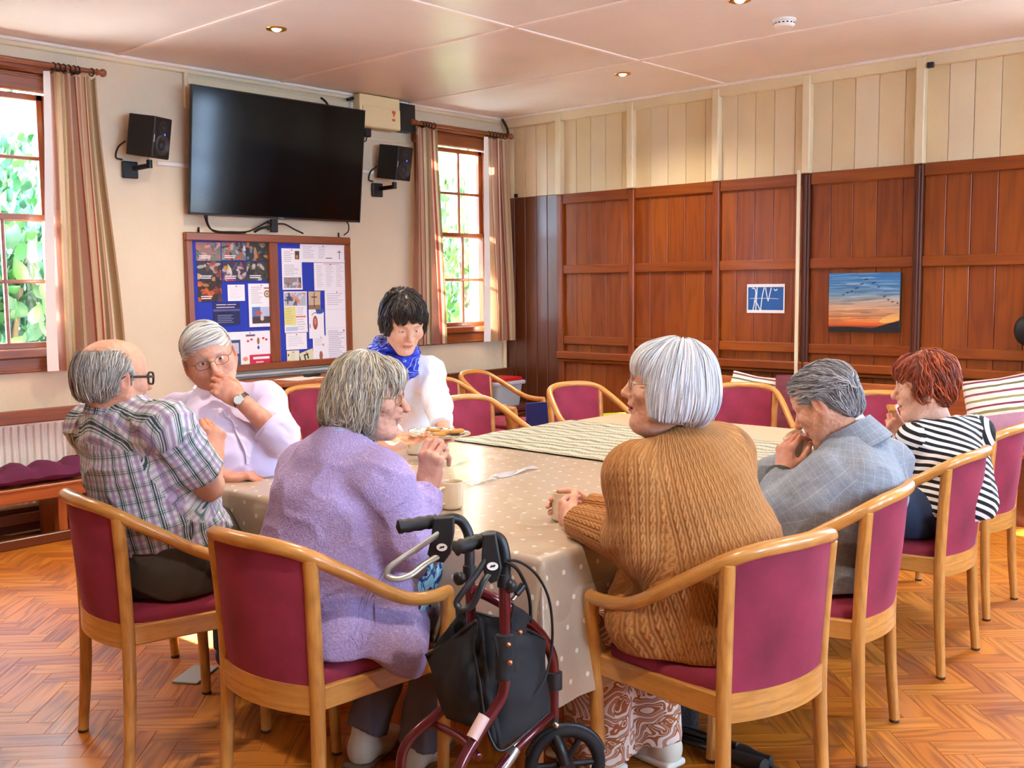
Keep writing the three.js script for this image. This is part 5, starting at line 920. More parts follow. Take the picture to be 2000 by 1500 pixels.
function handGeo(opts, wrist, fingers, palm, right, elbowWorld, colors) {
  const y = fingers.clone().normalize(), z = palm.clone().addScaledVector(y, -palm.dot(y)).normalize(), x = right ? y.clone().cross(z) : z.clone().cross(y);
  const fr = new THREE.Matrix4().makeBasis(x, y, z).setPosition(wrist), o = { ...opts };
  if (elbowWorld) o.elbow = A3(elbowWorld.clone().applyMatrix4(fr.clone().invert()));
  const F = handField(o), [lo, hi] = bounds(F, 0.012), S = lin(colors[0]), R = lin(colors[1]);
  const m = nets(F, lo, hi, 0.0032);
  if (!right) for (let i = 0; i < m.idx.length; i += 3) { const t = m.idx[i]; m.idx[i] = m.idx[i + 1]; m.idx[i + 1] = t; }
  const g = netGeo(m, { color: (px, py, pz) => mix3(S, R, clamp(0.28 + 0.45 * smooth(0.07, 0.12, py) * (0.6 + 0.4 * noise3(px * 70, py * 70, pz * 70)) + 0.25 * noise3(px * 28, py * 28, pz * 28))) });
  if (!right) { const n = g.attributes.normal; for (let i = 0; i < n.count; i++) n.setXYZ(i, -n.getX(i), -n.getY(i), -n.getZ(i)); }
  g.applyMatrix4(fr); if (!right) { const n = g.attributes.normal, im = fr.clone(); g.computeVertexNormals(); }
  return g;
}
// ---------- hair: base shell plus traced locks ----------
function locks(F, seeds, flow, { len = 0.1, width = 0.004, thick = 0.5, step = 0.009, off = 0.002, cols, seed = 1, lift = 0, curlAmp = 0, sides = 4, tip = 0.25, stop = null } = {}) {
  const r = rng(seed), pos = [], nor = [], col = [], idx = [], C = cols.map(lin);
  for (const s of seeds) {
    let p = s.clone(); const path = [], L = typeof len === 'function' ? len(p, r) : len * (0.75 + 0.5 * r()), n = Math.max(3, Math.round(L / step)), ph = r() * 6.28, o = off * (0.2 + 1.6 * r()), c0 = C[Math.floor(r() * C.length)], br = 0.8 + 0.4 * r(), wd = width * (0.6 + 0.8 * r());
    for (let i = 0; i <= n; i++) {
      const g = F.grad(p), d = F.at(p.x, p.y, p.z); p.addScaledVector(g, -d + o + lift * Math.pow(i / n, 2)); if (stop && stop(p)) break; path.push([p.clone(), g.clone()]);
      const f = flow(p, i / n, r); f.addScaledVector(g, -f.dot(g)); if (curlAmp) f.addScaledVector(g.clone().cross(f), curlAmp * Math.sin(i * 0.9 + ph)); if (f.lengthSq() < 1e-9) break; p = p.clone().addScaledVector(f.normalize(), step);
    }
    if (path.length < 3) continue;
    const b = pos.length / 3, m = path.length;
    for (let i = 0; i < m; i++) {
      const [q, g] = path[i], a = path[Math.max(0, i - 1)][0], e = path[Math.min(m - 1, i + 1)][0], t = e.clone().sub(a).normalize(), sd = t.clone().cross(g).normalize(), k = i / (m - 1), w = wd * Math.min(1, 0.35 + k * 4) * (k > 0.6 ? mix(1, tip, (k - 0.6) / 0.4) : 1);
      for (let j = 0; j < sides; j++) { const an = j / sides * 6.2832, ca = Math.cos(an), sa = Math.sin(an), v = q.clone().addScaledVector(sd, ca * w).addScaledVector(g, sa * w * thick); pos.push(v.x, v.y, v.z); const nn = sd.clone().multiplyScalar(ca * thick).addScaledVector(g, sa).normalize(); nor.push(nn.x, nn.y, nn.z); col.push(c0[0] * br, c0[1] * br, c0[2] * br); }
    }
    for (let i = 0; i < m - 1; i++) for (let j = 0; j < sides; j++) { const a = b + i * sides + j, c = b + i * sides + (j + 1) % sides; idx.push(a, a + sides, c, c, a + sides, c + sides); }
  }
  const g = new THREE.BufferGeometry(); g.setAttribute('position', new THREE.Float32BufferAttribute(pos, 3)); g.setAttribute('normal', new THREE.Float32BufferAttribute(nor, 3)); g.setAttribute('color', new THREE.Float32BufferAttribute(col, 3)); g.setAttribute('uv', new THREE.BufferAttribute(new Float32Array(pos.length / 3 * 2), 2)); g.setIndex(idx); return g;
}
// seeds scattered on the surface of a field where keep(p) holds
function seedsOn(F, n, c, rad3, keep, seed) {
  const r = rng(seed), out = []; let guard = 0;
  while (out.length < n && guard++ < n * 40) { const a = r() * 6.2832, b = Math.acos(2 * r() - 1), p = V(c[0] + rad3 * Math.sin(b) * Math.cos(a), c[1] + rad3 * Math.cos(b), c[2] + rad3 * Math.sin(b) * Math.sin(a)); for (let i = 0; i < 5; i++) p.addScaledVector(F.grad(p, 0.004), -F.at(p.x, p.y, p.z)); if (Math.abs(F.at(p.x, p.y, p.z)) < 0.004 && keep(p)) out.push(p); }
  return out;
}
const skinM = phys({ vertexColors: true, roughness: 0.52, sheen: 0.15, sheenColor: hex('#ffb8a0'), sheenRoughness: 0.6 });
const hairMat = (rough = 0.5) => std({ vertexColors: true, roughness: rough });
const tint = (g, c) => { const n = g.attributes.position.count, a = new Float32Array(n * 3); for (let i = 0; i < n; i++) { a[i * 3] = c[0]; a[i * 3 + 1] = c[1]; a[i * 3 + 2] = c[2]; } g.setAttribute('color', new THREE.BufferAttribute(a, 3)); if (!g.attributes.uv) g.setAttribute('uv', new THREE.BufferAttribute(new Float32Array(n * 2), 2)); return g; };
const joinGeo = (list) => mergeGeometries(list.map((g) => g.index ? g.toNonIndexed() : g));
function personGroup(label, base) {
  const o = thing('person', label, 'person', [base.x, base.y, base.z]);
  o.place = (name, geo, m, par = o) => { geo.translate(-base.x, -base.y, -base.z); return part(name, geo, m, par); }; return o;
}
const fieldGeo = (F, h, opt, pad = 0.02) => { const [lo, hi] = bounds(F, pad); return netGeo(nets(F, lo, hi, h), opt); };
function hiddenBody(list, skin) { const F = new Field(); for (const [a, b, r0, r1] of list) F.add(cap(a, b, r0, r1), 0.03); return tint(fieldGeo(F, 0.016), lin(skin)); }
// spectacles in head space; frame M4 puts them in the room
function glasses(o, fr, { rim = 0.0012, lensW = 0.0225, lensH = 0.0165, mat, rimless = false, z = 0.104, sc = 1, square = 0.5, drop = 0 }) {
  const g = new THREE.Group(); g.name = 'glasses'; const base = o.position; g.applyMatrix4(new THREE.Matrix4().makeTranslation(-base.x, -base.y, -base.z).multiply(fr)); o.add(g);
  const ring = (s) => Array.from({ length: 28 }, (_, i) => { const a = i / 28 * 6.2832, c = Math.cos(a), n = Math.sin(a); return V(s * 0.033 + Math.sign(c) * Math.abs(c) ** (1 - square * 0.5) * lensW, 0.002 - drop + Math.sign(n) * Math.abs(n) ** (1 - square * 0.5) * lensH, z - 0.010 * Math.abs(Math.cos(a) * 0.5 + 0.5 * s * 1) - 0.004); });
  const lensM = phys({ color: 0xffffff, transmission: 1, roughness: 0, thickness: 0, ior: 1.4 });
  for (const s of [-1, 1]) {
    const pts = ring(s); if (!rimless) part('rim', tube(pts, rim, { seg: 56, sides: 7, closed: true, caps: false }), mat, g);
    const sh = new THREE.Shape(pts.map((p) => new THREE.Vector2(p.x, p.y))); part('lens', new THREE.ShapeGeometry(sh).translate(0, 0, z - 0.009), lensM, g);
    part('temple', tube([[s * 0.056, 0.008 - drop, z - 0.014], [s * 0.068, 0.009 - drop, z - 0.03], [s * 0.079, 0.010, 0.03], [s * 0.084, 0.010, -0.012], [s * 0.083, -0.008, -0.028]], rim * 1.15, { seg: 20, sides: 6 }), mat, g);
  }
  part('bridge', tube([[-0.0105, 0.004 - drop, z - 0.006], [0, 0.008 - drop, z], [0.0105, 0.004 - drop, z - 0.006]], rim, { seg: 8, sides: 6 }), mat, g);
  return g;
}

// ---------- mugs, plate, biscuits ----------
const potM = phys({ color: hex('#e3d3b4'), roughness: 0.25, clearcoat: 0.5, clearcoatRoughness: 0.1 });
function mug(pos, turn, label, tilt = null, tea = true) {
  const o = thing('mug', label, 'mug', A3(pos), turn, 'cream mugs'); if (tilt) o.rotation.set(...tilt, 'YXZ');
  part('cup', lathe([[0, 0.004], [0.028, 0.004], [0.030, 0], [0.0345, 0.003], [0.0368, 0.012], [0.0372, 0.082], [0.0365, 0.0845], [0.0352, 0.0835], [0.0345, 0.078], [0.0342, 0.014], [0.030, 0.008], [0, 0.007]], 44), potM, o);
  part('handle', tube([[0.0355, 0.070, 0], [0.052, 0.069, 0], [0.062, 0.055, 0], [0.060, 0.034, 0], [0.047, 0.020, 0], [0.0355, 0.019, 0]], 0.0048, { seg: 24, sides: 10, flat: { up: [0, 0, 1], sx: 0.8, sy: 1.3 } }), potM, o);
  if (tea) part('tea', new THREE.CircleGeometry(0.0344, 36).rotateX(-Math.PI / 2).translate(0, 0.056, 0), phys({ color: hex('#7a4a22'), roughness: 0.1 }), o);
  return o;
}
mug(onY(1102, 1015, TY + 0.002), rad(35), 'cream mug on the table held by the woman in the orange jumper');
mug(onY(882, 992, TY + 0.002), rad(185), 'cream mug on the table beside the lilac sleeve');
mug(onY(812, 886, TY + 0.002), rad(190), 'cream mug on the table under the plate');
mug(onY(578, 908, TY + 0.002), rad(200), 'cream mug in front of the man in the pale shirt');
mug(at(1572, 888, 3.43), 0, 'cream mug raised to the lips of the man in the grey jacket', [rad(-30), rad(40), 0]);
{
  const c = at(858, 852, 4.06), o = thing('plate', 'patterned plate of biscuits held out over the table', 'plate', A3(c)); o.rotation.set(rad(3), 0, rad(-2));
  const pat = canvasTex(512, 512, (g, w) => { g.fillStyle = '#efe6d2'; g.fillRect(0, 0, w, w); const r = rng(3), c2 = ['#3c3a34', '#6a5a3a', '#54606a', '#8a6a3a', '#2c2c2c']; for (let i = 0; i < 150; i++) { const a = r() * 6.283, q = (0.335 + 0.13 * r()) * w; g.fillStyle = c2[Math.floor(r() * 5)]; g.save(); g.translate(w / 2 + Math.cos(a) * q, w / 2 + Math.sin(a) * q); g.rotate(r() * 6); g.beginPath(); g.ellipse(0, 0, 9 + 9 * r(), 4 + 4 * r(), 0, 0, 7); g.fill(); g.restore(); } g.strokeStyle = '#8a7a4a'; g.lineWidth = 6; g.beginPath(); g.arc(w / 2, w / 2, w * 0.485, 0, 7); g.stroke(); });
  const g = lathe([[0, 0.004], [0.075, 0.004], [0.085, 0.008], [0.12, 0.017], [0.123, 0.0185], [0.1225, 0.0155], [0.085, 0.004], [0.070, 0.0], [0, 0.0]], 64), p = g.attributes.position, uv = g.attributes.uv; for (let i = 0; i < p.count; i++) uv.setXY(i, 0.5 + p.getX(i) / 0.25, 0.5 + p.getZ(i) / 0.25);
  part('dish', g, phys({ map: pat, roughness: 0.22, clearcoat: 0.5, clearcoatRoughness: 0.1 }), o);
  const bm = std({ color: hex('#cf9145'), roughness: 0.85, bumpMap: T.bumpWall, bumpScale: 0.004 });
  const spots = [[-0.02, 0.02, 0.01], [0.035, -0.005, 0.5], [0.07, 0.012, 1.1], [0.01, -0.045, 2], [0.055, 0.045, 2.6]]; const where = ['left', 'middle', 'right', 'rear', 'front'];
  spots.forEach(([x, z, t], i) => { const b = solo('biscuit', lathe([[0, 0.010], [0.024, 0.010], [0.029, 0.007], [0.030, 0.003], [0.028, 0], [0, 0]], 26).scale(1, 1, 0.82).rotateY(t).rotateZ(0.12 * Math.sin(i * 2)), bm, 'golden biscuit on the plate, the ' + where[i] + ' one', 'biscuit', 'biscuits on the plate'); b.position.set(c.x + x, c.y + 0.006 + (i > 2 ? 0.008 : 0), c.z + z); });
}
{ // cellophane strips lying on the cloth
  const cel = phys({ color: hex('#f4f4fa'), roughness: 0.12, transmission: 0.55, thickness: 0 });
  for (const [x0, y0, x1, y1, w, lab] of [[908, 948, 965, 936, 0.03, 'short strip of clear wrapper on the dotted cloth'], [967, 934, 1042, 914, 0.042, 'longer strip of clear wrapper on the dotted cloth']]) {
    const a = onY(x0, y0, TY + 0.003), b = onY(x1, y1, TY + 0.003), d = b.clone().sub(a), L = d.length(), s = d.clone().normalize().cross(V(0, 1, 0)).multiplyScalar(w); solo('wrapper_strip', slab((u, v) => a.clone().addScaledVector(d, u).addScaledVector(s, v - 0.5).add(V(0, 0.004 + 0.004 * Math.sin(u * 7 + v * 3), 0)), 0.0012, 14, 3, L, w), cel, lab, 'wrapper');
  }
}
// ---------- three wheeled walking frame with bag ----------
{
  const base = at(1000, 1480, 2.42).setY(0), o = thing('rollator', 'maroon three wheeled walking frame with a black bag beside the table corner', 'walker', A3(base));
  const red = phys({ color: hex('#5e0f1c'), metalness: 0.45, roughness: 0.28, clearcoat: 0.7, clearcoatRoughness: 0.12 }), grip = std({ color: hex('#131316'), roughness: 0.55 }), plas = std({ color: hex('#1b1c20'), roughness: 0.42 }), alu = std({ color: hex('#a59d90'), metalness: 0.7, roughness: 0.35 });
  const P = (l) => l.map(([x, y, d]) => at(x, y, d).sub(base)), T2 = (n, l, r, m, opt, par = o) => part(n, tube(P(l), r, { seg: 30, sides: 12, ...opt }), m, par);
  // far side (left) post
  T2('frame_tube', [[917, 1115, 2.46], [920, 1200, 2.46], [922, 1290, 2.46], [905, 1345, 2.46], [860, 1390, 2.45], [805, 1438, 2.43], [786, 1470, 2.42], [782, 1540, 2.42]], 0.0125, red);
  T2('handle_tube', [[846, 1020, 2.44], [872, 1012, 2.45], [898, 1016, 2.46], [914, 1040, 2.46], [917, 1080, 2.46], [917, 1122, 2.46]], 0.0125, plas);
  T2('hand_grip', [[778, 1029, 2.41], [800, 1026, 2.42], [830, 1021, 2.43], [852, 1018, 2.44]], (t) => 0.0165 + 0.001 * Math.sin(t * 26), grip);
  // near side post
  T2('frame_tube', [[985, 1135, 2.30], [986, 1220, 2.30], [986, 1310, 2.30], [982, 1355, 2.30], [950, 1410, 2.28], [915, 1465, 2.25], [896, 1505, 2.23], [885, 1550, 2.22]], 0.0130, red);
  T2('handle_tube', [[932, 1058, 2.29], [955, 1047, 2.30], [975, 1052, 2.30], [985, 1080, 2.30], [986, 1140, 2.30]], 0.0130, plas);
  T2('hand_grip', [[888, 1072, 2.27], [902, 1067, 2.27], [920, 1062, 2.28], [940, 1055, 2.29]], (t) => 0.0165 + 0.0015 * Math.sin(t * 24), grip);
  // front fork
  T2('frame_tube', [[925, 1150, 2.42], [970, 1172, 2.42], [1020, 1205, 2.46], [1062, 1248, 2.52], [1079, 1285, 2.54], [1081, 1340, 2.55], [1081, 1400, 2.55]], 0.0135, red);
  T2('frame_tube', [[1078, 1392, 2.55], [1040, 1430, 2.48], [1000, 1470, 2.42], [955, 1530, 2.36]], 0.0120, red);
  T2('folding_strut', [[1006, 1462, 2.425], [992, 1484, 2.41], [976, 1506, 2.39]], 0.0155, M.steel);
  T2('frame_tube', [[850, 1415, 2.45], [905, 1445, 2.35], [935, 1480, 2.28]], 0.0095, red);
  part('collar', tube(P([[1081, 1312, 2.55], [1081, 1345, 2.55]]), 0.022, { seg: 2, sides: 16 }), plas, o); T2('collar', [[917, 1105, 2.46], [917, 1128, 2.46]], 0.0165, plas, { seg: 2 }); T2('collar', [[985, 1122, 2.30], [985, 1146, 2.30]], 0.0165, plas, { seg: 2 });
  // knobs
  for (const [x, y, d] of [[903, 1128, 2.43], [1002, 1142, 2.30]]) { const k = part('clamp_knob', lathe([[0, 0.0], [0.012, 0], [0.016, 0.006], [0.016, 0.016], [0.008, 0.022], [0, 0.022]], 12).rotateZ(Math.PI / 2).translate(...A3(at(x, y, d).sub(base))), plas, o); }
  T2('lever_bolt', [[1000, 1172, 2.32], [1018, 1150, 2.33]], 0.006, M.steel); T2('lever_bolt', [[1008, 1160, 2.32], [1022, 1143, 2.33]], 0.009, plas);
  // brake housings and levers
  const plate = (poly, d, th, m, n, par = o) => { const q = poly.map(([x, y]) => at(x, y, d).sub(base)), c = q.reduce((a, b) => a.add(b), V(0, 0, 0)).divideScalar(q.length), nx = camAxes.r, ny = camAxes.u, s = new THREE.Shape(q.map((p) => { const w = p.clone().sub(c); return new THREE.Vector2(w.dot(nx), w.dot(ny)); })); const g = new THREE.ExtrudeGeometry(s, { depth: th, bevelEnabled: true, bevelSize: 0.004, bevelThickness: 0.004, bevelSegments: 3 }); g.translate(0, 0, -th / 2); g.applyMatrix4(new THREE.Matrix4().makeBasis(nx, ny, camAxes.f.clone().negate()).setPosition(c)); return part(n, g, m, par); };
  const h1 = plate([[850, 1014], [884, 1012], [884, 1040], [878, 1078], [866, 1094], [848, 1092], [839, 1080], [846, 1050]], 2.42, 0.022, plas, 'brake_housing');
  const h2 = plate([[946, 1046], [966, 1044], [972, 1080], [977, 1108], [970, 1130], [960, 1134], [950, 1124], [944, 1090]], 2.27, 0.022, plas, 'brake_housing');
  const logo = canvasTex(128, 96, (g, w, h) => { g.fillStyle = '#f2f2f2'; g.fillRect(0, 0, w, h); g.fillStyle = '#17171a'; g.beginPath(); g.moveTo(28, 62); g.lineTo(52, 34); g.lineTo(66, 40); g.lineTo(74, 30); g.lineTo(100, 34); g.lineTo(84, 60); g.lineTo(66, 56); g.lineTo(58, 64); g.fill(); });
  for (const [x, y, d, par] of [[863, 1069, 2.400, h1], [962, 1106, 2.250, h2]]) { const g = new THREE.CircleGeometry(0.0125, 28); g.scale(1.0, 0.72, 1); g.applyMatrix4(new THREE.Matrix4().makeBasis(camAxes.r, camAxes.u, camAxes.f.clone().negate()).setPosition(at(x, y, d).sub(base))); part('badge', g, std({ map: logo, roughness: 0.4 }), par); }
  T2('brake_lever', [[860, 1040, 2.41], [820, 1068, 2.39], [780, 1094, 2.37], [758, 1112, 2.36], [757, 1125, 2.36], [772, 1131, 2.36], [800, 1124, 2.37], [830, 1102, 2.39], [858, 1085, 2.41]], 0.0052, alu, { seg: 60, flat: { up: [0, 1, 0], sx: 0.7, sy: 1.5 } });
  T2('brake_lever', [[950, 1092, 2.26], [928, 1125, 2.25], [903, 1158, 2.24], [892, 1178, 2.24], [899, 1189, 2.24], [918, 1186, 2.24], [932, 1165, 2.24], [945, 1135, 2.25], [955, 1120, 2.26]], 0.0052, plas, { seg: 60, flat: { up: [0, 1, 0], sx: 0.8, sy: 1.5 } });
  T2('brake_cable', [[984, 1094, 2.28], [1010, 1096, 2.28], [1042, 1116, 2.32], [1068, 1158, 2.38], [1078, 1210, 2.44], [1077, 1270, 2.46], [1062, 1330, 2.44], [1030, 1375, 2.40]], 0.0032, M.rubber, { seg: 60, sides: 8 });
  T2('brake_cable', [[984, 1096, 2.28], [1004, 1106, 2.28], [1022, 1132, 2.32], [1034, 1168, 2.38], [1037, 1215, 2.44]], 0.0042, M.rubber, { seg: 40, sides: 8 });
  // front wheel
  { const c = at(1104, 1492, 2.56).sub(base), w = new THREE.Group(); w.name = 'wheel'; w.position.copy(c); w.rotation.y = rad(-38); o.add(w);
    const yb = Math.min(0.105, c.y); part('tyre', new THREE.TorusGeometry(0.086, 0.0165, 14, 44), M.rubber, w); part('hub', new THREE.CylinderGeometry(0.02, 0.02, 0.05, 20).rotateX(Math.PI / 2), plas, w); for (let i = 0; i < 6; i++) { const a = i * Math.PI / 3; part('spoke', tube([[Math.cos(a) * 0.015, Math.sin(a) * 0.015, 0], [Math.cos(a) * 0.076, Math.sin(a) * 0.076, 0]], 0.008, { seg: 2, sides: 8 }), plas, w); }
    T2('wheel_fork', [[1081, 1396, 2.55], [1082, 1425, 2.55], [1094, 1460, 2.53], [1104, 1492, 2.53]], 0.013, plas, { seg: 14 }); T2('wheel_fork', [[1083, 1425, 2.55], [1100, 1460, 2.60], [1108, 1490, 2.60]], 0.012, plas, { seg: 12 }); part('fork_bolt', new THREE.SphereGeometry(0.009, 14, 10).translate(...A3(at(1086, 1416, 2.53).sub(base))), M.steel, o); part('mudguard', new THREE.TorusGeometry(0.1, 0.008, 8, 24, Math.PI * 0.8).rotateZ(0.3).rotateY(rad(-38)).translate(...A3(c)), plas, o); }
  // rear wheels just below the frame of the picture
  for (const [x, y, d] of [[782, 1575, 2.42], [885, 1590, 2.22]]) { const c = at(x, y, d).sub(base); c.y = Math.max(0.095, Math.min(c.y, 0.12)); const w = new THREE.Group(); w.name = 'wheel'; w.position.copy(c); w.rotation.y = rad(-38); o.add(w); part('tyre', new THREE.TorusGeometry(0.078, 0.0165, 12, 36), M.rubber, w); part('hub', new THREE.CylinderGeometry(0.05, 0.05, 0.02, 24).rotateX(Math.PI / 2), plas, w); }
  part('sticker', tube(P([[946, 1398, 2.262], [922, 1442, 2.242]]), 0.0137, { seg: 2, sides: 14, caps: false }), std({ color: hex('#d9b8b0'), roughness: 0.4 }), o);
  // bag
  const clothB = phys({ color: hex('#17181c'), roughness: 0.8, bumpMap: T.weave, bumpScale: 0.0006, sheen: 0.2, sheenColor: hex('#445060') });
  const bag = new THREE.Group(); bag.name = 'bag'; o.add(bag);
  const quad = (c4, d4, bulge, th, nu = 20, nv = 20) => slab((u, v) => { const X = mix(mix(c4[0][0], c4[1][0], u), mix(c4[3][0], c4[2][0], u), v), Y = mix(mix(c4[0][1], c4[1][1], u), mix(c4[3][1], c4[2][1], u), v), D = mix(mix(d4[0], d4[1], u), mix(d4[3], d4[2], u), v); return at(X + 2.5 * Math.sin(v * 7 + u * 2), Y, D - bulge * Math.sin(Math.PI * u) * Math.sin(Math.PI * Math.min(1, v * 0.8 + 0.12)) + 0.006 * noise3(u * 3, v * 3, th * 50)).sub(base); }, th, nu, nv, 0.25, 0.3);
  part('bag_panel', quad([[928, 1196], [1062, 1246], [1072, 1392], [968, 1466]], [2.37, 2.50, 2.48, 2.34], 0.05, 0.006), clothB, bag);
  part('bag_panel', quad([[928, 1196], [940, 1215], [978, 1468], [930, 1405]], [2.37, 2.36, 2.34, 2.36], 0.02, 0.006), clothB, bag);
  part('bag_pocket', quad([[832, 1280], [930, 1212], [948, 1430], [872, 1402]], [2.44, 2.35, 2.34, 2.42], 0.035, 0.006), clothB, bag);
  part('bag_pocket', quad([[846, 1262], [900, 1190], [940, 1200], [880, 1395]], [2.47, 2.52, 2.52, 2.46], -0.01, 0.006), clothB, bag);
  part('bag_back', quad([[890, 1188], [1040, 1230], [1060, 1390], [900, 1410]], [2.55, 2.58, 2.56, 2.52], -0.02, 0.006), clothB, bag);
  part('bag_piping', tube(P([[832, 1280, 2.435], [870, 1258, 2.40], [905, 1230, 2.36], [930, 1212, 2.345]]), 0.0038, { seg: 20, sides: 8 }), plas, bag); part('bag_piping', tube(P([[928, 1196, 2.36], [975, 1208, 2.38], [1020, 1225, 2.43], [1062, 1246, 2.49]]), 0.0036, { seg: 20, sides: 8 }), plas, bag); part('bag_piping', tube(P([[934, 1210, 2.355], [926, 1260, 2.345], [938, 1340, 2.335], [950, 1420, 2.33], [975, 1466, 2.335], [1020, 1438, 2.385], [1070, 1392, 2.47]]), 0.0036, { seg: 50, sides: 8 }), plas, bag);
  part('bag_strap', quad([[1000, 1178], [1036, 1206], [1022, 1240], [998, 1228]], [2.34, 2.38, 2.37, 2.33], 0.004, 0.005, 6, 6), clothB, bag); part('bag_strap', quad([[962, 1244], [1004, 1246], [1014, 1300], [984, 1330]], [2.285, 2.32, 2.33, 2.29], 0.008, 0.005, 6, 6), clothB, bag);
  part('bag_sleeve', tube(P([[985, 1240, 2.30], [985, 1325, 2.30]]), 0.0205, { seg: 3, sides: 16 }), clothB, bag);
  for (const [x, y, d] of [[1016, 1235, 2.345], [993, 1259, 2.285], [996, 1294, 2.285]]) part('stud', new THREE.SphereGeometry(0.006, 12, 8).translate(...A3(at(x, y, d - 0.012).sub(base))), std({ color: hex('#c98a6a'), metalness: 0.9, roughness: 0.3 }), bag);
}
// ---------- folded walking stick and handbag under the chairs ----------
{
  const a = onY(1318, 1432, 0.035), b = onY(1440, 1470, 0.035), c = onY(1502, 1492, 0.04), o = thing('folding_stick', 'black folded walking stick lying on the floor behind the orange woman’s chair'.replace('’s', ''), 'walking stick', A3(a.clone().setY(0))); const L = (p) => p.clone().sub(a.clone().setY(0));
  const blk = phys({ color: hex('#14161c'), roughness: 0.3, clearcoat: 0.4 }), d = b.clone().sub(a), s = d.clone().normalize().cross(V(0, 1, 0));
  for (const k of [-1, 0, 1]) part('tube_section', tube([L(a.clone().addScaledVector(s, k * 0.024)), L(b.clone().addScaledVector(s, k * 0.022))], 0.0115, { seg: 3, sides: 14 }), blk, o);
  part('tube_section', tube([L(a.clone().add(V(0, 0.022, 0))), L(b.clone().add(V(0, 0.02, 0)))], 0.0115, { seg: 3, sides: 14 }), blk, o);
  part('grip', tube([L(b.clone().addScaledVector(s, -0.01)), L(b.clone().lerp(c, 0.4)), L(c.clone().addScaledVector(s, -0.012))], (t) => 0.024 + 0.005 * Math.sin(t * 5), { seg: 14, sides: 16 }), std({ color: hex('#0f0f11'), roughness: 0.7 }), o); part('grip', tube([L(b.clone().addScaledVector(s, 0.03)), L(c.clone().addScaledVector(s, 0.03))], (t) => 0.020 + 0.005 * t, { seg: 10, sides: 16 }), std({ color: hex('#0f0f11'), roughness: 0.7 }), o);
  part('wrist_strap', tube([L(c), L(c.clone().add(V(0.01, -0.02, 0.05))), L(b.clone().add(V(0.02, -0.02, 0.07))), L(b.clone().add(V(-0.02, -0.005, 0.03)))], 0.005, { seg: 18, sides: 8, flat: { up: [0, 1, 0], sx: 1.8, sy: 0.5 } }), M.rubber, o);
  const h = onY(1345, 1392, 0.06), hb = thing('handbag', 'black handbag on the floor under the table beyond the patterned trousers', 'handbag', A3(h.clone().setY(0)), 0.7);
  part('body_bag', mv(new RoundedBoxGeometry(0.24, 0.15, 0.10, 5, 0.035), 0, 0.078, -0.03), std({ color: hex('#15171c'), roughness: 0.5, bumpMap: T.bumpWall, bumpScale: 0.004 }), hb); part('strap', tube([[-0.1, 0.14, -0.03], [-0.06, 0.19, -0.02], [0.06, 0.19, -0.02], [0.1, 0.14, -0.03]], 0.007, { seg: 18 }), M.black, hb); part('zip', tube([[-0.1, 0.154, -0.03], [0.1, 0.154, -0.03]], 0.004, { seg: 2 }), M.steel, hb);
  const k = onY(382, 1316, 0.006); solo('floor_plate', mv(cbox(0.17, 0.008, 0.10, 0.002), 0, 0, 0).rotateY(0.55).translate(k.x, 0.004, k.z), std({ color: hex('#aeb4b2'), roughness: 0.5, map: T.mottle }), 'pale grey plate lying on the floor under the checked man chair', 'plate');
}

// ---------- shared cloth textures ----------
const RGT = camAxes.r.clone().setY(0).normalize(), FWD = camAxes.f.clone().setY(0).normalize(), UP = V(0, 1, 0);
const dir = (r, u, f) => RGT.clone().multiplyScalar(r).addScaledVector(UP, u).addScaledVector(FWD, f).normalize();
const knitFine = rep(dtex(256, 256, (u, v) => { const a = Math.abs(((u * 32) % 1) - 0.5) * 2, b = Math.abs((((v * 32 + a * 0.5) % 1)) - 0.5) * 2; return 0.3 + 0.5 * b * (1 - a * 0.5) + 0.2 * pnoise(u * 64, v * 64, 64, 64, 3); }, false), 0.11, 0.11);
// swinging folds in cloth
const creases = (amp, f, seed, ax = [1, 1, 1]) => (x, y, z) => { const n = noise3(x * f * ax[0] + seed, y * f * ax[1], z * f * ax[2] + seed); return -amp * (1 - Math.abs(n)) ** 3 + amp * 0.3; };
function addHead(o, fr, { head, color, hair, gl }) {
  const F = headField(head), [lo, hi] = bounds(F, 0.008); hi[1] = Math.min(hi[1], 0.14);
  const g = netGeo(nets(F, lo, hi, 0.0026), { color: headColor(color), frame: fr });
  if (hair) {
    const parts = []; const H = hair.field(F);
    if (hair.shell !== false) { const [a, b] = bounds(H, 0.01), s = netGeo(nets(H, a, b, 0.0035), {}); const C = hair.cols.map(lin), p = s.attributes.position, c = new Float32Array(p.count * 3); for (let i = 0; i < p.count; i++) { const n = noise3(p.getX(i) * 30, p.getY(i) * 12, p.getZ(i) * 30) * 0.5 + 0.5, k = mix3(C[0], C[C.length - 1], n); c.set([k[0] * 0.95, k[1] * 0.95, k[2] * 0.95], i * 3); } s.setAttribute('color', new THREE.BufferAttribute(c, 3)); parts.push(s); }
    for (const L of hair.locks) parts.push(locks(H, seedsOn(H, L.n, L.c ?? [0, 0.03, -0.02], L.rad ?? 0.16, L.keep, L.seed ?? 5), L.flow, { cols: hair.cols, ...L }));
    const hg = joinGeo(parts); hg.applyMatrix4(fr); o.place('hair', hg, hairMat(hair.rough ?? 0.42));
  }
  if (gl) glasses(o, fr, gl);
  return g;
}
const collarRing = (fr, prof, n = 40) => sheet((u, v) => { const a = u * Math.PI * 2, [r, y, e] = prof(a, v); return V(Math.sin(a) * r, y, Math.cos(a) * r * (e ?? 1)).applyMatrix4(fr); }, n, 6, 0.4, 0.05, true);
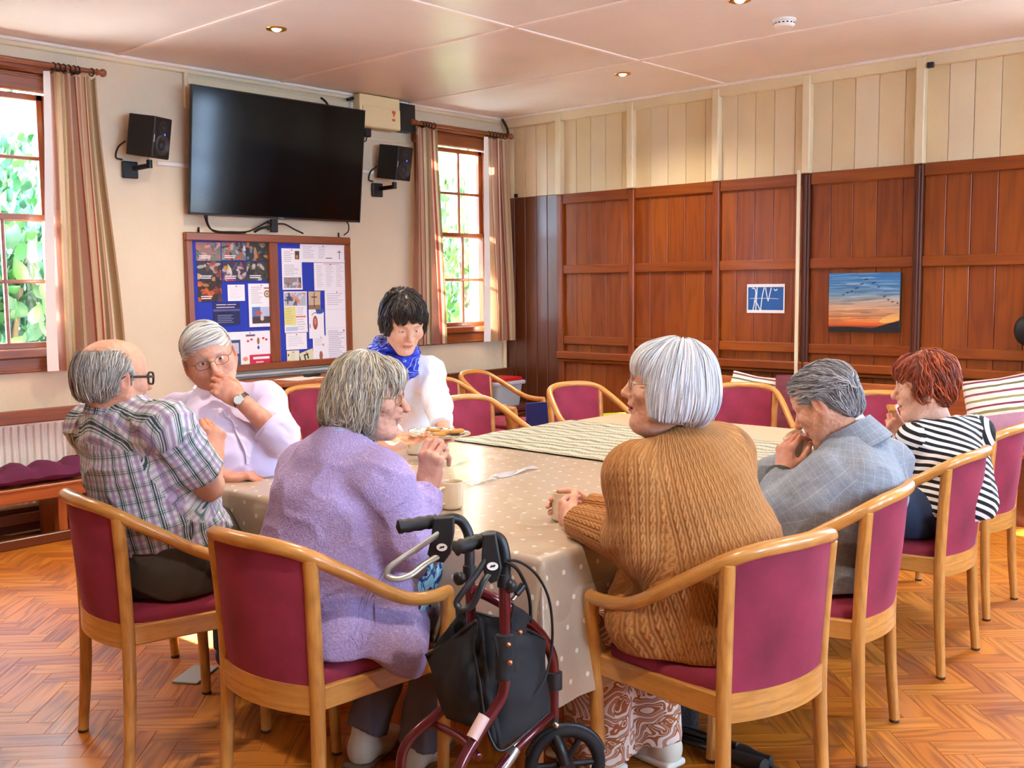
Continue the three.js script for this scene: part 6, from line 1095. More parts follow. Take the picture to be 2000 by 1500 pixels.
function shoe(heel, toe, w, h, sole) { // field of a plain shoe
  const F = new Field(), H = V(...A3(heel)), T2 = V(...A3(toe)), d = T2.clone().sub(H), L = d.length(); d.normalize(); const s = d.clone().cross(UP).normalize();
  const P = (t, y) => H.clone().addScaledVector(d, t * L).setY(y);
  F.add(ecap(P(0.12, 0.045), P(0.55, 0.040), [w * 0.42, 0.045], [w * 0.5, 0.040], s)).add(ecap(P(0.5, 0.036), P(0.9, 0.030), [w * 0.5, 0.036], [w * 0.40, 0.026], s), 0.03).add(cap(P(0.16, 0.06), P(0.20, h), w * 0.40, w * 0.40), 0.03);
  F.clip((x, y, z) => -y + 0.003); return F;
}

// ================= woman in the orange cable-knit jumper =================
{
  const base = V(2.33, 0, -1.37), o = personGroup('person with white bobbed hair in an orange cable knit jumper, hands around a mug', base);
  const f = V(0.22, 0, -0.976), left = V(-0.976, 0, -0.22), skin = '#dca88c', flush = '#cf8a72';
  const pel = V(2.330, 0.56, -1.365), bel = V(2.305, 0.72, -1.405), che = V(2.268, 0.88, -1.44), upp = V(2.250, 0.968, -1.450), neck = V(2.240, 1.028, -1.462);
  const shL = V(2.118, 0.940, -1.490), shR = V(2.405, 0.96, -1.415), elL = at(1247, 1062, 2.60), wrL = at(1128, 1018, 2.84), elR = V(2.44, 0.75, -1.64), wrR = at(1158, 992, 3.06);
  const G = new Field();
  G.add(ecap(pel.clone().setY(0.53), bel, [0.198, 0.178], [0.208, 0.180], left)).add(ecap(bel, che, [0.208, 0.180], [0.192, 0.148], left), 0.06).add(ecap(che, upp, [0.185, 0.142], [0.130, 0.100], left), 0.06).add(cap(upp, neck, 0.088, 0.066), 0.05);
  G.add(cap(shR, upp, 0.082, 0.088), 0.05).add(cap(shL, upp, 0.080, 0.086), 0.05);
  G.add(cap(shL, elL, 0.082, 0.072), 0.035).add(cap(elL, wrL, 0.074, 0.047), 0.03).add(cap(shR, elR, 0.085, 0.065), 0.035).add(cap(elR, wrR, 0.062, 0.042), 0.03);
  G.add(ecap(V(2.25, 0.60, -1.50), V(2.30, 0.50, -1.46), [0.19, 0.14], [0.18, 0.12], left), 0.06);
  G.cut(cap(neck.clone().add(V(-0.025, -0.015, -0.03)), neck.clone().add(V(-0.06, 0.09, -0.05)), 0.060, 0.09), 0.012);
  G.groove(at(1292, 985, 2.5), at(1225, 1062, 2.47), 0.016, 0.020); G.groove(at(1222, 1062, 2.5), at(1190, 1110, 2.6), 0.02, 0.02);
  G.groove(at(1240, 1090, 2.5), at(1400, 1130, 2.45), 0.014, 0.010); G.groove(at(1400, 1135, 2.45), at(1480, 1150, 2.5), 0.014, 0.008); G.groove(at(1290, 1230, 2.5), at(1400, 1270, 2.45), 0.016, 0.008); G.groove(at(1190, 1115, 2.6), at(1240, 1160, 2.55), 0.014, 0.010); G.groove(at(1260, 1045, 2.5), at(1440, 1075, 2.45), 0.018, 0.006);
  G.clip((x, y, z) => -(y - 0.475)); G.clip((x, y, z) => { const a = (x - wrL.x) * (wrL.x - elL.x) + (y - wrL.y) * (wrL.y - elL.y) + (z - wrL.z) * (wrL.z - elL.z), r = Math.hypot(x - wrL.x, y - wrL.y, z - wrL.z); return r < 0.12 ? a / 0.25 : -1; });
  G.warp = creases(0.0025, 6, 3, [1, 2.2, 1]);
  const charts = [{ a: pel, b: neck, side: left, R: 0.19 }, { a: shL, b: elL, side: f, R: 0.085, v0: 0.1 }, { a: elL, b: wrL, side: UP, R: 0.06, v0: 0.3 }, { a: shR, b: elR, side: f, R: 0.08, v0: 0.1 }, { a: elR, b: wrR, side: UP, R: 0.055, v0: 0.3 }];
  charts[0].fat = 0.175; charts[1].fat = 0.09; charts[2].fat = 0.06; charts[3].fat = 0.085; charts[4].fat = 0.05;
  const cable = (srgb) => (u, v) => { // columns of twisted cable between furrows
    const N = 4, cu = u * N, c = cu - Math.floor(cu), col = Math.floor(cu) % N, tw = v * 4 + (col % 2) * 0.5, k = (tw - Math.floor(tw)) * Math.PI * 2; let h = 0.1;
    if (c < 0.72) { const x = c / 0.72 * 2 - 1, s1 = Math.sin(k) * 0.40, a = Math.exp(-(((x - s1) / 0.42) ** 2)), b = Math.exp(-(((x + s1) / 0.42) ** 2)), over = Math.cos(k) > 0 ? 1 : 0.6; h = Math.max(a * over, b * (1.6 - over)) * smooth(1.0, 0.82, Math.abs(x)); } else h = 0.12 + 0.3 * Math.sin((c - 0.72) / 0.28 * Math.PI);
    h = clamp(h + 0.05 * Math.sin(v * 160 * Math.PI) * Math.sin(u * 96 * Math.PI)); return srgb ? [0.76 + 0.18 * h, 0.70 + 0.22 * h, 0.62 + 0.26 * h] : h;
  };
  const cb = rep(dtex(512, 512, cable(false), false), 0.100, 0.19), cc = rep(dtex(512, 512, cable(true)), 0.100, 0.19);
  const jm = phys({ color: hex('#da9a58'), map: cc, bumpMap: cb, bumpScale: 0.006, roughness: 0.9, sheen: 0.4, sheenColor: hex('#f0c090'), sheenRoughness: 0.6 });
  const gg = fieldGeo(G, 0.006, { charts, pick: nearest(charts) }); o.place('jumper', gg, jm);
  { const q = part('neckband', tube(Array.from({ length: 24 }, (_, i) => { const a = i / 24 * 6.283; return V(2.228 + Math.cos(a) * 0.070, 1.014 + 0.028 * Math.cos(a) + 0.022 * Math.sin(a), -1.478 + Math.sin(a) * 0.068).sub(base); }), 0.008, { seg: 48, sides: 8, closed: true, caps: false }), jm, o); }
  // trousers
  const knL = onY(1152, 1196, 0.50), anL = onY(1172, 1465, 0.055), knR = V(2.46, 0.51, -1.74), anR = onY(1283, 1440, 0.075), hipL = V(2.24, 0.545, -1.38), hipR = V(2.42, 0.545, -1.34);
  const Tr = new Field(); Tr.add(cap(hipL.clone().lerp(knL, 0.25), knL, 0.09, 0.088)).add(cap(hipR.clone().lerp(knR, 0.25), knR, 0.085, 0.085), 0.04);
  Tr.add(flatCap(knL, anL, 0.088, 0.098), 0.03).add(flatCap(knR, anR, 0.085, 0.078), 0.03); Tr.warp = creases(0.008, 6, 9, [1, 0.6, 1]);
  Tr.clip((x, y, z) => -(y - 0.03));
  const tc = [{ a: hipL, b: knL, side: left, R: 0.1, fat: 0.1 }, { a: knL, b: anL, side: left, R: 0.09, v0: 0.35, fat: 0.09 }, { a: hipR, b: knR, side: left, R: 0.1, fat: 0.1 }, { a: knR, b: anR, side: left, R: 0.08, v0: 0.35, fat: 0.08 }];
  const swirl = rep(dtex(1024, 1024, (u, v) => {
    const w1 = fbm(u, v, 5, 5, 61, 2) - 0.5, w2 = fbm(u, v, 5, 5, 87, 2) - 0.5, w3 = fbm(u, v, 3, 3, 33, 1) - 0.5;
    const a1 = (u * 5 + v * 3) * 6.2832 + w1 * 34 + w3 * 10, a2 = (v * 5 - u * 4) * 6.2832 + w2 * 34 - w3 * 10, q = Math.sin(a1), q2 = Math.sin(a2), m = smooth(0.44, 0.54, fbm(u, v, 6, 6, 12, 1)), s = mix(q, q2, m), th = 0.9 * (fbm(u, v, 4, 4, 5, 1) - 0.5);
    const k = smooth(-0.62 + th, -0.48 + th, s) * (1 - 0.92 * smooth(0.50, 0.62, s) * smooth(0.90, 0.80, s)); return mix3([0.87, 0.79, 0.74], [0.62, 0.33, 0.14], k);
  }), 0.34, 0.34);
  o.place('trousers', fieldGeo(Tr, 0.007, { charts: tc, pick: nearest(tc) }), std({ map: swirl, roughness: 0.85 }));
  for (const [an, dx] of [[anL, -0.01], [anR, 0.03]]) { const heel = an.clone().add(V(0, 0, 0.07)), toe = an.clone().add(V(dx, 0, -0.17)); const s = o.place('shoe', fieldGeo(shoe(heel, toe, 0.092, 0.10), 0.005), std({ color: hex('#d9cdb8'), roughness: 0.6 })); part('sole', mv(new RoundedBoxGeometry(0.085, 0.022, 0.25, 3, 0.01), 0, 0, 0).rotateY(-dx * 4).translate(an.x + dx * 0.4 - base.x, 0.012, an.z - 0.05 - base.z), std({ color: hex('#e6ded0'), roughness: 0.7 }), s); }
  // body
  const hz = dir(-0.972, 0.09, 0.20), fr = frameOf(at(1303, 757, 2.64), hz, UP).scale(V(0.96, 0.96, 0.97));
  const nl = neck.clone().add(V(0, -0.03, 0)).applyMatrix4(fr.clone().invert());
  const bob = (F) => { const H = new Field(); H.add(ell([0, 0.038, -0.022], [0.085, 0.096, 0.106])).add(ell([0, -0.025, -0.050], [0.090, 0.080, 0.085]), 0.04); for (const s of [-1, 1]) H.add(ell([s * 0.066, -0.030, -0.008], [0.027, 0.078, 0.048]), 0.03); H.add(ell([0, 0.062, 0.050], [0.062, 0.044, 0.044]), 0.03); H.cut(ell([0, -0.048, 0.090], [0.085, 0.080, 0.080]), 0.012); H.cut(ell([0, -0.14, 0.01], [0.06, 0.075, 0.1]), 0.01); H.clip((x, y, z) => -(y + 0.086 + 0.007 * Math.sin(x * 60) - (z + 0.1) * 0.03), 0.012); return H; };
  const hg = addHead(o, fr, {
    head: { wide: 1.02, jaw: 1.0, nose: 0.95, age: 1.2, neckTo: A3(nl), neckR: 0.056, doubleChin: 1.1, cheek: 1.1, mouthOpen: 0.4 }, color: { skin, flush, brow: '#8f8983', lip: '#b8655c' },
    hair: { cols: ['#c9ccd2', '#dfe2e8', '#eef0f4', '#b9bcc4', '#d6d9df'], field: bob, locks: [
      { n: 900, keep: (p) => p.y > 0.03, flow: (p, t) => V(p.x * 1.2, -0.02 - Math.max(0, 0.13 - p.y) * 1.5, (p.z + 0.03) * 0.9 + (p.z > 0.04 ? 0.03 : 0)), len: 0.17, width: 0.0023, thick: 0.5, off: 0.003, seed: 11, stop: (p) => p.y < -0.098 },
      { n: 1500, keep: (p) => p.y > -0.075, flow: (p, t) => V(p.x * 1.0, -0.03 - Math.max(0, 0.12 - p.y) * 1.5, (p.z + 0.03) * 0.8), len: 0.08, width: 0.0019, thick: 0.6, off: 0.004, seed: 12, lift: 0.0002, stop: (p) => p.y < -0.102 },
      { n: 260, keep: (p) => p.y < -0.02 && p.z < 0.05, flow: (p, t) => V(p.x * 0.3, -1, -0.15), len: 0.06, width: 0.0018, off: 0.004, seed: 13, lift: 0.001, stop: (p) => p.y < -0.11 }] },
    gl: { mat: std({ color: hex('#9a8f80'), metalness: 0.8, roughness: 0.3 }), rim: 0.0010, lensW: 0.021, lensH: 0.015 },
  });
  const mugC = V(2.335, 0.73, -1.925); o.userData.mug = 1;
  const hL = handGeo({ curl: [0.62, 0.62, 0.66, 0.7], thumb: 0.45, spread: 0.03, wristR: 0.028, elbowR: 0.035, sc: 0.95 }, at(1118, 1014, 2.855), dir(-0.30, 0.05, 0.95), dir(0.85, 0.0, 0.35), false, wrL.clone().lerp(elL, 0.3), [skin, flush]);
  const hR = handGeo({ curl: [0.6, 0.6, 0.6, 0.65], thumb: 0.45, wristR: 0.026, elbowR: 0.034, sc: 0.92 }, at(1160, 990, 3.06), dir(-0.85, 0.0, 0.2), dir(-0.3, 0.0, -0.9), true, wrR.clone().lerp(elR, 0.3), [skin, flush]);
  o.place('body', joinGeo([hg, hL, hR, hiddenBody([[pel, bel, 0.12, 0.12], [bel, che, 0.12, 0.11], [che, upp, 0.1, 0.06], [upp, neck, 0.05, 0.045], [hipL, knL, 0.06, 0.05], [knL, anL, 0.05, 0.035], [hipR, knR, 0.06, 0.05], [knR, anR, 0.05, 0.035], [shL, elL, 0.045, 0.04], [shR, elR, 0.045, 0.04]], skin)]), skinM);
}

// ================= woman in the lilac cardigan =================
{
  const base = V(1.70, 0, -2.2), o = personGroup('person with grey wavy hair in a lilac cardigan, raising a biscuit in one hand', base);
  const f = V(0.997, 0, -0.071), left = V(-0.071, 0, -0.997), right = left.clone().negate(), skin = '#d3a088', flush = '#c27f6a';
  const pel = V(1.690, 0.56, -2.205), bel = V(1.690, 0.70, -2.205), che = V(1.700, 0.85, -2.19), upp = V(1.725, 0.945, -2.18), neck = V(1.742, 1.005, -2.175);
  const shR = V(1.745, 0.912, -2.03), shL = V(1.735, 0.91, -2.335), elR = at(798, 1062, 2.70), wrR = at(838, 955, 2.78), elL = V(1.93, 0.76, -2.38), wrL = at(795, 958, 3.04);
  const G = new Field();
  G.add(ecap(pel.clone().setY(0.52), bel, [0.182, 0.165], [0.182, 0.160], left)).add(ecap(bel, che, [0.182, 0.160], [0.170, 0.135], left), 0.06).add(ecap(che, upp, [0.168, 0.130], [0.125, 0.095], left), 0.06).add(cap(upp, neck, 0.085, 0.062), 0.05);
  G.add(cap(shR, upp, 0.075, 0.085), 0.05).add(cap(shL, upp, 0.075, 0.085), 0.05).add(cap(shR, elR, 0.080, 0.066), 0.035).add(cap(elR, wrR, 0.068, 0.044), 0.03).add(cap(shL, elL, 0.076, 0.06), 0.035).add(cap(elL, wrL, 0.058, 0.04), 0.03);
  G.add(ecap(V(1.79, 0.56, -2.19), V(1.80, 0.47, -2.14), [0.17, 0.14], [0.17, 0.13], left), 0.06).add(ecap(V(1.66, 0.50, -2.17), V(1.80, 0.43, -2.10), [0.19, 0.14], [0.18, 0.12], left), 0.05);
  G.cut(cap(neck.clone().add(V(0.035, -0.035, 0.012)), neck.clone().add(V(0.09, 0.09, 0.02)), 0.070, 0.105), 0.012);
  G.groove(at(668, 945, 2.6), at(735, 1030, 2.62), 0.018, 0.014); G.groove(at(668, 950, 2.62), at(700, 1040, 2.58), 0.014, 0.020); G.groove(at(698, 1035, 2.56), at(780, 1125, 2.60), 0.014, 0.030); G.groove(at(660, 1010, 2.55), at(690, 1150, 2.5), 0.024, 0.008);  G.groove(at(630, 940, 2.6), at(610, 1080, 2.55), 0.03, 0.006); G.groove(at(745, 930, 2.62), at(790, 1000, 2.68), 0.018, 0.006);
  G.clip((x, y, z) => -(y - (0.485 - 0.10 * smooth(1.62, 1.80, x) * smooth(-2.25, -2.08, z)))); G.clip((x, y, z) => { const r = Math.hypot(x - wrR.x, y - wrR.y, z - wrR.z); return r < 0.12 ? ((x - wrR.x) * (wrR.x - elR.x) + (y - wrR.y) * (wrR.y - elR.y) + (z - wrR.z) * (wrR.z - elR.z)) / 0.2 : -1; });
  G.warp = creases(0.006, 6, 13, [1, 1.4, 1]);
  const ch = [{ a: pel, b: neck, side: right, R: 0.17, fat: 0.16 }, { a: shR, b: elR, side: f, R: 0.08, fat: 0.078 }, { a: elR, b: wrR, side: UP, R: 0.06, v0: 0.25, fat: 0.056 }, { a: shL, b: elL, side: f, R: 0.08, fat: 0.078 }, { a: elL, b: wrL, side: UP, R: 0.06, v0: 0.25, fat: 0.05 }];
  const heather = rep(dtex(512, 512, (u, v) => { const a = Math.abs(fbm(u, v, 34, 34, 51, 2) - 0.5), sq = smooth(0.045, 0.015, a), n = fbm(u, v, 70, 70, 9, 2), b = mix3([0.60, 0.53, 0.74], [0.70, 0.62, 0.78], n); return mix3(b, [0.80, 0.72, 0.84], sq * 0.7); }), 0.22, 0.22);
  const hb = rep(dtex(512, 512, (u, v) => 1 - Math.abs(fbm(u, v, 34, 34, 51, 2) - 0.5) * 3, false), 0.22, 0.22);
  const cm = phys({ map: heather, roughness: 0.95, bumpMap: hb, bumpScale: 0.0009, sheen: 0.4, sheenColor: hex('#cbb9e0'), sheenRoughness: 0.6 });
  o.place('cardigan', fieldGeo(G, 0.006, { charts: ch, pick: nearest(ch) }), cm);
  // ribbed pattern panel and small logo-like stitch on the skirt of the cardigan
  const rib = (px0, py0, px1, py1, d0, d1) => { const q = part('knit_rib', tube(Array.from({ length: 8 }, (_, i) => { let p = at(mix(px0, px1, i / 7), mix(py0, py1, i / 7), mix(d0, d1, i / 7)); for (let k = 0; k < 6; k++) p.addScaledVector(G.grad(p, 0.004), -G.at(p.x, p.y, p.z)); return p.sub(base); }), 0.0032, { seg: 20, sides: 6 }), cm, o); };
  for (const [a, b] of [[740, 702], [748, 712], [764, 728], [772, 737]]) rib(a, 1170, b, 1288, 2.58, 2.5);
  // lower body
  const hipR = V(1.72, 0.545, -2.10), hipL = V(1.70, 0.545, -2.29), knR = V(2.07, 0.50, -2.12), knL = V(2.08, 0.50, -2.31), anR = onY(815, 1455, 0.075), anL = onY(716, 1425, 0.10);
  const Tr = new Field(); Tr.add(cap(hipR, knR, 0.095, 0.075)).add(cap(hipL, knL, 0.095, 0.075), 0.03).add(cap(hipL, hipR, 0.1, 0.1), 0.04).add(flatCap(knR, anR, 0.074, 0.060), 0.03).add(flatCap(knL, anL, 0.074, 0.060), 0.03); Tr.warp = creases(0.007, 6, 4, [1, 0.7, 1]);
  o.place('trousers', fieldGeo(Tr, 0.008), std({ color: hex('#6b6068'), roughness: 0.9, map: T.mottle }));
  for (const [an, tx] of [[anR, 0.2], [anL, 0.2]]) { const heel = an.clone().add(V(-0.06, 0, 0.02)), toe = an.clone().add(V(tx * 0.85, 0, -0.06)); const s = o.place('shoe', fieldGeo(shoe(heel, toe, 0.09, 0.11), 0.005), std({ color: hex('#cdbda4'), roughness: 0.6 })); const m = heel.clone().lerp(toe, 0.48); part('sole', cbox(0.255, 0.020, 0.085, 0.009).rotateY(0.3).translate(m.x - base.x, 0.011, m.z - base.z), std({ color: hex('#7a6248'), roughness: 0.8 }), s); }
  // scarf on the lap and at the neck
  const floral = rep(dtex(256, 256, (u, v) => { const n = fbm(u, v, 7, 7, 71, 2), m = fbm(u, v, 12, 12, 17, 1); let c = mix3([0.62, 0.84, 0.90], [0.45, 0.74, 0.86], n); if (m > 0.68) c = [0.14, 0.26, 0.52]; else if (n > 0.66) c = [0.80, 0.92, 0.88]; return c; }), 0.12, 0.12);
  const scarfM = std({ map: floral, roughness: 0.8, side: THREE.DoubleSide });
  const hz = dir(0.985, -0.06, -0.10), fr = frameOf(at(722, 776, 2.79), hz, UP.clone().addScaledVector(hz, 0.02)).scale(V(0.90, 0.88, 0.90)), inv = fr.clone().invert(), nl = neck.clone().add(V(-0.01, -0.03, 0)).applyMatrix4(inv);
  const nf = new THREE.Matrix4().makeBasis(f, V(0.1, 1, 0).normalize(), right).setPosition(neck.clone().add(V(0.005, -0.012, 0)));
  o.place('scarf', slab((u, v) => { const a = u * Math.PI * 2, r = mix(0.084, 0.060, v) + 0.006 * Math.sin(a * 3); return V(Math.cos(a) * r * 1.1, mix(-0.03, 0.045, v) - 0.012 * Math.cos(a), Math.sin(a) * r).applyMatrix4(nf); }, 0.006, 48, 6, 0.5, 0.09), scarfM);
  o.place('lap_scarf', slab((u, v) => at(mix(835, 862, u) - 25 * v, mix(1105, 1215, v), 2.78 + 0.10 * u).add(V(0, 0.01 * Math.sin(u * 9 + v * 4), 0.01 * Math.sin(v * 12))), 0.012, 12, 12, 0.15, 0.15), scarfM);
  const bob = (F) => { const H = new Field(); H.add(ell([0, 0.040, -0.020], [0.088, 0.096, 0.104])).add(ell([0, -0.020, -0.060], [0.092, 0.085, 0.085]), 0.04); for (const s of [-1, 1]) H.add(ell([s * 0.070, -0.030, -0.016], [0.030, 0.080, 0.055]), 0.03); H.add(ell([0, 0.066, 0.052], [0.060, 0.046, 0.048]), 0.03).add(ell([0, -0.064, -0.092], [0.078, 0.046, 0.048]), 0.03); H.cut(ell([0, -0.048, 0.092], [0.09, 0.082, 0.080]), 0.012); H.cut(ell([0, -0.14, 0.02], [0.055, 0.075, 0.09]), 0.01); H.clip((x, y, z) => -(y + 0.102 - (z + 0.1) * 0.04), 0.014); H.warp = (x, y, z) => 0.004 * noise3(x * 22, y * 9, z * 22); return H; };
  const hg = addHead(o, fr, {
    head: { wide: 0.98, jaw: 1.0, nose: 1.15, age: 1.6, neckTo: A3(nl), neckR: 0.050, doubleChin: 0.8, noseDrop: 0.003 }, color: { skin, flush, brow: '#a39c94', lip: '#a8665c', spots: 0.35, lidDown: 0.3 },
    hair: { cols: ['#a39a8c', '#bdb29c', '#cfc6b6', '#8f897f', '#b1aba2', '#d8cdb2', '#a8a29a'], field: bob, locks: [
      { n: 1100, keep: (p) => p.y > 0.03, flow: (p, t) => V(p.x * 1.1, -0.02 - Math.max(0, 0.13 - p.y) * 1.4, (p.z + 0.02) * 0.9 + (p.z > 0.03 ? 0.05 : 0)), len: 0.17, width: 0.0018, thick: 0.6, off: 0.004, seed: 21, curlAmp: 0.2, stop: (p) => p.y < -0.116 },
      { n: 1700, keep: (p) => p.y > -0.08, flow: (p, t) => V(p.x * 1.0, -0.03 - Math.max(0, 0.12 - p.y) * 1.4, (p.z + 0.02) * 0.6), len: 0.085, width: 0.0016, thick: 0.6, off: 0.006, seed: 22, curlAmp: 0.3, stop: (p) => p.y < -0.118 },
      { n: 420, keep: (p) => p.y < -0.03 && p.z < 0.05, flow: (p, t) => V(p.x * 0.5, -1 + t * 1.4, -0.5 * (p.z < 0 ? 1 : -0.4)), len: 0.06, width: 0.0017, off: 0.006, seed: 23, lift: 0.004, curlAmp: 0.4 }] },
    gl: { mat: std({ color: hex('#b08a4e'), metalness: 0.9, roughness: 0.3 }), rim: 0.0011, lensW: 0.022, lensH: 0.018, square: 0.2 },
  });
  const hR = handGeo({ curl: [[0.55, 0.95, 0.5], [0.75, 1.0, 0.6], [0.95, 1.1, 0.7], [1.1, 1.1, 0.7]], thumb: 0.95, spread: 0.02, wristR: 0.026, elbowR: 0.033, sc: 0.98 }, at(836, 950, 2.785), dir(0.12, 0.99, 0.02), dir(0.45, 0.05, 0.85), true, wrR.clone().lerp(elR, 0.35), [skin, flush]);
  const hL = handGeo({ curl: [0.5, 0.5, 0.5, 0.5], thumb: 0.3, sc: 0.92 }, wrL, dir(0.25, -0.02, 0.95), V(0, -1, 0), false, wrL.clone().lerp(elL, 0.4), [skin, flush]);
  o.place('body', joinGeo([hg, hR, hL, hiddenBody([[pel, che, 0.11, 0.11], [che, upp, 0.1, 0.06], [upp, neck, 0.05, 0.042], [hipL, knL, 0.06, 0.05], [knL, anL, 0.05, 0.035], [hipR, knR, 0.06, 0.05], [knR, anR, 0.05, 0.035], [shL, elL, 0.045, 0.04], [shR, elR, 0.045, 0.04]], skin)]), skinM);
  // biscuit between the fingertips
  solo('biscuit_piece', mv(new RoundedBoxGeometry(0.028, 0.05, 0.012, 3, 0.005), 0, 0, 0).rotateZ(-0.3).translate(...A3(at(836, 868, 2.82))), std({ color: hex('#b9793a'), roughness: 0.9 }), 'piece of biscuit held up by the woman in the lilac cardigan', 'biscuit');
}

// ================= man in the checked shirt =================
{
  const base = V(1.62, 0, -2.99), o = personGroup('person with balding grey hair and black glasses in a checked short sleeved shirt', base);
  const f = V(0.993, 0, 0.113), left = V(0.113, 0, -0.993), right = left.clone().negate(), skin = '#d99f80', flush = '#c9765c';
  const pel = V(1.63, 0.57, -2.98), bel = V(1.62, 0.73, -2.975), che = V(1.575, 0.89, -2.985), upp = V(1.535, 1.00, -2.995), neck = V(1.525, 1.07, -3.0);
  const shR = at(325, 838, 3.06), shL = V(1.535, 0.98, -3.18), elR = at(405, 948, 3.18), wrR = at(414, 872, 3.42), elL = V(1.70, 0.80, -3.27), wrL = at(372, 868, 3.56);
  const slR = shR.clone().lerp(elR, 0.80), slL = shL.clone().lerp(elL, 0.8);
  const G = new Field();
  G.add(ecap(pel.clone().setY(0.55), bel, [0.185, 0.165], [0.195, 0.178], left)).add(ecap(bel, che, [0.195, 0.178], [0.195, 0.150], left), 0.06).add(ecap(che, upp, [0.19, 0.142], [0.145, 0.095], left), 0.06).add(cap(upp, neck, 0.088, 0.066), 0.05);
  G.add(cap(shR, upp, 0.072, 0.088), 0.05).add(cap(shL, upp, 0.075, 0.088), 0.05).add(flatCap(shR, slR, 0.082, 0.080), 0.04).add(flatCap(shL, slL, 0.08, 0.074), 0.04);
  G.add(ecap(V(1.70, 0.60, -2.96), V(1.68, 0.52, -2.90), [0.18, 0.16], [0.175, 0.15], left), 0.06);
  G.cut(cap(neck.clone().add(V(0, 0.0, 0)), neck.clone().add(V(0.02, 0.1, 0)), 0.060, 0.07), 0.01);
  G.groove(at(180, 905, 2.97), at(280, 892, 2.9), 0.014, 0.012); G.groove(at(280, 892, 2.9), at(390, 925, 3.0), 0.014, 0.010); G.groove(at(120, 925, 3.05), at(180, 905, 2.97), 0.014, 0.012); G.groove(at(262, 850, 2.92), at(280, 900, 2.9), 0.010, 0.007); G.groove(at(300, 860, 2.92), at(320, 900, 2.92), 0.012, 0.007); G.groove(at(215, 870, 2.93), at(205, 900, 2.93), 0.012, 0.006); G.groove(at(330, 995, 2.95), at(250, 1010, 2.9), 0.014, 0.006); G.groove(at(345, 905, 3.0), at(395, 955, 3.05), 0.012, 0.012);
  G.clip((x, y, z) => -(y - (0.625 + 0.04 * smooth(1.60, 1.80, x)))); G.warp = creases(0.008, 6, 23, [1, 1.6, 1]);
  const yokeA = V(1.46, 0.93, -3.0);
  const ch = [{ a: pel, b: neck, side: f, R: 0.185, fat: 0.165 }, { a: shR, b: slR, side: f, R: 0.08, fat: 0.085, v0: 0.013 }, { a: shL, b: slL, side: f, R: 0.08, fat: 0.082 }, { a: shL.clone().setY(0.78), b: shR.clone().setY(0.78), side: UP, R: 0.22, fat: 0.0 }];
  const near = nearest(ch.slice(0, 3)), pick = (x, y, z) => { const k = near(x, y, z), c = k === 1 ? [shR, slR] : [shL, slL]; if (k && (x - c[0].x) * (c[1].x - c[0].x) + (y - c[0].y) * (c[1].y - c[0].y) + (z - c[0].z) * (c[1].z - c[0].z) < 0.004) return 3; return k === 0 && y > 0.965 - 0.02 * Math.abs(z + 3.0) * 5 ? 3 : k; };
  const plaid = rep(dtex(512, 512, (u, v) => {
    const w = [0.86, 0.86, 0.87], dk = [0.17, 0.25, 0.28], gn = [0.32, 0.48, 0.44], li = [0.66, 0.56, 0.72], band = (t, a, b) => smooth(a - 0.012, a + 0.012, t) * smooth(b + 0.012, b - 0.012, t);
    let c = w; const add = (t, k) => { c = mix3(c, li, 0.75 * k * band(t, 0.62, 0.86)); c = mix3(c, gn, 0.85 * k * (band(t, 0.06, 0.10) + band(t, 0.42, 0.46))); c = mix3(c, dk, 0.92 * k * (band(t, 0.14, 0.24) + band(t, 0.30, 0.36) + band(t, 0.735, 0.755) * 0.5)); };
    add((u * 4) % 1, 1); add((v * 4) % 1, 0.45); const n = 0.95 + 0.1 * pnoise(u * 256, v * 256, 256, 256, 3); return [c[0] * n, c[1] * n, c[2] * n];
  }), 0.188, 0.188);
  const sm = std({ map: plaid, roughness: 0.9, bumpMap: T.weave, bumpScale: 0.0004 });
  o.place('shirt', fieldGeo(G, 0.006, { charts: ch, pick }), sm);
  const nf = new THREE.Matrix4().makeBasis(f, UP, right).setPosition(neck.clone().add(V(0.0, -0.012, 0)));
  o.place('collar', slab((u, v) => { const a = u * Math.PI * 2, r = mix(0.092, 0.068, v); return V(Math.cos(a) * r * 1.05, mix(-0.022, 0.040, v) - 0.02 * Math.cos(a), Math.sin(a) * r).applyMatrix4(nf); }, 0.007, 44, 5, 0.5, 0.06), sm);
  const hipR = V(1.66, 0.55, -2.89), hipL = V(1.66, 0.55, -3.08), knR = onY(470, 985, 0.60), knL = V(2.02, 0.56, -3.10), anR = V(2.05, 0.08, -2.80), anL = V(2.12, 0.08, -3.08);
  const Tr = new Field(); Tr.add(cap(hipR, knR, 0.115, 0.085)).add(cap(hipL, knL, 0.11, 0.085), 0.03).add(ecap(hipL, hipR, [0.12, 0.12], [0.12, 0.12], UP), 0.05).add(flatCap(knR, anR, 0.085, 0.07), 0.03).add(flatCap(knL, anL, 0.085, 0.07), 0.03); Tr.add(ell(V(1.64, 0.59, -2.95), [0.19, 0.145, 0.19]), 0.05); Tr.warp = creases(0.009, 6, 31, [1, 1, 1]); Tr.clip((x, y, z) => -(y - 0.03));
  Tr.clip((x, y, z) => x < 1.86 ? -(y - 0.484) : -1);
  const trM = std({ color: hex('#4a463f'), roughness: 0.85, map: T.mottle, bumpMap: T.weave, bumpScale: 0.0006 }); o.place('trousers', fieldGeo(Tr, 0.007), trM);
  part('key_clip', tube([[0, 0.02, 0], [0.009, 0.0, 0], [0.004, -0.03, 0], [-0.009, -0.033, 0], [-0.012, 0.0, 0]], 0.0028, { seg: 28, sides: 7, closed: true, caps: false }).rotateY(0.7).translate(...A3(at(374, 1030, 3.03).sub(base))), std({ color: hex('#4a4c48'), roughness: 0.4, metalness: 0.6 }), o);
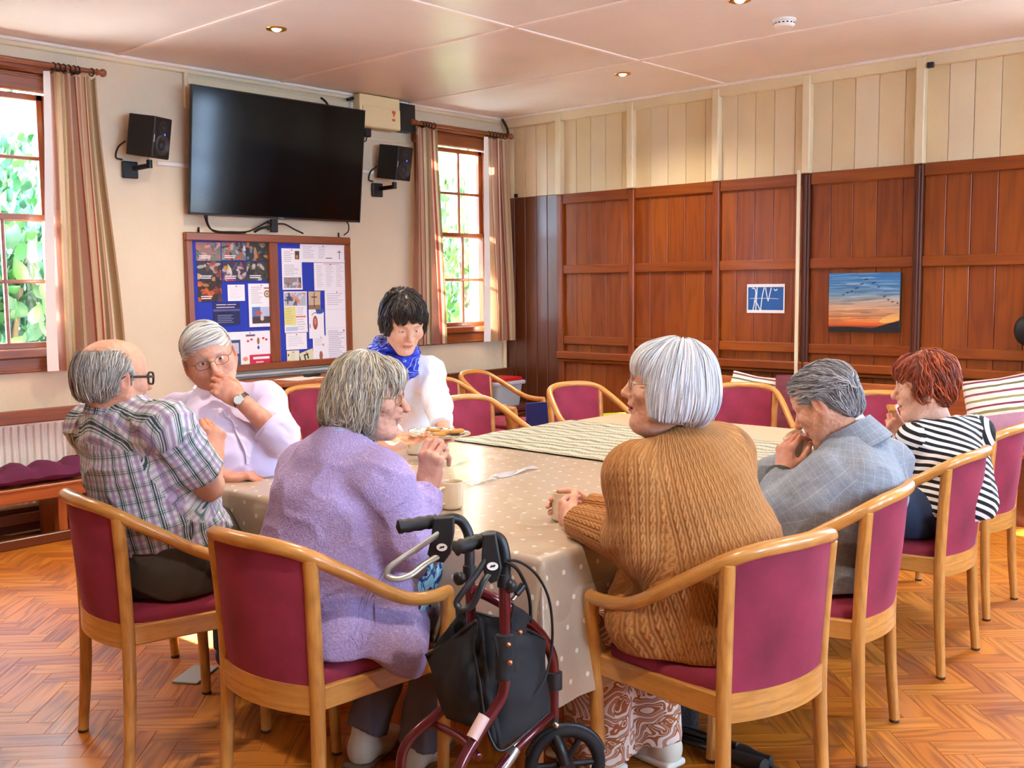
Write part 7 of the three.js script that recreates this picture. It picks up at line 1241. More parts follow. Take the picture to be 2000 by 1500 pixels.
  for (const an of [anR, anL]) o.place('shoe', fieldGeo(shoe(an.clone().add(V(-0.06, 0, 0)), an.clone().add(V(0.21, 0, 0.01)), 0.10, 0.11), 0.006), std({ color: hex('#3a2a20'), roughness: 0.6 }));
  const hz = dir(0.68, -0.05, 0.73), fr = frameOf(at(222, 740, 3.13), hz, UP.clone().addScaledVector(hz, 0.06)), nl = neck.clone().add(V(0, -0.03, 0)).applyMatrix4(fr.clone().invert());
  const fringe = (F) => { const H = new Field(); H.add(ell([0, 0.026, -0.020], [0.083, 0.092, 0.102])).add(ell([0, -0.012, -0.070], [0.074, 0.062, 0.045]), 0.03); for (const s of [-1, 1]) H.add(ell([s * 0.074, 0.012, -0.022], [0.016, 0.045, 0.048]), 0.02); H.cut(ell([0, 0.122, -0.012], [0.070, 0.082, 0.100]), 0.012); H.cut(ell([0, -0.02, 0.10], [0.12, 0.2, 0.085]), 0.01); for (const s of [-1, 1]) H.cut(ell([s * 0.09, -0.008, -0.002], [0.03, 0.034, 0.024]), 0.008); H.clip((x, y, z) => -(y + 0.062 + (z > -0.04 ? (z + 0.04) * 0.8 * -1 : 0)), 0.012); return H; };
  const hg = addHead(o, fr, {
    head: { wide: 1.04, jaw: 1.05, nose: 1.1, age: 1.4, neckTo: A3(nl), neckR: 0.062, doubleChin: 0.7 }, color: { skin, flush, brow: '#8d8880', spots: 0.7 },
    hair: { cols: ['#a09c96', '#b8b4ad', '#86827c', '#cbc6bd', '#aaa59c'], field: fringe, rough: 0.5, locks: [
      { n: 1100, keep: (p) => p.z < 0.02 && p.y > -0.05, flow: (p, t) => V(p.x > 0 ? 0.15 : -0.15, -0.9, -0.55 * smooth(-0.09, 0.03, p.z) - 0.1), len: 0.06, width: 0.0016, thick: 0.5, off: 0.003, seed: 31, lift: 0.001, curlAmp: 0.25, stop: (p) => p.y < -0.078 },
      { n: 200, keep: (p) => p.z < -0.03 && p.y < -0.01, flow: (p) => V(p.x * 2, -1, 0.1), len: 0.045, width: 0.002, off: 0.004, seed: 33, lift: 0.006, stop: (p) => p.y < -0.088 },
      { n: 70, keep: (p) => p.y > 0.06 && p.z < 0.05, flow: (p) => V(p.x > 0 ? -1 : 1, 0.3, -0.2), len: 0.05, width: 0.0008, off: 0.005, seed: 34, lift: 0.002 }] },
    gl: { mat: std({ color: hex('#121212'), roughness: 0.3 }), rim: 0.0036, lensW: 0.025, lensH: 0.018, z: 0.112, square: 0.7 },
  });
  const hR = handGeo({ curl: [[0.7, 1.2, 0.8], [0.75, 1.2, 0.8], [0.8, 1.25, 0.8], [0.85, 1.2, 0.8]], thumb: 0.7, spread: 0.02, sc: 1.06, wristR: 0.031, elbowR: 0.046 }, at(418, 895, 3.36), dir(-0.05, 0.93, 0.36), dir(-0.75, -0.05, 0.6), true, elR, [skin, flush]);
  const hL = handGeo({ curl: [0.7, 0.7, 0.75, 0.8], thumb: 0.6, sc: 1.05, wristR: 0.03, elbowR: 0.045 }, at(376, 880, 3.55), dir(0.6, 0.75, -0.2), dir(0.7, -0.2, -0.6), false, elL, [skin, flush]);
  o.place('body', joinGeo([hg, hR, hL, hiddenBody([[pel, che, 0.12, 0.12], [che, upp, 0.11, 0.07], [upp, neck, 0.06, 0.05], [hipL, knL, 0.07, 0.06], [knL, anL, 0.055, 0.04], [hipR, knR, 0.07, 0.06], [knR, anR, 0.055, 0.04], [shL, elL, 0.06, 0.05], [shR, elR, 0.062, 0.054]], skin)]), skinM);
}

// ================= man in the pale shirt =================
{
  const base = V(2.2, 0, -3.75), o = personGroup('person with white hair and glasses in a pale lilac shirt, hand to mouth', base);
  const skin = '#d59a7e', flush = '#c06a52';
  const neck = at(424, 768, 4.02), upp = at(432, 795, 4.02), che = at(445, 845, 3.98), bel = at(472, 905, 3.90), pel = V(2.22, 0.56, -3.70);
  const side = V(0.95, 0, -0.1).add(V(0, 0.12, 0)).normalize();   // to his left
  const shL = at(520, 785, 3.98), shR = at(350, 808, 4.10), elL = at(548, 852, 3.80), wrL = at(468, 778, 3.80), cuf = elL.clone().lerp(wrL, 0.26), elR = at(345, 905, 4.0), wrR = at(440, 932, 3.72), cufR = elR.clone().lerp(wrR, 0.6);
  const G = new Field();
  G.add(ecap(pel, bel, [0.175, 0.15], [0.182, 0.158], side)).add(ecap(bel, che, [0.182, 0.158], [0.185, 0.138], side), 0.06).add(ecap(che, upp, [0.182, 0.130], [0.14, 0.09], side), 0.06).add(cap(upp, neck, 0.085, 0.066), 0.05);
  G.add(cap(shL, upp, 0.072, 0.085), 0.05).add(cap(shR, upp, 0.072, 0.085), 0.05).add(cap(shL, elL, 0.070, 0.066), 0.04).add(flatCap(elL, cuf, 0.068, 0.064), 0.03).add(cap(shR, elR, 0.074, 0.064), 0.04).add(flatCap(elR, cufR, 0.062, 0.054), 0.03);
  G.cut(cap(neck, neck.clone().add(V(0, 0.1, 0)), 0.058, 0.07), 0.01);
  G.groove(at(392, 810, 3.8), at(372, 850, 3.82), 0.014, 0.012); G.groove(at(372, 845, 3.82), at(395, 890, 3.8), 0.014, 0.008); G.groove(at(440, 790, 3.85), at(480, 900, 3.72), 0.008, 0.005); G.groove(at(455, 830, 3.8), at(500, 860, 3.78), 0.012, 0.008); G.groove(at(520, 840, 3.72), at(555, 865, 3.72), 0.008, 0.008); G.groove(at(535, 820, 3.74), at(565, 845, 3.74), 0.008, 0.006); G.groove(at(500, 870, 3.75), at(540, 910, 3.76), 0.012, 0.007);
  G.clip((x, y, z) => -(y - 0.50)); G.warp = creases(0.007, 7, 41, [1, 1.2, 1]);
  const sm = phys({ color: hex('#d3c8e8'), roughness: 0.85, bumpMap: T.weave, bumpScale: 0.0003, sheen: 0.2, sheenColor: hex('#ffffff') });
  const ch = [{ a: pel, b: neck, side, R: 0.18 }]; o.place('shirt', fieldGeo(G, 0.0062, { charts: ch, pick: () => 0 }), sm);
  const cuff = (c, e, w, r) => { const d = w.clone().sub(e).normalize(), t = tube([c.clone().addScaledVector(d, -0.03), c.clone().addScaledVector(d, -0.01), c.clone().addScaledVector(d, 0.010)], (k) => r + 0.003 * Math.sin(k * 9), { seg: 6, sides: 20, caps: false }); o.place('rolled_cuff', t, sm); }; cuff(cuf, elL, wrL, 0.068); cuff(cufR, elR, wrR, 0.057);
  { // placket and buttons
    const pts = Array.from({ length: 9 }, (_, i) => { const p = at(mix(440, 492, i / 8), mix(790, 905, i / 8), 3.84 - 0.1 * i / 8); for (let k = 0; k < 6; k++) p.addScaledVector(G.grad(p, 0.005), -G.at(p.x, p.y, p.z)); return p; });
    o.place('placket', tube(pts, 0.0045, { seg: 24, sides: 8, flat: { up: [0.3, 0.2, 0.9], sx: 3.2, sy: 0.55 } }), sm);
    for (const i of [1, 3, 5, 7]) { const g = G.grad(pts[i]); o.place('button', new THREE.SphereGeometry(0.0055, 12, 8).translate(...A3(pts[i].clone().addScaledVector(g, 0.004))), std({ color: hex('#eeeaf4'), roughness: 0.3 })); }
  }
  const up = dir(-0.28, 0.95, -0.05), hz = dir(0.36, -0.10, -0.93), fr = frameOf(at(410, 701, 3.98), hz, up).scale(V(1.1, 1.1, 1.08)), nl = neck.clone().add(V(0, -0.03, 0)).applyMatrix4(fr.clone().invert());
  { // shirt collar, two leaves
    const nf = frameOf(neck.clone().add(V(0, -0.008, 0)), dir(0.3, 0, -0.95), up); for (const s of [-1, 1]) o.place('collar', slab((u, v) => { const a = s * mix(0.10, Math.PI, u), r = mix(0.116, 0.074, v) - 0.006 * (1 - u) * (1 - v), y = mix(-0.010 - 0.045 * Math.pow(1 - u, 2), 0.052, v); return V(Math.sin(a) * r, y - 0.012 * Math.cos(a), Math.cos(a) * r * 1.05).applyMatrix4(nf); }, 0.005, 22, 5, 0.25, 0.06), sm);
  }
  const cut2 = (F) => { const H = new Field(); H.add(ell([0, 0.040, -0.016], [0.083, 0.092, 0.102])).add(ell([0.0, 0.078, 0.038], [0.064, 0.036, 0.052]), 0.03).add(ell([0.012, 0.095, 0.055], [0.05, 0.022, 0.03]), 0.02); H.cut(ell([0, -0.030, 0.095], [0.085, 0.098, 0.080]), 0.012); for (const s of [-1, 1]) H.cut(ell([s * 0.09, -0.008, -0.006], [0.03, 0.036, 0.026]), 0.008); H.clip((x, y, z) => -(y + 0.045 - (z > -0.03 ? 0.035 : 0)), 0.012); return H; };
  const hg = addHead(o, fr, {
    head: { wide: 1.06, jaw: 1.08, nose: 1.1, age: 1.5, neckTo: A3(nl), neckR: 0.060, doubleChin: 0.9, lips: 0.8, cheek: 1.1 }, color: { skin, flush, brow: '#b9aFa6', iris: '#3a3a38', lidDown: 0.35, spots: 0.4 },
    hair: { cols: ['#d9d6d0', '#eceae6', '#c2beb8', '#e4e1da', '#b0aca6'], field: cut2, locks: [
      { n: 700, keep: (p) => p.y > 0.03 && p.z > -0.06, flow: (p) => V(-0.9 - p.x * 3, -0.1, p.z > 0.02 ? 0.15 : -0.5), len: 0.07, width: 0.0022, thick: 0.5, off: 0.004, seed: 41, lift: 0.0005 },
      { n: 600, keep: (p) => p.y < 0.07 && p.z < 0.07, flow: (p) => V(p.x * 1.5, -0.9, -0.5), len: 0.045, width: 0.0019, off: 0.003, seed: 43, stop: (p) => p.y < -0.055 }] },
    gl: { mat: std({ color: hex('#4a4440'), metalness: 0.6, roughness: 0.35 }), rim: 0.0010, lensW: 0.0235, lensH: 0.0150, square: 0.4 },
  });
  const hL = handGeo({ curl: [[0.9, 1.25, 0.7], [1.0, 1.3, 0.7], [1.1, 1.3, 0.7], [1.15, 1.2, 0.7]], thumb: 0.75, spread: 0.02, sc: 1.08, wristR: 0.030, elbowR: 0.043 }, at(468, 780, 3.80), dir(-0.80, 0.60, -0.06), dir(-0.15, -0.3, 0.94), false, elL, [skin, flush]);
  const hR = handGeo({ curl: [0.6, 0.6, 0.6, 0.6], thumb: 0.4, sc: 1.05, wristR: 0.03, elbowR: 0.042 }, wrR, dir(0.9, 0.02, 0.2), V(0, -1, 0), true, elR, [skin, flush]);
  { // wrist watch
    const c = at(470, 781, 3.80), ax = wrL.clone().sub(elL).normalize(), w = new THREE.Group(); w.name = 'wrist_watch'; w.position.copy(c).sub(base); o.add(w);
    const q = new THREE.Quaternion().setFromUnitVectors(UP, ax); const strap = part('strap', new THREE.CylinderGeometry(0.0335, 0.0345, 0.016, 28, 1, true).applyQuaternion(q), std({ color: hex('#3a332c'), roughness: 0.5, side: THREE.DoubleSide }), w);
    const nrm = dir(0.12, 0.02, -0.98), fc = nrm.clone().addScaledVector(ax, -nrm.dot(ax)).normalize(), q2 = new THREE.Quaternion().setFromUnitVectors(UP, fc);
    part('case', lathe([[0, 0.008], [0.0165, 0.008], [0.0195, 0.006], [0.0195, 0], [0, 0]], 28).applyQuaternion(q2).translate(...A3(fc.clone().multiplyScalar(0.031))), std({ color: hex('#d6d6d2'), metalness: 0.9, roughness: 0.25 }), w);
    part('dial', new THREE.CircleGeometry(0.0155, 28).rotateX(-Math.PI / 2).applyQuaternion(q2).translate(...A3(fc.clone().multiplyScalar(0.0396))), std({ color: hex('#e9efea'), roughness: 0.3 }), w);
  }
  o.place('body', joinGeo([hg, hL, hR, hiddenBody([[pel, bel, 0.12, 0.12], [bel, che, 0.12, 0.11], [che, upp, 0.10, 0.06], [upp, neck, 0.05, 0.048], [shL, elL, 0.05, 0.045], [shR, elR, 0.05, 0.045]], skin)]), skinM);
  const hipL = V(2.30, 0.54, -3.68), hipR = V(2.11, 0.54, -3.68), knL = V(2.32, 0.51, -3.30), knR = V(2.09, 0.51, -3.30), anL = V(2.33, 0.08, -3.28), anR = V(2.08, 0.08, -3.30), Tr = new Field(); Tr.add(cap(hipL, knL, 0.09, 0.075)).add(cap(hipR, knR, 0.09, 0.075), 0.03).add(cap(hipL, hipR, 0.10, 0.10), 0.04).add(flatCap(knL, anL, 0.075, 0.065), 0.03).add(flatCap(knR, anR, 0.075, 0.065), 0.03);
  o.place('trousers', fieldGeo(Tr, 0.012), std({ color: hex('#23242b'), roughness: 0.85 })); for (const an of [anL, anR]) o.place('shoe', fieldGeo(shoe(an.clone().add(V(0, 0, -0.06)), an.clone().add(V(0, 0, 0.2)), 0.1, 0.11), 0.008), M.black);
}

// ================= standing woman in white =================
{
  const base = V(3.0, 0, -3.72), o = personGroup('person with short dark hair, blue scarf and white top, leaning in with a plate', base);
  const skin = '#dba585', flush = '#cf8168';
  const neck = at(770, 690, 4.47), upp = at(765, 715, 4.50), che = at(772, 775, 4.58), wai = at(776, 825, 4.70), pel = at(776, 878, 4.82), side = dir(0.93, -0.05, 0.30);
  const shL = at(838, 728, 4.52), shR = at(700, 715, 4.52), elL = at(856, 790, 4.40), wrL = at(866, 848, 4.24), elR = at(690, 790, 4.35), wrR = at(770, 850, 4.1), cufL = elL.clone().lerp(wrL, 0.72);
  const G = new Field();
  G.add(ecap(pel, wai, [0.165, 0.12], [0.160, 0.115], side)).add(ecap(wai, che, [0.160, 0.115], [0.162, 0.115], side), 0.06).add(ecap(che, upp, [0.158, 0.105], [0.115, 0.08], side), 0.05).add(cap(upp, neck, 0.070, 0.040), 0.03);
  G.add(cap(shL, upp, 0.066, 0.075), 0.045).add(cap(shR, upp, 0.066, 0.075), 0.045).add(cap(shL, elL, 0.066, 0.056), 0.03).add(flatCap(elL, cufL, 0.056, 0.046), 0.025).add(cap(shR, elR, 0.066, 0.056), 0.03).add(flatCap(elR, wrR, 0.055, 0.042), 0.025);
  G.groove(at(822, 735, 4.35), at(832, 800, 4.35), 0.012, 0.010); G.groove(at(845, 770, 4.32), at(875, 785, 4.3), 0.010, 0.007); G.groove(at(842, 800, 4.3), at(870, 808, 4.28), 0.010, 0.006); G.warp = creases(0.006, 7, 51);
  const wm = phys({ color: hex('#eceef6'), roughness: 0.9, bumpMap: T.weave, bumpScale: 0.0003 }); o.place('top', fieldGeo(G, 0.0065), wm);
  const up = dir(0.10, 0.96, -0.25), hz = dir(0.36, -0.46, -0.80), fr = frameOf(at(788, 630, 4.36), hz, up), nl = neck.clone().add(V(0, -0.02, 0)).applyMatrix4(fr.clone().invert());
  const shag = (F) => { const H = new Field(); H.add(ell([0, 0.044, -0.022], [0.088, 0.094, 0.106])).add(ell([0, -0.020, -0.062], [0.078, 0.070, 0.055]), 0.03); for (const s of [-1, 1]) H.add(ell([s * 0.072, 0.005, 0.0], [0.022, 0.055, 0.050]), 0.02); H.add(ell([0, 0.074, 0.048], [0.066, 0.040, 0.046]), 0.03); H.cut(ell([0.008, -0.036, 0.092], [0.070, 0.092, 0.075]), 0.010); H.clip((x, y, z) => -(y + 0.062 - (z > -0.02 ? 0.02 : 0)), 0.014); H.warp = (x, y, z) => 0.004 * noise3(x * 30, y * 14, z * 30); return H; };
  const hg = addHead(o, fr, {
    head: { wide: 1.02, jaw: 1.0, nose: 0.85, age: 0.9, neckTo: A3(nl), neckR: 0.048, cheek: 1.15, lips: 1 }, color: { skin, flush, brow: '#4a3730', iris: '#1c1410', browAmt: 0.45, lidDown: 0.8, lip: '#b5655c', spots: 0.2 },
    hair: { cols: ['#1c120f', '#2a1a15', '#120c0b', '#3a241c', '#20150f'], field: shag, rough: 0.38, locks: [
      { n: 1300, keep: (p) => p.y > -0.02, flow: (p, t) => V(p.x * 1.1, -0.04 - Math.max(0, 0.13 - p.y) * 1.2, (p.z + 0.03) * 0.9 + (p.z > 0.02 ? 0.05 : 0)), len: 0.08, width: 0.0018, thick: 0.5, off: 0.005, seed: 51, lift: 0.0012, curlAmp: 0.25 },
      { n: 220, keep: (p) => p.y < -0.01 && p.z < 0.02, flow: (p) => V(p.x * 6, -0.8, -0.35), len: 0.06, width: 0.0024, off: 0.004, seed: 52, lift: 0.006 },
      { n: 130, keep: (p) => p.z > 0.06 && p.y > 0.05, flow: (p) => V(p.x * 1.5 - 0.5, -1, 0.25), len: 0.032, width: 0.0018, off: 0.003, seed: 53, lift: 0.001 }] },
  });
  const paisley = rep(dtex(512, 512, (u, v) => { const n = fbm(u, v, 6, 6, 44, 2), a = Math.abs(Math.sin(n * 20)), m = smooth(0.30, 0.12, a) * smooth(0.45, 0.55, fbm(u, v, 4, 4, 9, 1)); return mix3(mix3([0.05, 0.12, 0.62], [0.08, 0.22, 0.80], fbm(u, v, 10, 10, 5, 2)), [0.86, 0.90, 0.98], m * 0.9); }), 0.22, 0.22);
  const scm = phys({ map: paisley, roughness: 0.6, sheen: 0.3, sheenColor: hex('#8aa8ff'), side: THREE.DoubleSide });
  { const S = new Field(), nf = frameOf(neck.clone().add(V(0, 0.008, 0)), dir(0.42, -0.05, -0.9), UP), L = (x, y, z) => V(x, y, z).applyMatrix4(nf); const ring = (y, r, t, dip) => { for (let i = 0; i < 14; i++) { const a = i / 14 * 6.283, b = (i + 1) / 14 * 6.283; S.add(cap(L(Math.sin(a) * r, y - dip * Math.max(0, Math.cos(a)) , Math.cos(a) * r * 1.02), L(Math.sin(b) * r, y - dip * Math.max(0, Math.cos(b)), Math.cos(b) * r * 1.02), t, t), 0.012); } };
    ring(0.044, 0.066, 0.020, 0.03); ring(0.010, 0.086, 0.025, 0.050); S.add(ecap(L(0.01, -0.02, 0.100), L(0.040, -0.095, 0.105), [0.070, 0.022], [0.034, 0.014], dir(1, 0, 0.3)), 0.03); S.warp = (x, y, z) => 0.005 * noise3(x * 25, y * 40, z * 25); const c = [{ a: L(0, -0.1, 0), b: L(0, 0.1, 0), side: V(1, 0, 0), R: 0.075 }]; o.place('scarf', fieldGeo(S, 0.0045, { charts: c, pick: () => 0 }), scm); }
  const hL = handGeo({ curl: [[0.3, 0.4, 0.3], [0.3, 0.4, 0.3], [0.3, 0.4, 0.3], [0.3, 0.4, 0.3]], thumb: 0.35, sc: 0.94, wristR: 0.025, elbowR: 0.03 }, at(868, 852, 4.22), dir(-0.25, -0.25, -0.93), dir(0.1, 0.95, -0.2), false, cufL.clone().lerp(elL, 0.2), [skin, flush]);
  const hR = handGeo({ curl: [0.4, 0.4, 0.4, 0.4], thumb: 0.3, sc: 0.94 }, wrR, dir(0.8, -0.2, -0.4), V(0, 1, 0), true, wrR.clone().lerp(elR, 0.3), [skin, flush]);
  { const w = new THREE.Group(); w.name = 'wrist_watch'; const c = at(868, 852, 4.21); w.position.copy(c).sub(base); o.add(w); const ax = wrL.clone().sub(elL).normalize(), q = new THREE.Quaternion().setFromUnitVectors(UP, ax); part('strap', new THREE.CylinderGeometry(0.031, 0.030, 0.02, 24, 1, true).applyQuaternion(q), std({ color: hex('#101012'), roughness: 0.45, side: THREE.DoubleSide }), w); part('case', new THREE.SphereGeometry(0.017, 18, 12).scale(1, 1, 0.5).translate(0.018, 0, 0.022), M.blackGloss, w); }
  const hpL = pel.clone().addScaledVector(side, 0.085), hpR = pel.clone().addScaledVector(side, -0.085), kL = hpL.clone().setY(0.44), kR = hpR.clone().setY(0.44), aL = hpL.clone().setY(0.08), aR = hpR.clone().setY(0.08), Tr = new Field(); Tr.add(cap(hpL, kL, 0.095, 0.072)).add(cap(hpR, kR, 0.095, 0.072), 0.03).add(cap(hpL, hpR, 0.10, 0.10), 0.04).add(flatCap(kL, aL, 0.075, 0.06), 0.03).add(flatCap(kR, aR, 0.075, 0.06), 0.03);
  o.place('trousers', fieldGeo(Tr, 0.012), std({ color: hex('#2b2b33'), roughness: 0.85 })); for (const an of [aL, aR]) o.place('shoe', fieldGeo(shoe(an.clone().add(V(0, 0, -0.06)), an.clone().add(V(0, 0, 0.18)), 0.09, 0.10), 0.008), M.black);
  o.place('body', joinGeo([hg, hL, hR, hiddenBody([[pel, wai, 0.10, 0.10], [wai, che, 0.10, 0.10], [che, upp, 0.09, 0.05], [upp, neck, 0.045, 0.042], [shL, elL, 0.045, 0.04], [shR, elR, 0.045, 0.04]], skin)]), skinM);
}

// ================= man in the grey checked jacket =================
{
  const base = V(3.02, 0, -1.42), o = personGroup('person with grey hair in a grey checked jacket, drinking from a mug', base);
  const f = V(-0.139, 0, -0.990), left = V(-0.990, 0, 0.139), skin = '#d39878', flush = '#c06d54';
  const pel = V(3.02, 0.57, -1.40), bel = V(3.04, 0.70, -1.42), che = at(1680, 958, 3.26), upp = at(1668, 895, 3.30), neck = at(1650, 846, 3.32);
  const shL = at(1610, 935, 3.20), shR = at(1732, 905, 3.38), elL = at(1503, 1008, 3.24), wrL = at(1527, 928, 3.36), elR = V(3.20, 0.76, -1.68), wrR = at(1568, 905, 3.58), cuf = elL.clone().lerp(wrL, 0.90);
  const G = new Field();
  G.add(ecap(pel.clone().setY(0.50), bel, [0.190, 0.155], [0.190, 0.150], left)).add(ecap(bel, che, [0.190, 0.150], [0.190, 0.135], left), 0.06).add(ecap(che, upp, [0.188, 0.130], [0.14, 0.095], left), 0.06).add(cap(upp, neck, 0.082, 0.064), 0.04);
  G.add(cap(shL, upp, 0.070, 0.084), 0.04).add(cap(shR, upp, 0.074, 0.086), 0.05).add(cap(shL, elL, 0.072, 0.064), 0.03).add(flatCap(elL, cuf, 0.066, 0.050), 0.03).add(cap(shR, elR, 0.078, 0.066), 0.04).add(flatCap(elR, wrR, 0.064, 0.048), 0.03);
  G.cut(cap(neck.clone().add(V(0, 0.0, 0)), neck.clone().add(dir(-0.4, 0.8, 0.3).multiplyScalar(0.12)), 0.058, 0.07), 0.01);
  G.groove(at(1545, 925, 3.1), at(1525, 1000, 3.08), 0.016, 0.012); G.groove(at(1600, 960, 3.05), at(1560, 1010, 3.05), 0.018, 0.008); G.groove(at(1645, 945, 3.05), at(1640, 1000, 3.05), 0.02, 0.008); G.groove(at(1480, 985, 3.12), at(1540, 970, 3.15), 0.012, 0.010); G.clip((x, y, z) => -(y - 0.49)); G.warp = creases(0.006, 6, 61);
  const ch = [{ a: pel, b: neck, side: left, R: 0.18, fat: 0.155 }, { a: shL, b: elL, side: f, R: 0.075, fat: 0.078 }, { a: elL, b: wrL, side: f, R: 0.062, v0: 0.25, fat: 0.058 }, { a: shR, b: elR, side: f, R: 0.075, fat: 0.078 }, { a: elR, b: wrR, side: f, R: 0.06, v0: 0.25, fat: 0.055 }];
  const tweed = rep(dtex(1024, 1024, (u, v) => { const N = 4, hs = 52, a = (u * N) % 1, b = (v * N) % 1, A = a < 0.5, B = b < 0.5, x = Math.floor(u * hs * 4) % 4, y = Math.floor(v * hs * 4) % 4, ht = ((x + y) % 4 < 2) ? 1 : 0, ln = (t) => smooth(0.008, 0.002, Math.abs(t - 0.25)) + smooth(0.008, 0.002, Math.abs(t - 0.75)); let k = (A !== B) ? 0.66 + 0.08 * (y % 2) : A ? 0.58 + 0.18 * ht : 0.66 + 0.08 * ht; k += 0.08 * (fbm(u, v, 60, 60, 3, 2) - 0.5); let c = [k * 0.86, k * 0.90, k * 0.96]; c = mix3(c, [0.90, 0.94, 0.99], 0.8 * clamp(ln(a) + ln(b))); return c; }), 0.20, 0.20);
  const jm = phys({ map: tweed, color: hex('#d8d6d6'), roughness: 0.92, bumpMap: T.weave, bumpScale: 0.0006, sheen: 0.2, sheenColor: hex('#c0c8d8') });
  o.place('jacket', fieldGeo(G, 0.006, { charts: ch, pick: nearest(ch) }), jm);
  const hz = dir(-0.72, -0.48, 0.52), fr = frameOf(at(1612, 790, 3.30), hz, dir(-0.22, 0.92, 0.2)), nl = neck.clone().add(V(0, -0.03, 0)).applyMatrix4(fr.clone().invert());
  const nf = frameOf(at(1655, 856, 3.31), dir(-0.66, -0.45, 0.52), dir(-0.42, 0.86, 0.22));
  o.place('shirt_collar', slab((u, v) => { const a = mix(0.35, Math.PI * 2 - 0.35, u), r = mix(0.084, 0.074, v); return V(Math.sin(a) * r, mix(-0.02, 0.052, v), Math.cos(a) * r).applyMatrix4(nf); }, 0.005, 36, 4, 0.4, 0.06), std({ color: hex('#eee6e4'), roughness: 0.85 }));
  o.place('lapel_collar', slab((u, v) => { const a = mix(0.5, Math.PI * 2 - 0.5, u), r = mix(0.122, 0.088, v) + 0.004; return V(Math.sin(a) * r, mix(-0.050, 0.036, v) - 0.02 * Math.max(0, Math.cos(a)), Math.cos(a) * r).applyMatrix4(nf); }, 0.009, 40, 5, 0.5, 0.09), jm);
  { const d = wrL.clone().sub(elL).normalize(); o.place('cuff', tube([cuf.clone().addScaledVector(d, -0.035), cuf.clone().addScaledVector(d, 0.012)], 0.0535, { seg: 2, sides: 20, caps: false }), std({ color: hex('#4a4a46'), roughness: 0.9 })); }
  const crop = (F) => { const H = new Field(); H.add(ell([0, 0.040, -0.020], [0.084, 0.092, 0.104])).add(ell([0, -0.020, -0.072], [0.066, 0.055, 0.038]), 0.03).add(ell([0, 0.085, 0.03], [0.058, 0.03, 0.055]), 0.03); H.cut(ell([0, -0.030, 0.098], [0.10, 0.100, 0.085]), 0.012); for (const s of [-1, 1]) H.cut(ell([s * 0.09, -0.012, -0.002], [0.03, 0.038, 0.026]), 0.008); H.clip((x, y, z) => -(y + 0.070 - (z > -0.05 ? 0.035 : 0)), 0.014); H.warp = (x, y, z) => 0.003 * noise3(x * 26, y * 16, z * 26); return H; };
  const hg = addHead(o, fr, {
    head: { wide: 1.03, jaw: 1.04, nose: 1.15, age: 1.4, neckTo: A3(nl), neckR: 0.058 }, color: { skin, flush, brow: '#8f8a86', spots: 0.5 },
    hair: { cols: ['#757375', '#8f8e92', '#a5a4a8', '#666468', '#b4b2b3', '#807e82'], field: crop, locks: [
      { n: 1100, keep: (p) => p.y > 0.03, flow: (p) => V(0.35 + p.x * 2, -0.25, -1), len: 0.08, width: 0.0016, thick: 0.6, off: 0.004, seed: 61, curlAmp: 0.3, lift: 0.0012 },
      { n: 1100, keep: (p) => p.y < 0.06 && p.z < 0.05, flow: (p) => V(p.x * 1.5, -0.7, -0.8 * smooth(-0.1, 0.02, p.z)), len: 0.055, width: 0.0016, off: 0.004, seed: 62, curlAmp: 0.3, lift: 0.0012, stop: (p) => p.y < -0.082 }] },
  });
  o.place('hearing_aid', tube([V(0.084, 0.028, 0.002), V(0.083, 0.030, -0.014), V(0.081, 0.010, -0.028)].map((p) => p.applyMatrix4(fr)), 0.0035, { seg: 12, sides: 8 }), std({ color: hex('#c9c6c2'), roughness: 0.35 }));
  const hL = handGeo({ curl: [[0.6, 0.8, 0.5], [0.65, 0.8, 0.5], [0.7, 0.8, 0.5], [0.75, 0.8, 0.5]], thumb: 0.55, spread: 0.03, sc: 1.03, wristR: 0.029, elbowR: 0.036 }, at(1529, 924, 3.37), dir(0.16, 0.93, 0.20), dir(0.85, -0.1, 0.45), false, wrL.clone().lerp(elL, 0.3), [skin, flush]);
  const hR = handGeo({ curl: [[0.6, 0.8, 0.5], [0.65, 0.8, 0.5], [0.7, 0.8, 0.5], [0.75, 0.8, 0.5]], thumb: 0.5, sc: 1.02 }, at(1592, 905, 3.58), dir(-0.35, 0.85, 0.1), dir(-0.6, 0.1, -0.7), true, wrR.clone().lerp(elR, 0.3), [skin, flush]);
  const hipL = V(2.92, 0.545, -1.41), hipR = V(3.12, 0.545, -1.39), knL = V(2.87, 0.51, -1.80), knR = V(3.08, 0.51, -1.80), anL = V(2.88, 0.08, -1.80), anR = V(3.10, 0.08, -1.82), Tr = new Field(); Tr.add(cap(hipL, knL, 0.095, 0.078)).add(cap(hipR, knR, 0.095, 0.078), 0.03).add(cap(hipL, hipR, 0.10, 0.10), 0.04).add(flatCap(knL, anL, 0.078, 0.066), 0.03).add(flatCap(knR, anR, 0.078, 0.066), 0.03);
  o.place('trousers', fieldGeo(Tr, 0.010), std({ color: hex('#2c2c2e'), roughness: 0.88 })); for (const an of [anL, anR]) o.place('shoe', fieldGeo(shoe(an.clone().add(V(0, 0, 0.06)), an.clone().add(V(-0.03, 0, -0.2)), 0.1, 0.11), 0.008), M.black);
  o.place('body', joinGeo([hg, hL, hR, hiddenBody([[pel, bel, 0.12, 0.12], [bel, che, 0.12, 0.11], [che, upp, 0.1, 0.06], [upp, neck, 0.05, 0.05], [shL, elL, 0.05, 0.045], [shR, elR, 0.05, 0.045], [hipL, knL, 0.06, 0.05], [hipR, knR, 0.06, 0.05]], skin)]), skinM);
}

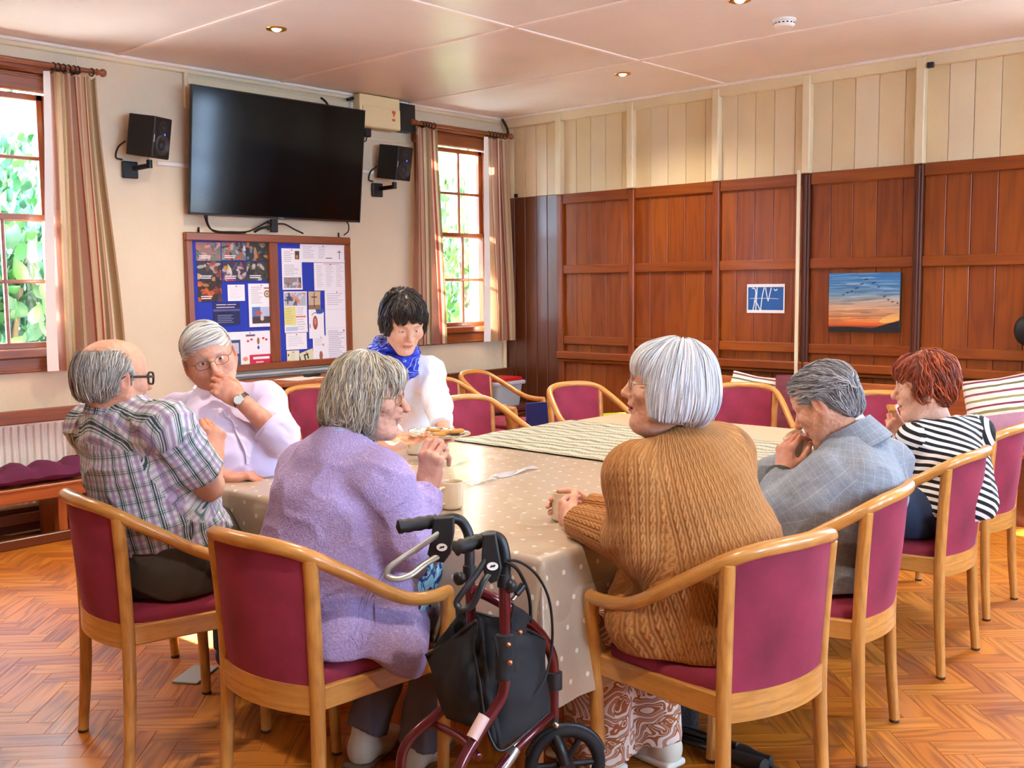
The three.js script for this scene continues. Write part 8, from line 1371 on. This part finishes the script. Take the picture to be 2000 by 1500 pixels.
// ================= red-haired woman in the striped top =================
{
  const base = V(3.9, 0, -1.46), o = personGroup('person with short red hair in a black and white striped top, holding a biscuit', base);
  const f = V(-0.012, 0, -1), left = V(-1, 0, 0.012), skin = '#dfa88a', flush = '#cf7f66';
  const pel = V(3.90, 0.56, -1.44), bel = at(1868, 975, 3.93), che = at(1858, 912, 3.94), upp = at(1846, 855, 3.97), neck = at(1836, 825, 3.99);
  const shL = at(1792, 862, 3.93), shR = at(1902, 848, 4.04), elL = at(1772, 935, 3.98), wrL = at(1772, 858, 4.18), elR = V(4.12, 0.72, -1.68), wrR = V(4.0, 0.78, -1.80), cuf = elL.clone().lerp(wrL, 0.35);
  const G = new Field();
  G.add(ecap(pel.clone().setY(0.54), bel, [0.165, 0.14], [0.168, 0.14], left)).add(ecap(bel, che, [0.168, 0.14], [0.170, 0.125], left), 0.05).add(ecap(che, upp, [0.168, 0.12], [0.12, 0.085], left), 0.05).add(cap(upp, neck, 0.08, 0.06), 0.04);
  G.add(cap(shL, upp, 0.068, 0.078), 0.045).add(cap(shR, upp, 0.068, 0.078), 0.045).add(cap(shL, elL, 0.072, 0.060), 0.035).add(flatCap(elL, cuf, 0.060, 0.054), 0.03).add(cap(shR, elR, 0.07, 0.06), 0.035).add(flatCap(elR, wrR, 0.056, 0.05), 0.03);
  G.cut(cap(neck.clone().add(V(0, -0.005, 0)), neck.clone().add(V(-0.02, 0.1, -0.02)), 0.068, 0.09), 0.008); G.groove(at(1838, 880, 3.8), at(1830, 940, 3.8), 0.014, 0.010); G.groove(at(1830, 905, 3.8), at(1870, 900, 3.8), 0.014, 0.006); G.clip((x, y, z) => -(y - 0.545)); G.warp = creases(0.005, 7, 71);
  const ch = [{ a: pel, b: neck, side: f, R: 0.16, fat: 0.14 }, { a: shL, b: elL, side: f, R: 0.07, fat: 0.072 }, { a: elL, b: wrL, side: f, R: 0.06, v0: 0.2, fat: 0.055 }, { a: shR, b: elR, side: f, R: 0.07, fat: 0.07 }, { a: elR, b: wrR, side: f, R: 0.06, v0: 0.2, fat: 0.05 }];
  const bw = rep(dtex(64, 256, (u, v) => { const t = (v * 4) % 1, k = smooth(0.0, 0.03, t) * smooth(0.52, 0.49, t), n = 0.95 + 0.08 * pnoise(u * 32, v * 128, 32, 128, 3); return mix3([0.90 * n, 0.88 * n, 0.88 * n], [0.035, 0.035, 0.05], k); }), 0.1, 0.108);
  o.place('striped_top', fieldGeo(G, 0.0062, { charts: ch, pick: nearest(ch) }), std({ map: bw, roughness: 0.9, bumpMap: T.weave, bumpScale: 0.0004 }));
  { const nf = frameOf(neck.clone().add(V(0, -0.006, 0)), dir(-0.85, -0.1, 0.5), UP); o.place('neckband', tube(Array.from({ length: 26 }, (_, i) => { const a = i / 26 * 6.283; return V(Math.sin(a) * 0.080, -0.016 - 0.012 * Math.cos(a), Math.cos(a) * 0.078).applyMatrix4(nf); }), 0.0065, { seg: 52, sides: 8, closed: true, caps: false }), std({ color: hex('#b0405a'), roughness: 0.8 })); }
  const hz = dir(-0.955, -0.10, 0.28), fr = frameOf(at(1804, 757, 3.97), hz, UP.clone().addScaledVector(hz, 0.05)), nl = neck.clone().add(V(0, -0.03, 0)).applyMatrix4(fr.clone().invert());
  const pixie = (F) => { const H = new Field(); H.add(ell([0, 0.045, -0.022], [0.088, 0.098, 0.108])).add(ell([0, -0.015, -0.070], [0.072, 0.062, 0.048]), 0.03); for (const s of [-1, 1]) H.add(ell([s * 0.074, 0.004, 0.004], [0.022, 0.052, 0.034]), 0.02); H.add(ell([0, 0.072, 0.050], [0.062, 0.042, 0.050]), 0.03); H.cut(ell([0, -0.040, 0.094], [0.10, 0.085, 0.075]), 0.010); for (const s of [-1, 1]) H.cut(ell([s * 0.09, -0.030, -0.004], [0.03, 0.026, 0.020]), 0.006); H.clip((x, y, z) => -(y + 0.072 - (z > -0.04 ? 0.02 : 0)), 0.012); H.warp = (x, y, z) => 0.004 * noise3(x * 26, y * 16, z * 26); return H; };
  const hg = addHead(o, fr, {
    head: { wide: 0.99, jaw: 1.0, nose: 1.0, age: 1.0, neckTo: A3(nl), neckR: 0.050, doubleChin: 0.9, cheek: 1.1 }, color: { skin, flush, brow: '#8a5038', lip: '#b8645a', spots: 0.3 },
    hair: { cols: ['#8f3a1c', '#a8481f', '#6e2814', '#bd5a2a', '#7c3018'], field: pixie, rough: 0.4, locks: [
      { n: 1300, keep: (p) => p.y > 0.0, flow: (p, t) => V(p.x * 1.3, -0.04 - Math.max(0, 0.12 - p.y) * 0.8, (p.z + 0.02) * 0.8 + (p.z > 0.02 ? 0.06 : -0.02)), len: 0.075, width: 0.0019, thick: 0.6, off: 0.005, seed: 71, curlAmp: 0.35, lift: 0.001 },
      { n: 400, keep: (p) => p.y < 0.04 && p.z < 0.04, flow: (p) => V(p.x, -0.9, -0.5), len: 0.055, width: 0.0026, off: 0.005, seed: 72, curlAmp: 0.3, lift: 0.0015, stop: (p) => p.y < -0.085 }] },
  });
  o.place('earring', tube([V(0.080, -0.040, -0.004), V(0.082, -0.052, -0.004), V(0.081, -0.062, -0.002)].map((p) => p.applyMatrix4(fr)), 0.0022, { seg: 8, sides: 6 }), M.brass);
  const hL = handGeo({ curl: [[0.5, 0.9, 0.5], [0.7, 1.0, 0.6], [0.9, 1.1, 0.6], [1.0, 1.1, 0.6]], thumb: 0.9, sc: 0.96, wristR: 0.025, elbowR: 0.038 }, at(1770, 855, 4.17), dir(-0.62, 0.76, 0.1), dir(0.5, 0.3, 0.8), false, elL.clone().lerp(wrL, 0.3), [skin, flush]);
  const hR = handGeo({ curl: [0.5, 0.5, 0.5, 0.5], thumb: 0.4, sc: 0.95 }, wrR, V(-0.4, 0, -0.9), V(0, -1, 0), true, wrR.clone().lerp(elR, 0.3), [skin, flush]);
  const hipL = V(3.81, 0.545, -1.45), hipR = V(3.99, 0.545, -1.45), knL = V(3.80, 0.51, -1.85), knR = V(4.0, 0.51, -1.85), anL = V(3.80, 0.08, -1.86), anR = V(4.0, 0.08, -1.88), Tr = new Field(); Tr.add(cap(hipL, knL, 0.10, 0.078)).add(cap(hipR, knR, 0.10, 0.078), 0.03).add(cap(hipL, hipR, 0.115, 0.115), 0.05).add(flatCap(knL, anL, 0.075, 0.06), 0.03).add(flatCap(knR, anR, 0.075, 0.06), 0.03); Tr.clip((x, y, z) => z > -1.68 ? -(y - 0.482) : -1);
  o.place('jeans', fieldGeo(Tr, 0.009), std({ color: hex('#233a5e'), roughness: 0.85, map: T.velvet })); for (const an of [anL, anR]) o.place('shoe', fieldGeo(shoe(an.clone().add(V(0, 0, 0.06)), an.clone().add(V(0, 0, -0.18)), 0.09, 0.1), 0.008), std({ color: hex('#2a2430'), roughness: 0.6 }));
  o.place('body', joinGeo([hg, hL, hR, hiddenBody([[pel, bel, 0.11, 0.11], [bel, che, 0.11, 0.10], [che, upp, 0.09, 0.055], [upp, neck, 0.05, 0.045], [shL, elL, 0.045, 0.04], [shR, elR, 0.045, 0.04], [hipL, knL, 0.06, 0.05], [hipR, knR, 0.06, 0.05]], skin)]), skinM);
  solo('biscuit_piece', mv(new RoundedBoxGeometry(0.045, 0.014, 0.03, 3, 0.005), 0, 0, 0).rotateZ(0.5).rotateY(0.7).translate(...A3(at(1741, 798, 4.14))), std({ color: hex('#c08a3e'), roughness: 0.9 }), 'biscuit held by the red haired woman', 'biscuit');
}

scene.traverse((o) => { if (o.isMesh) { o.castShadow = true; o.receiveShadow = true; } });
renderer.render(scene, camera);
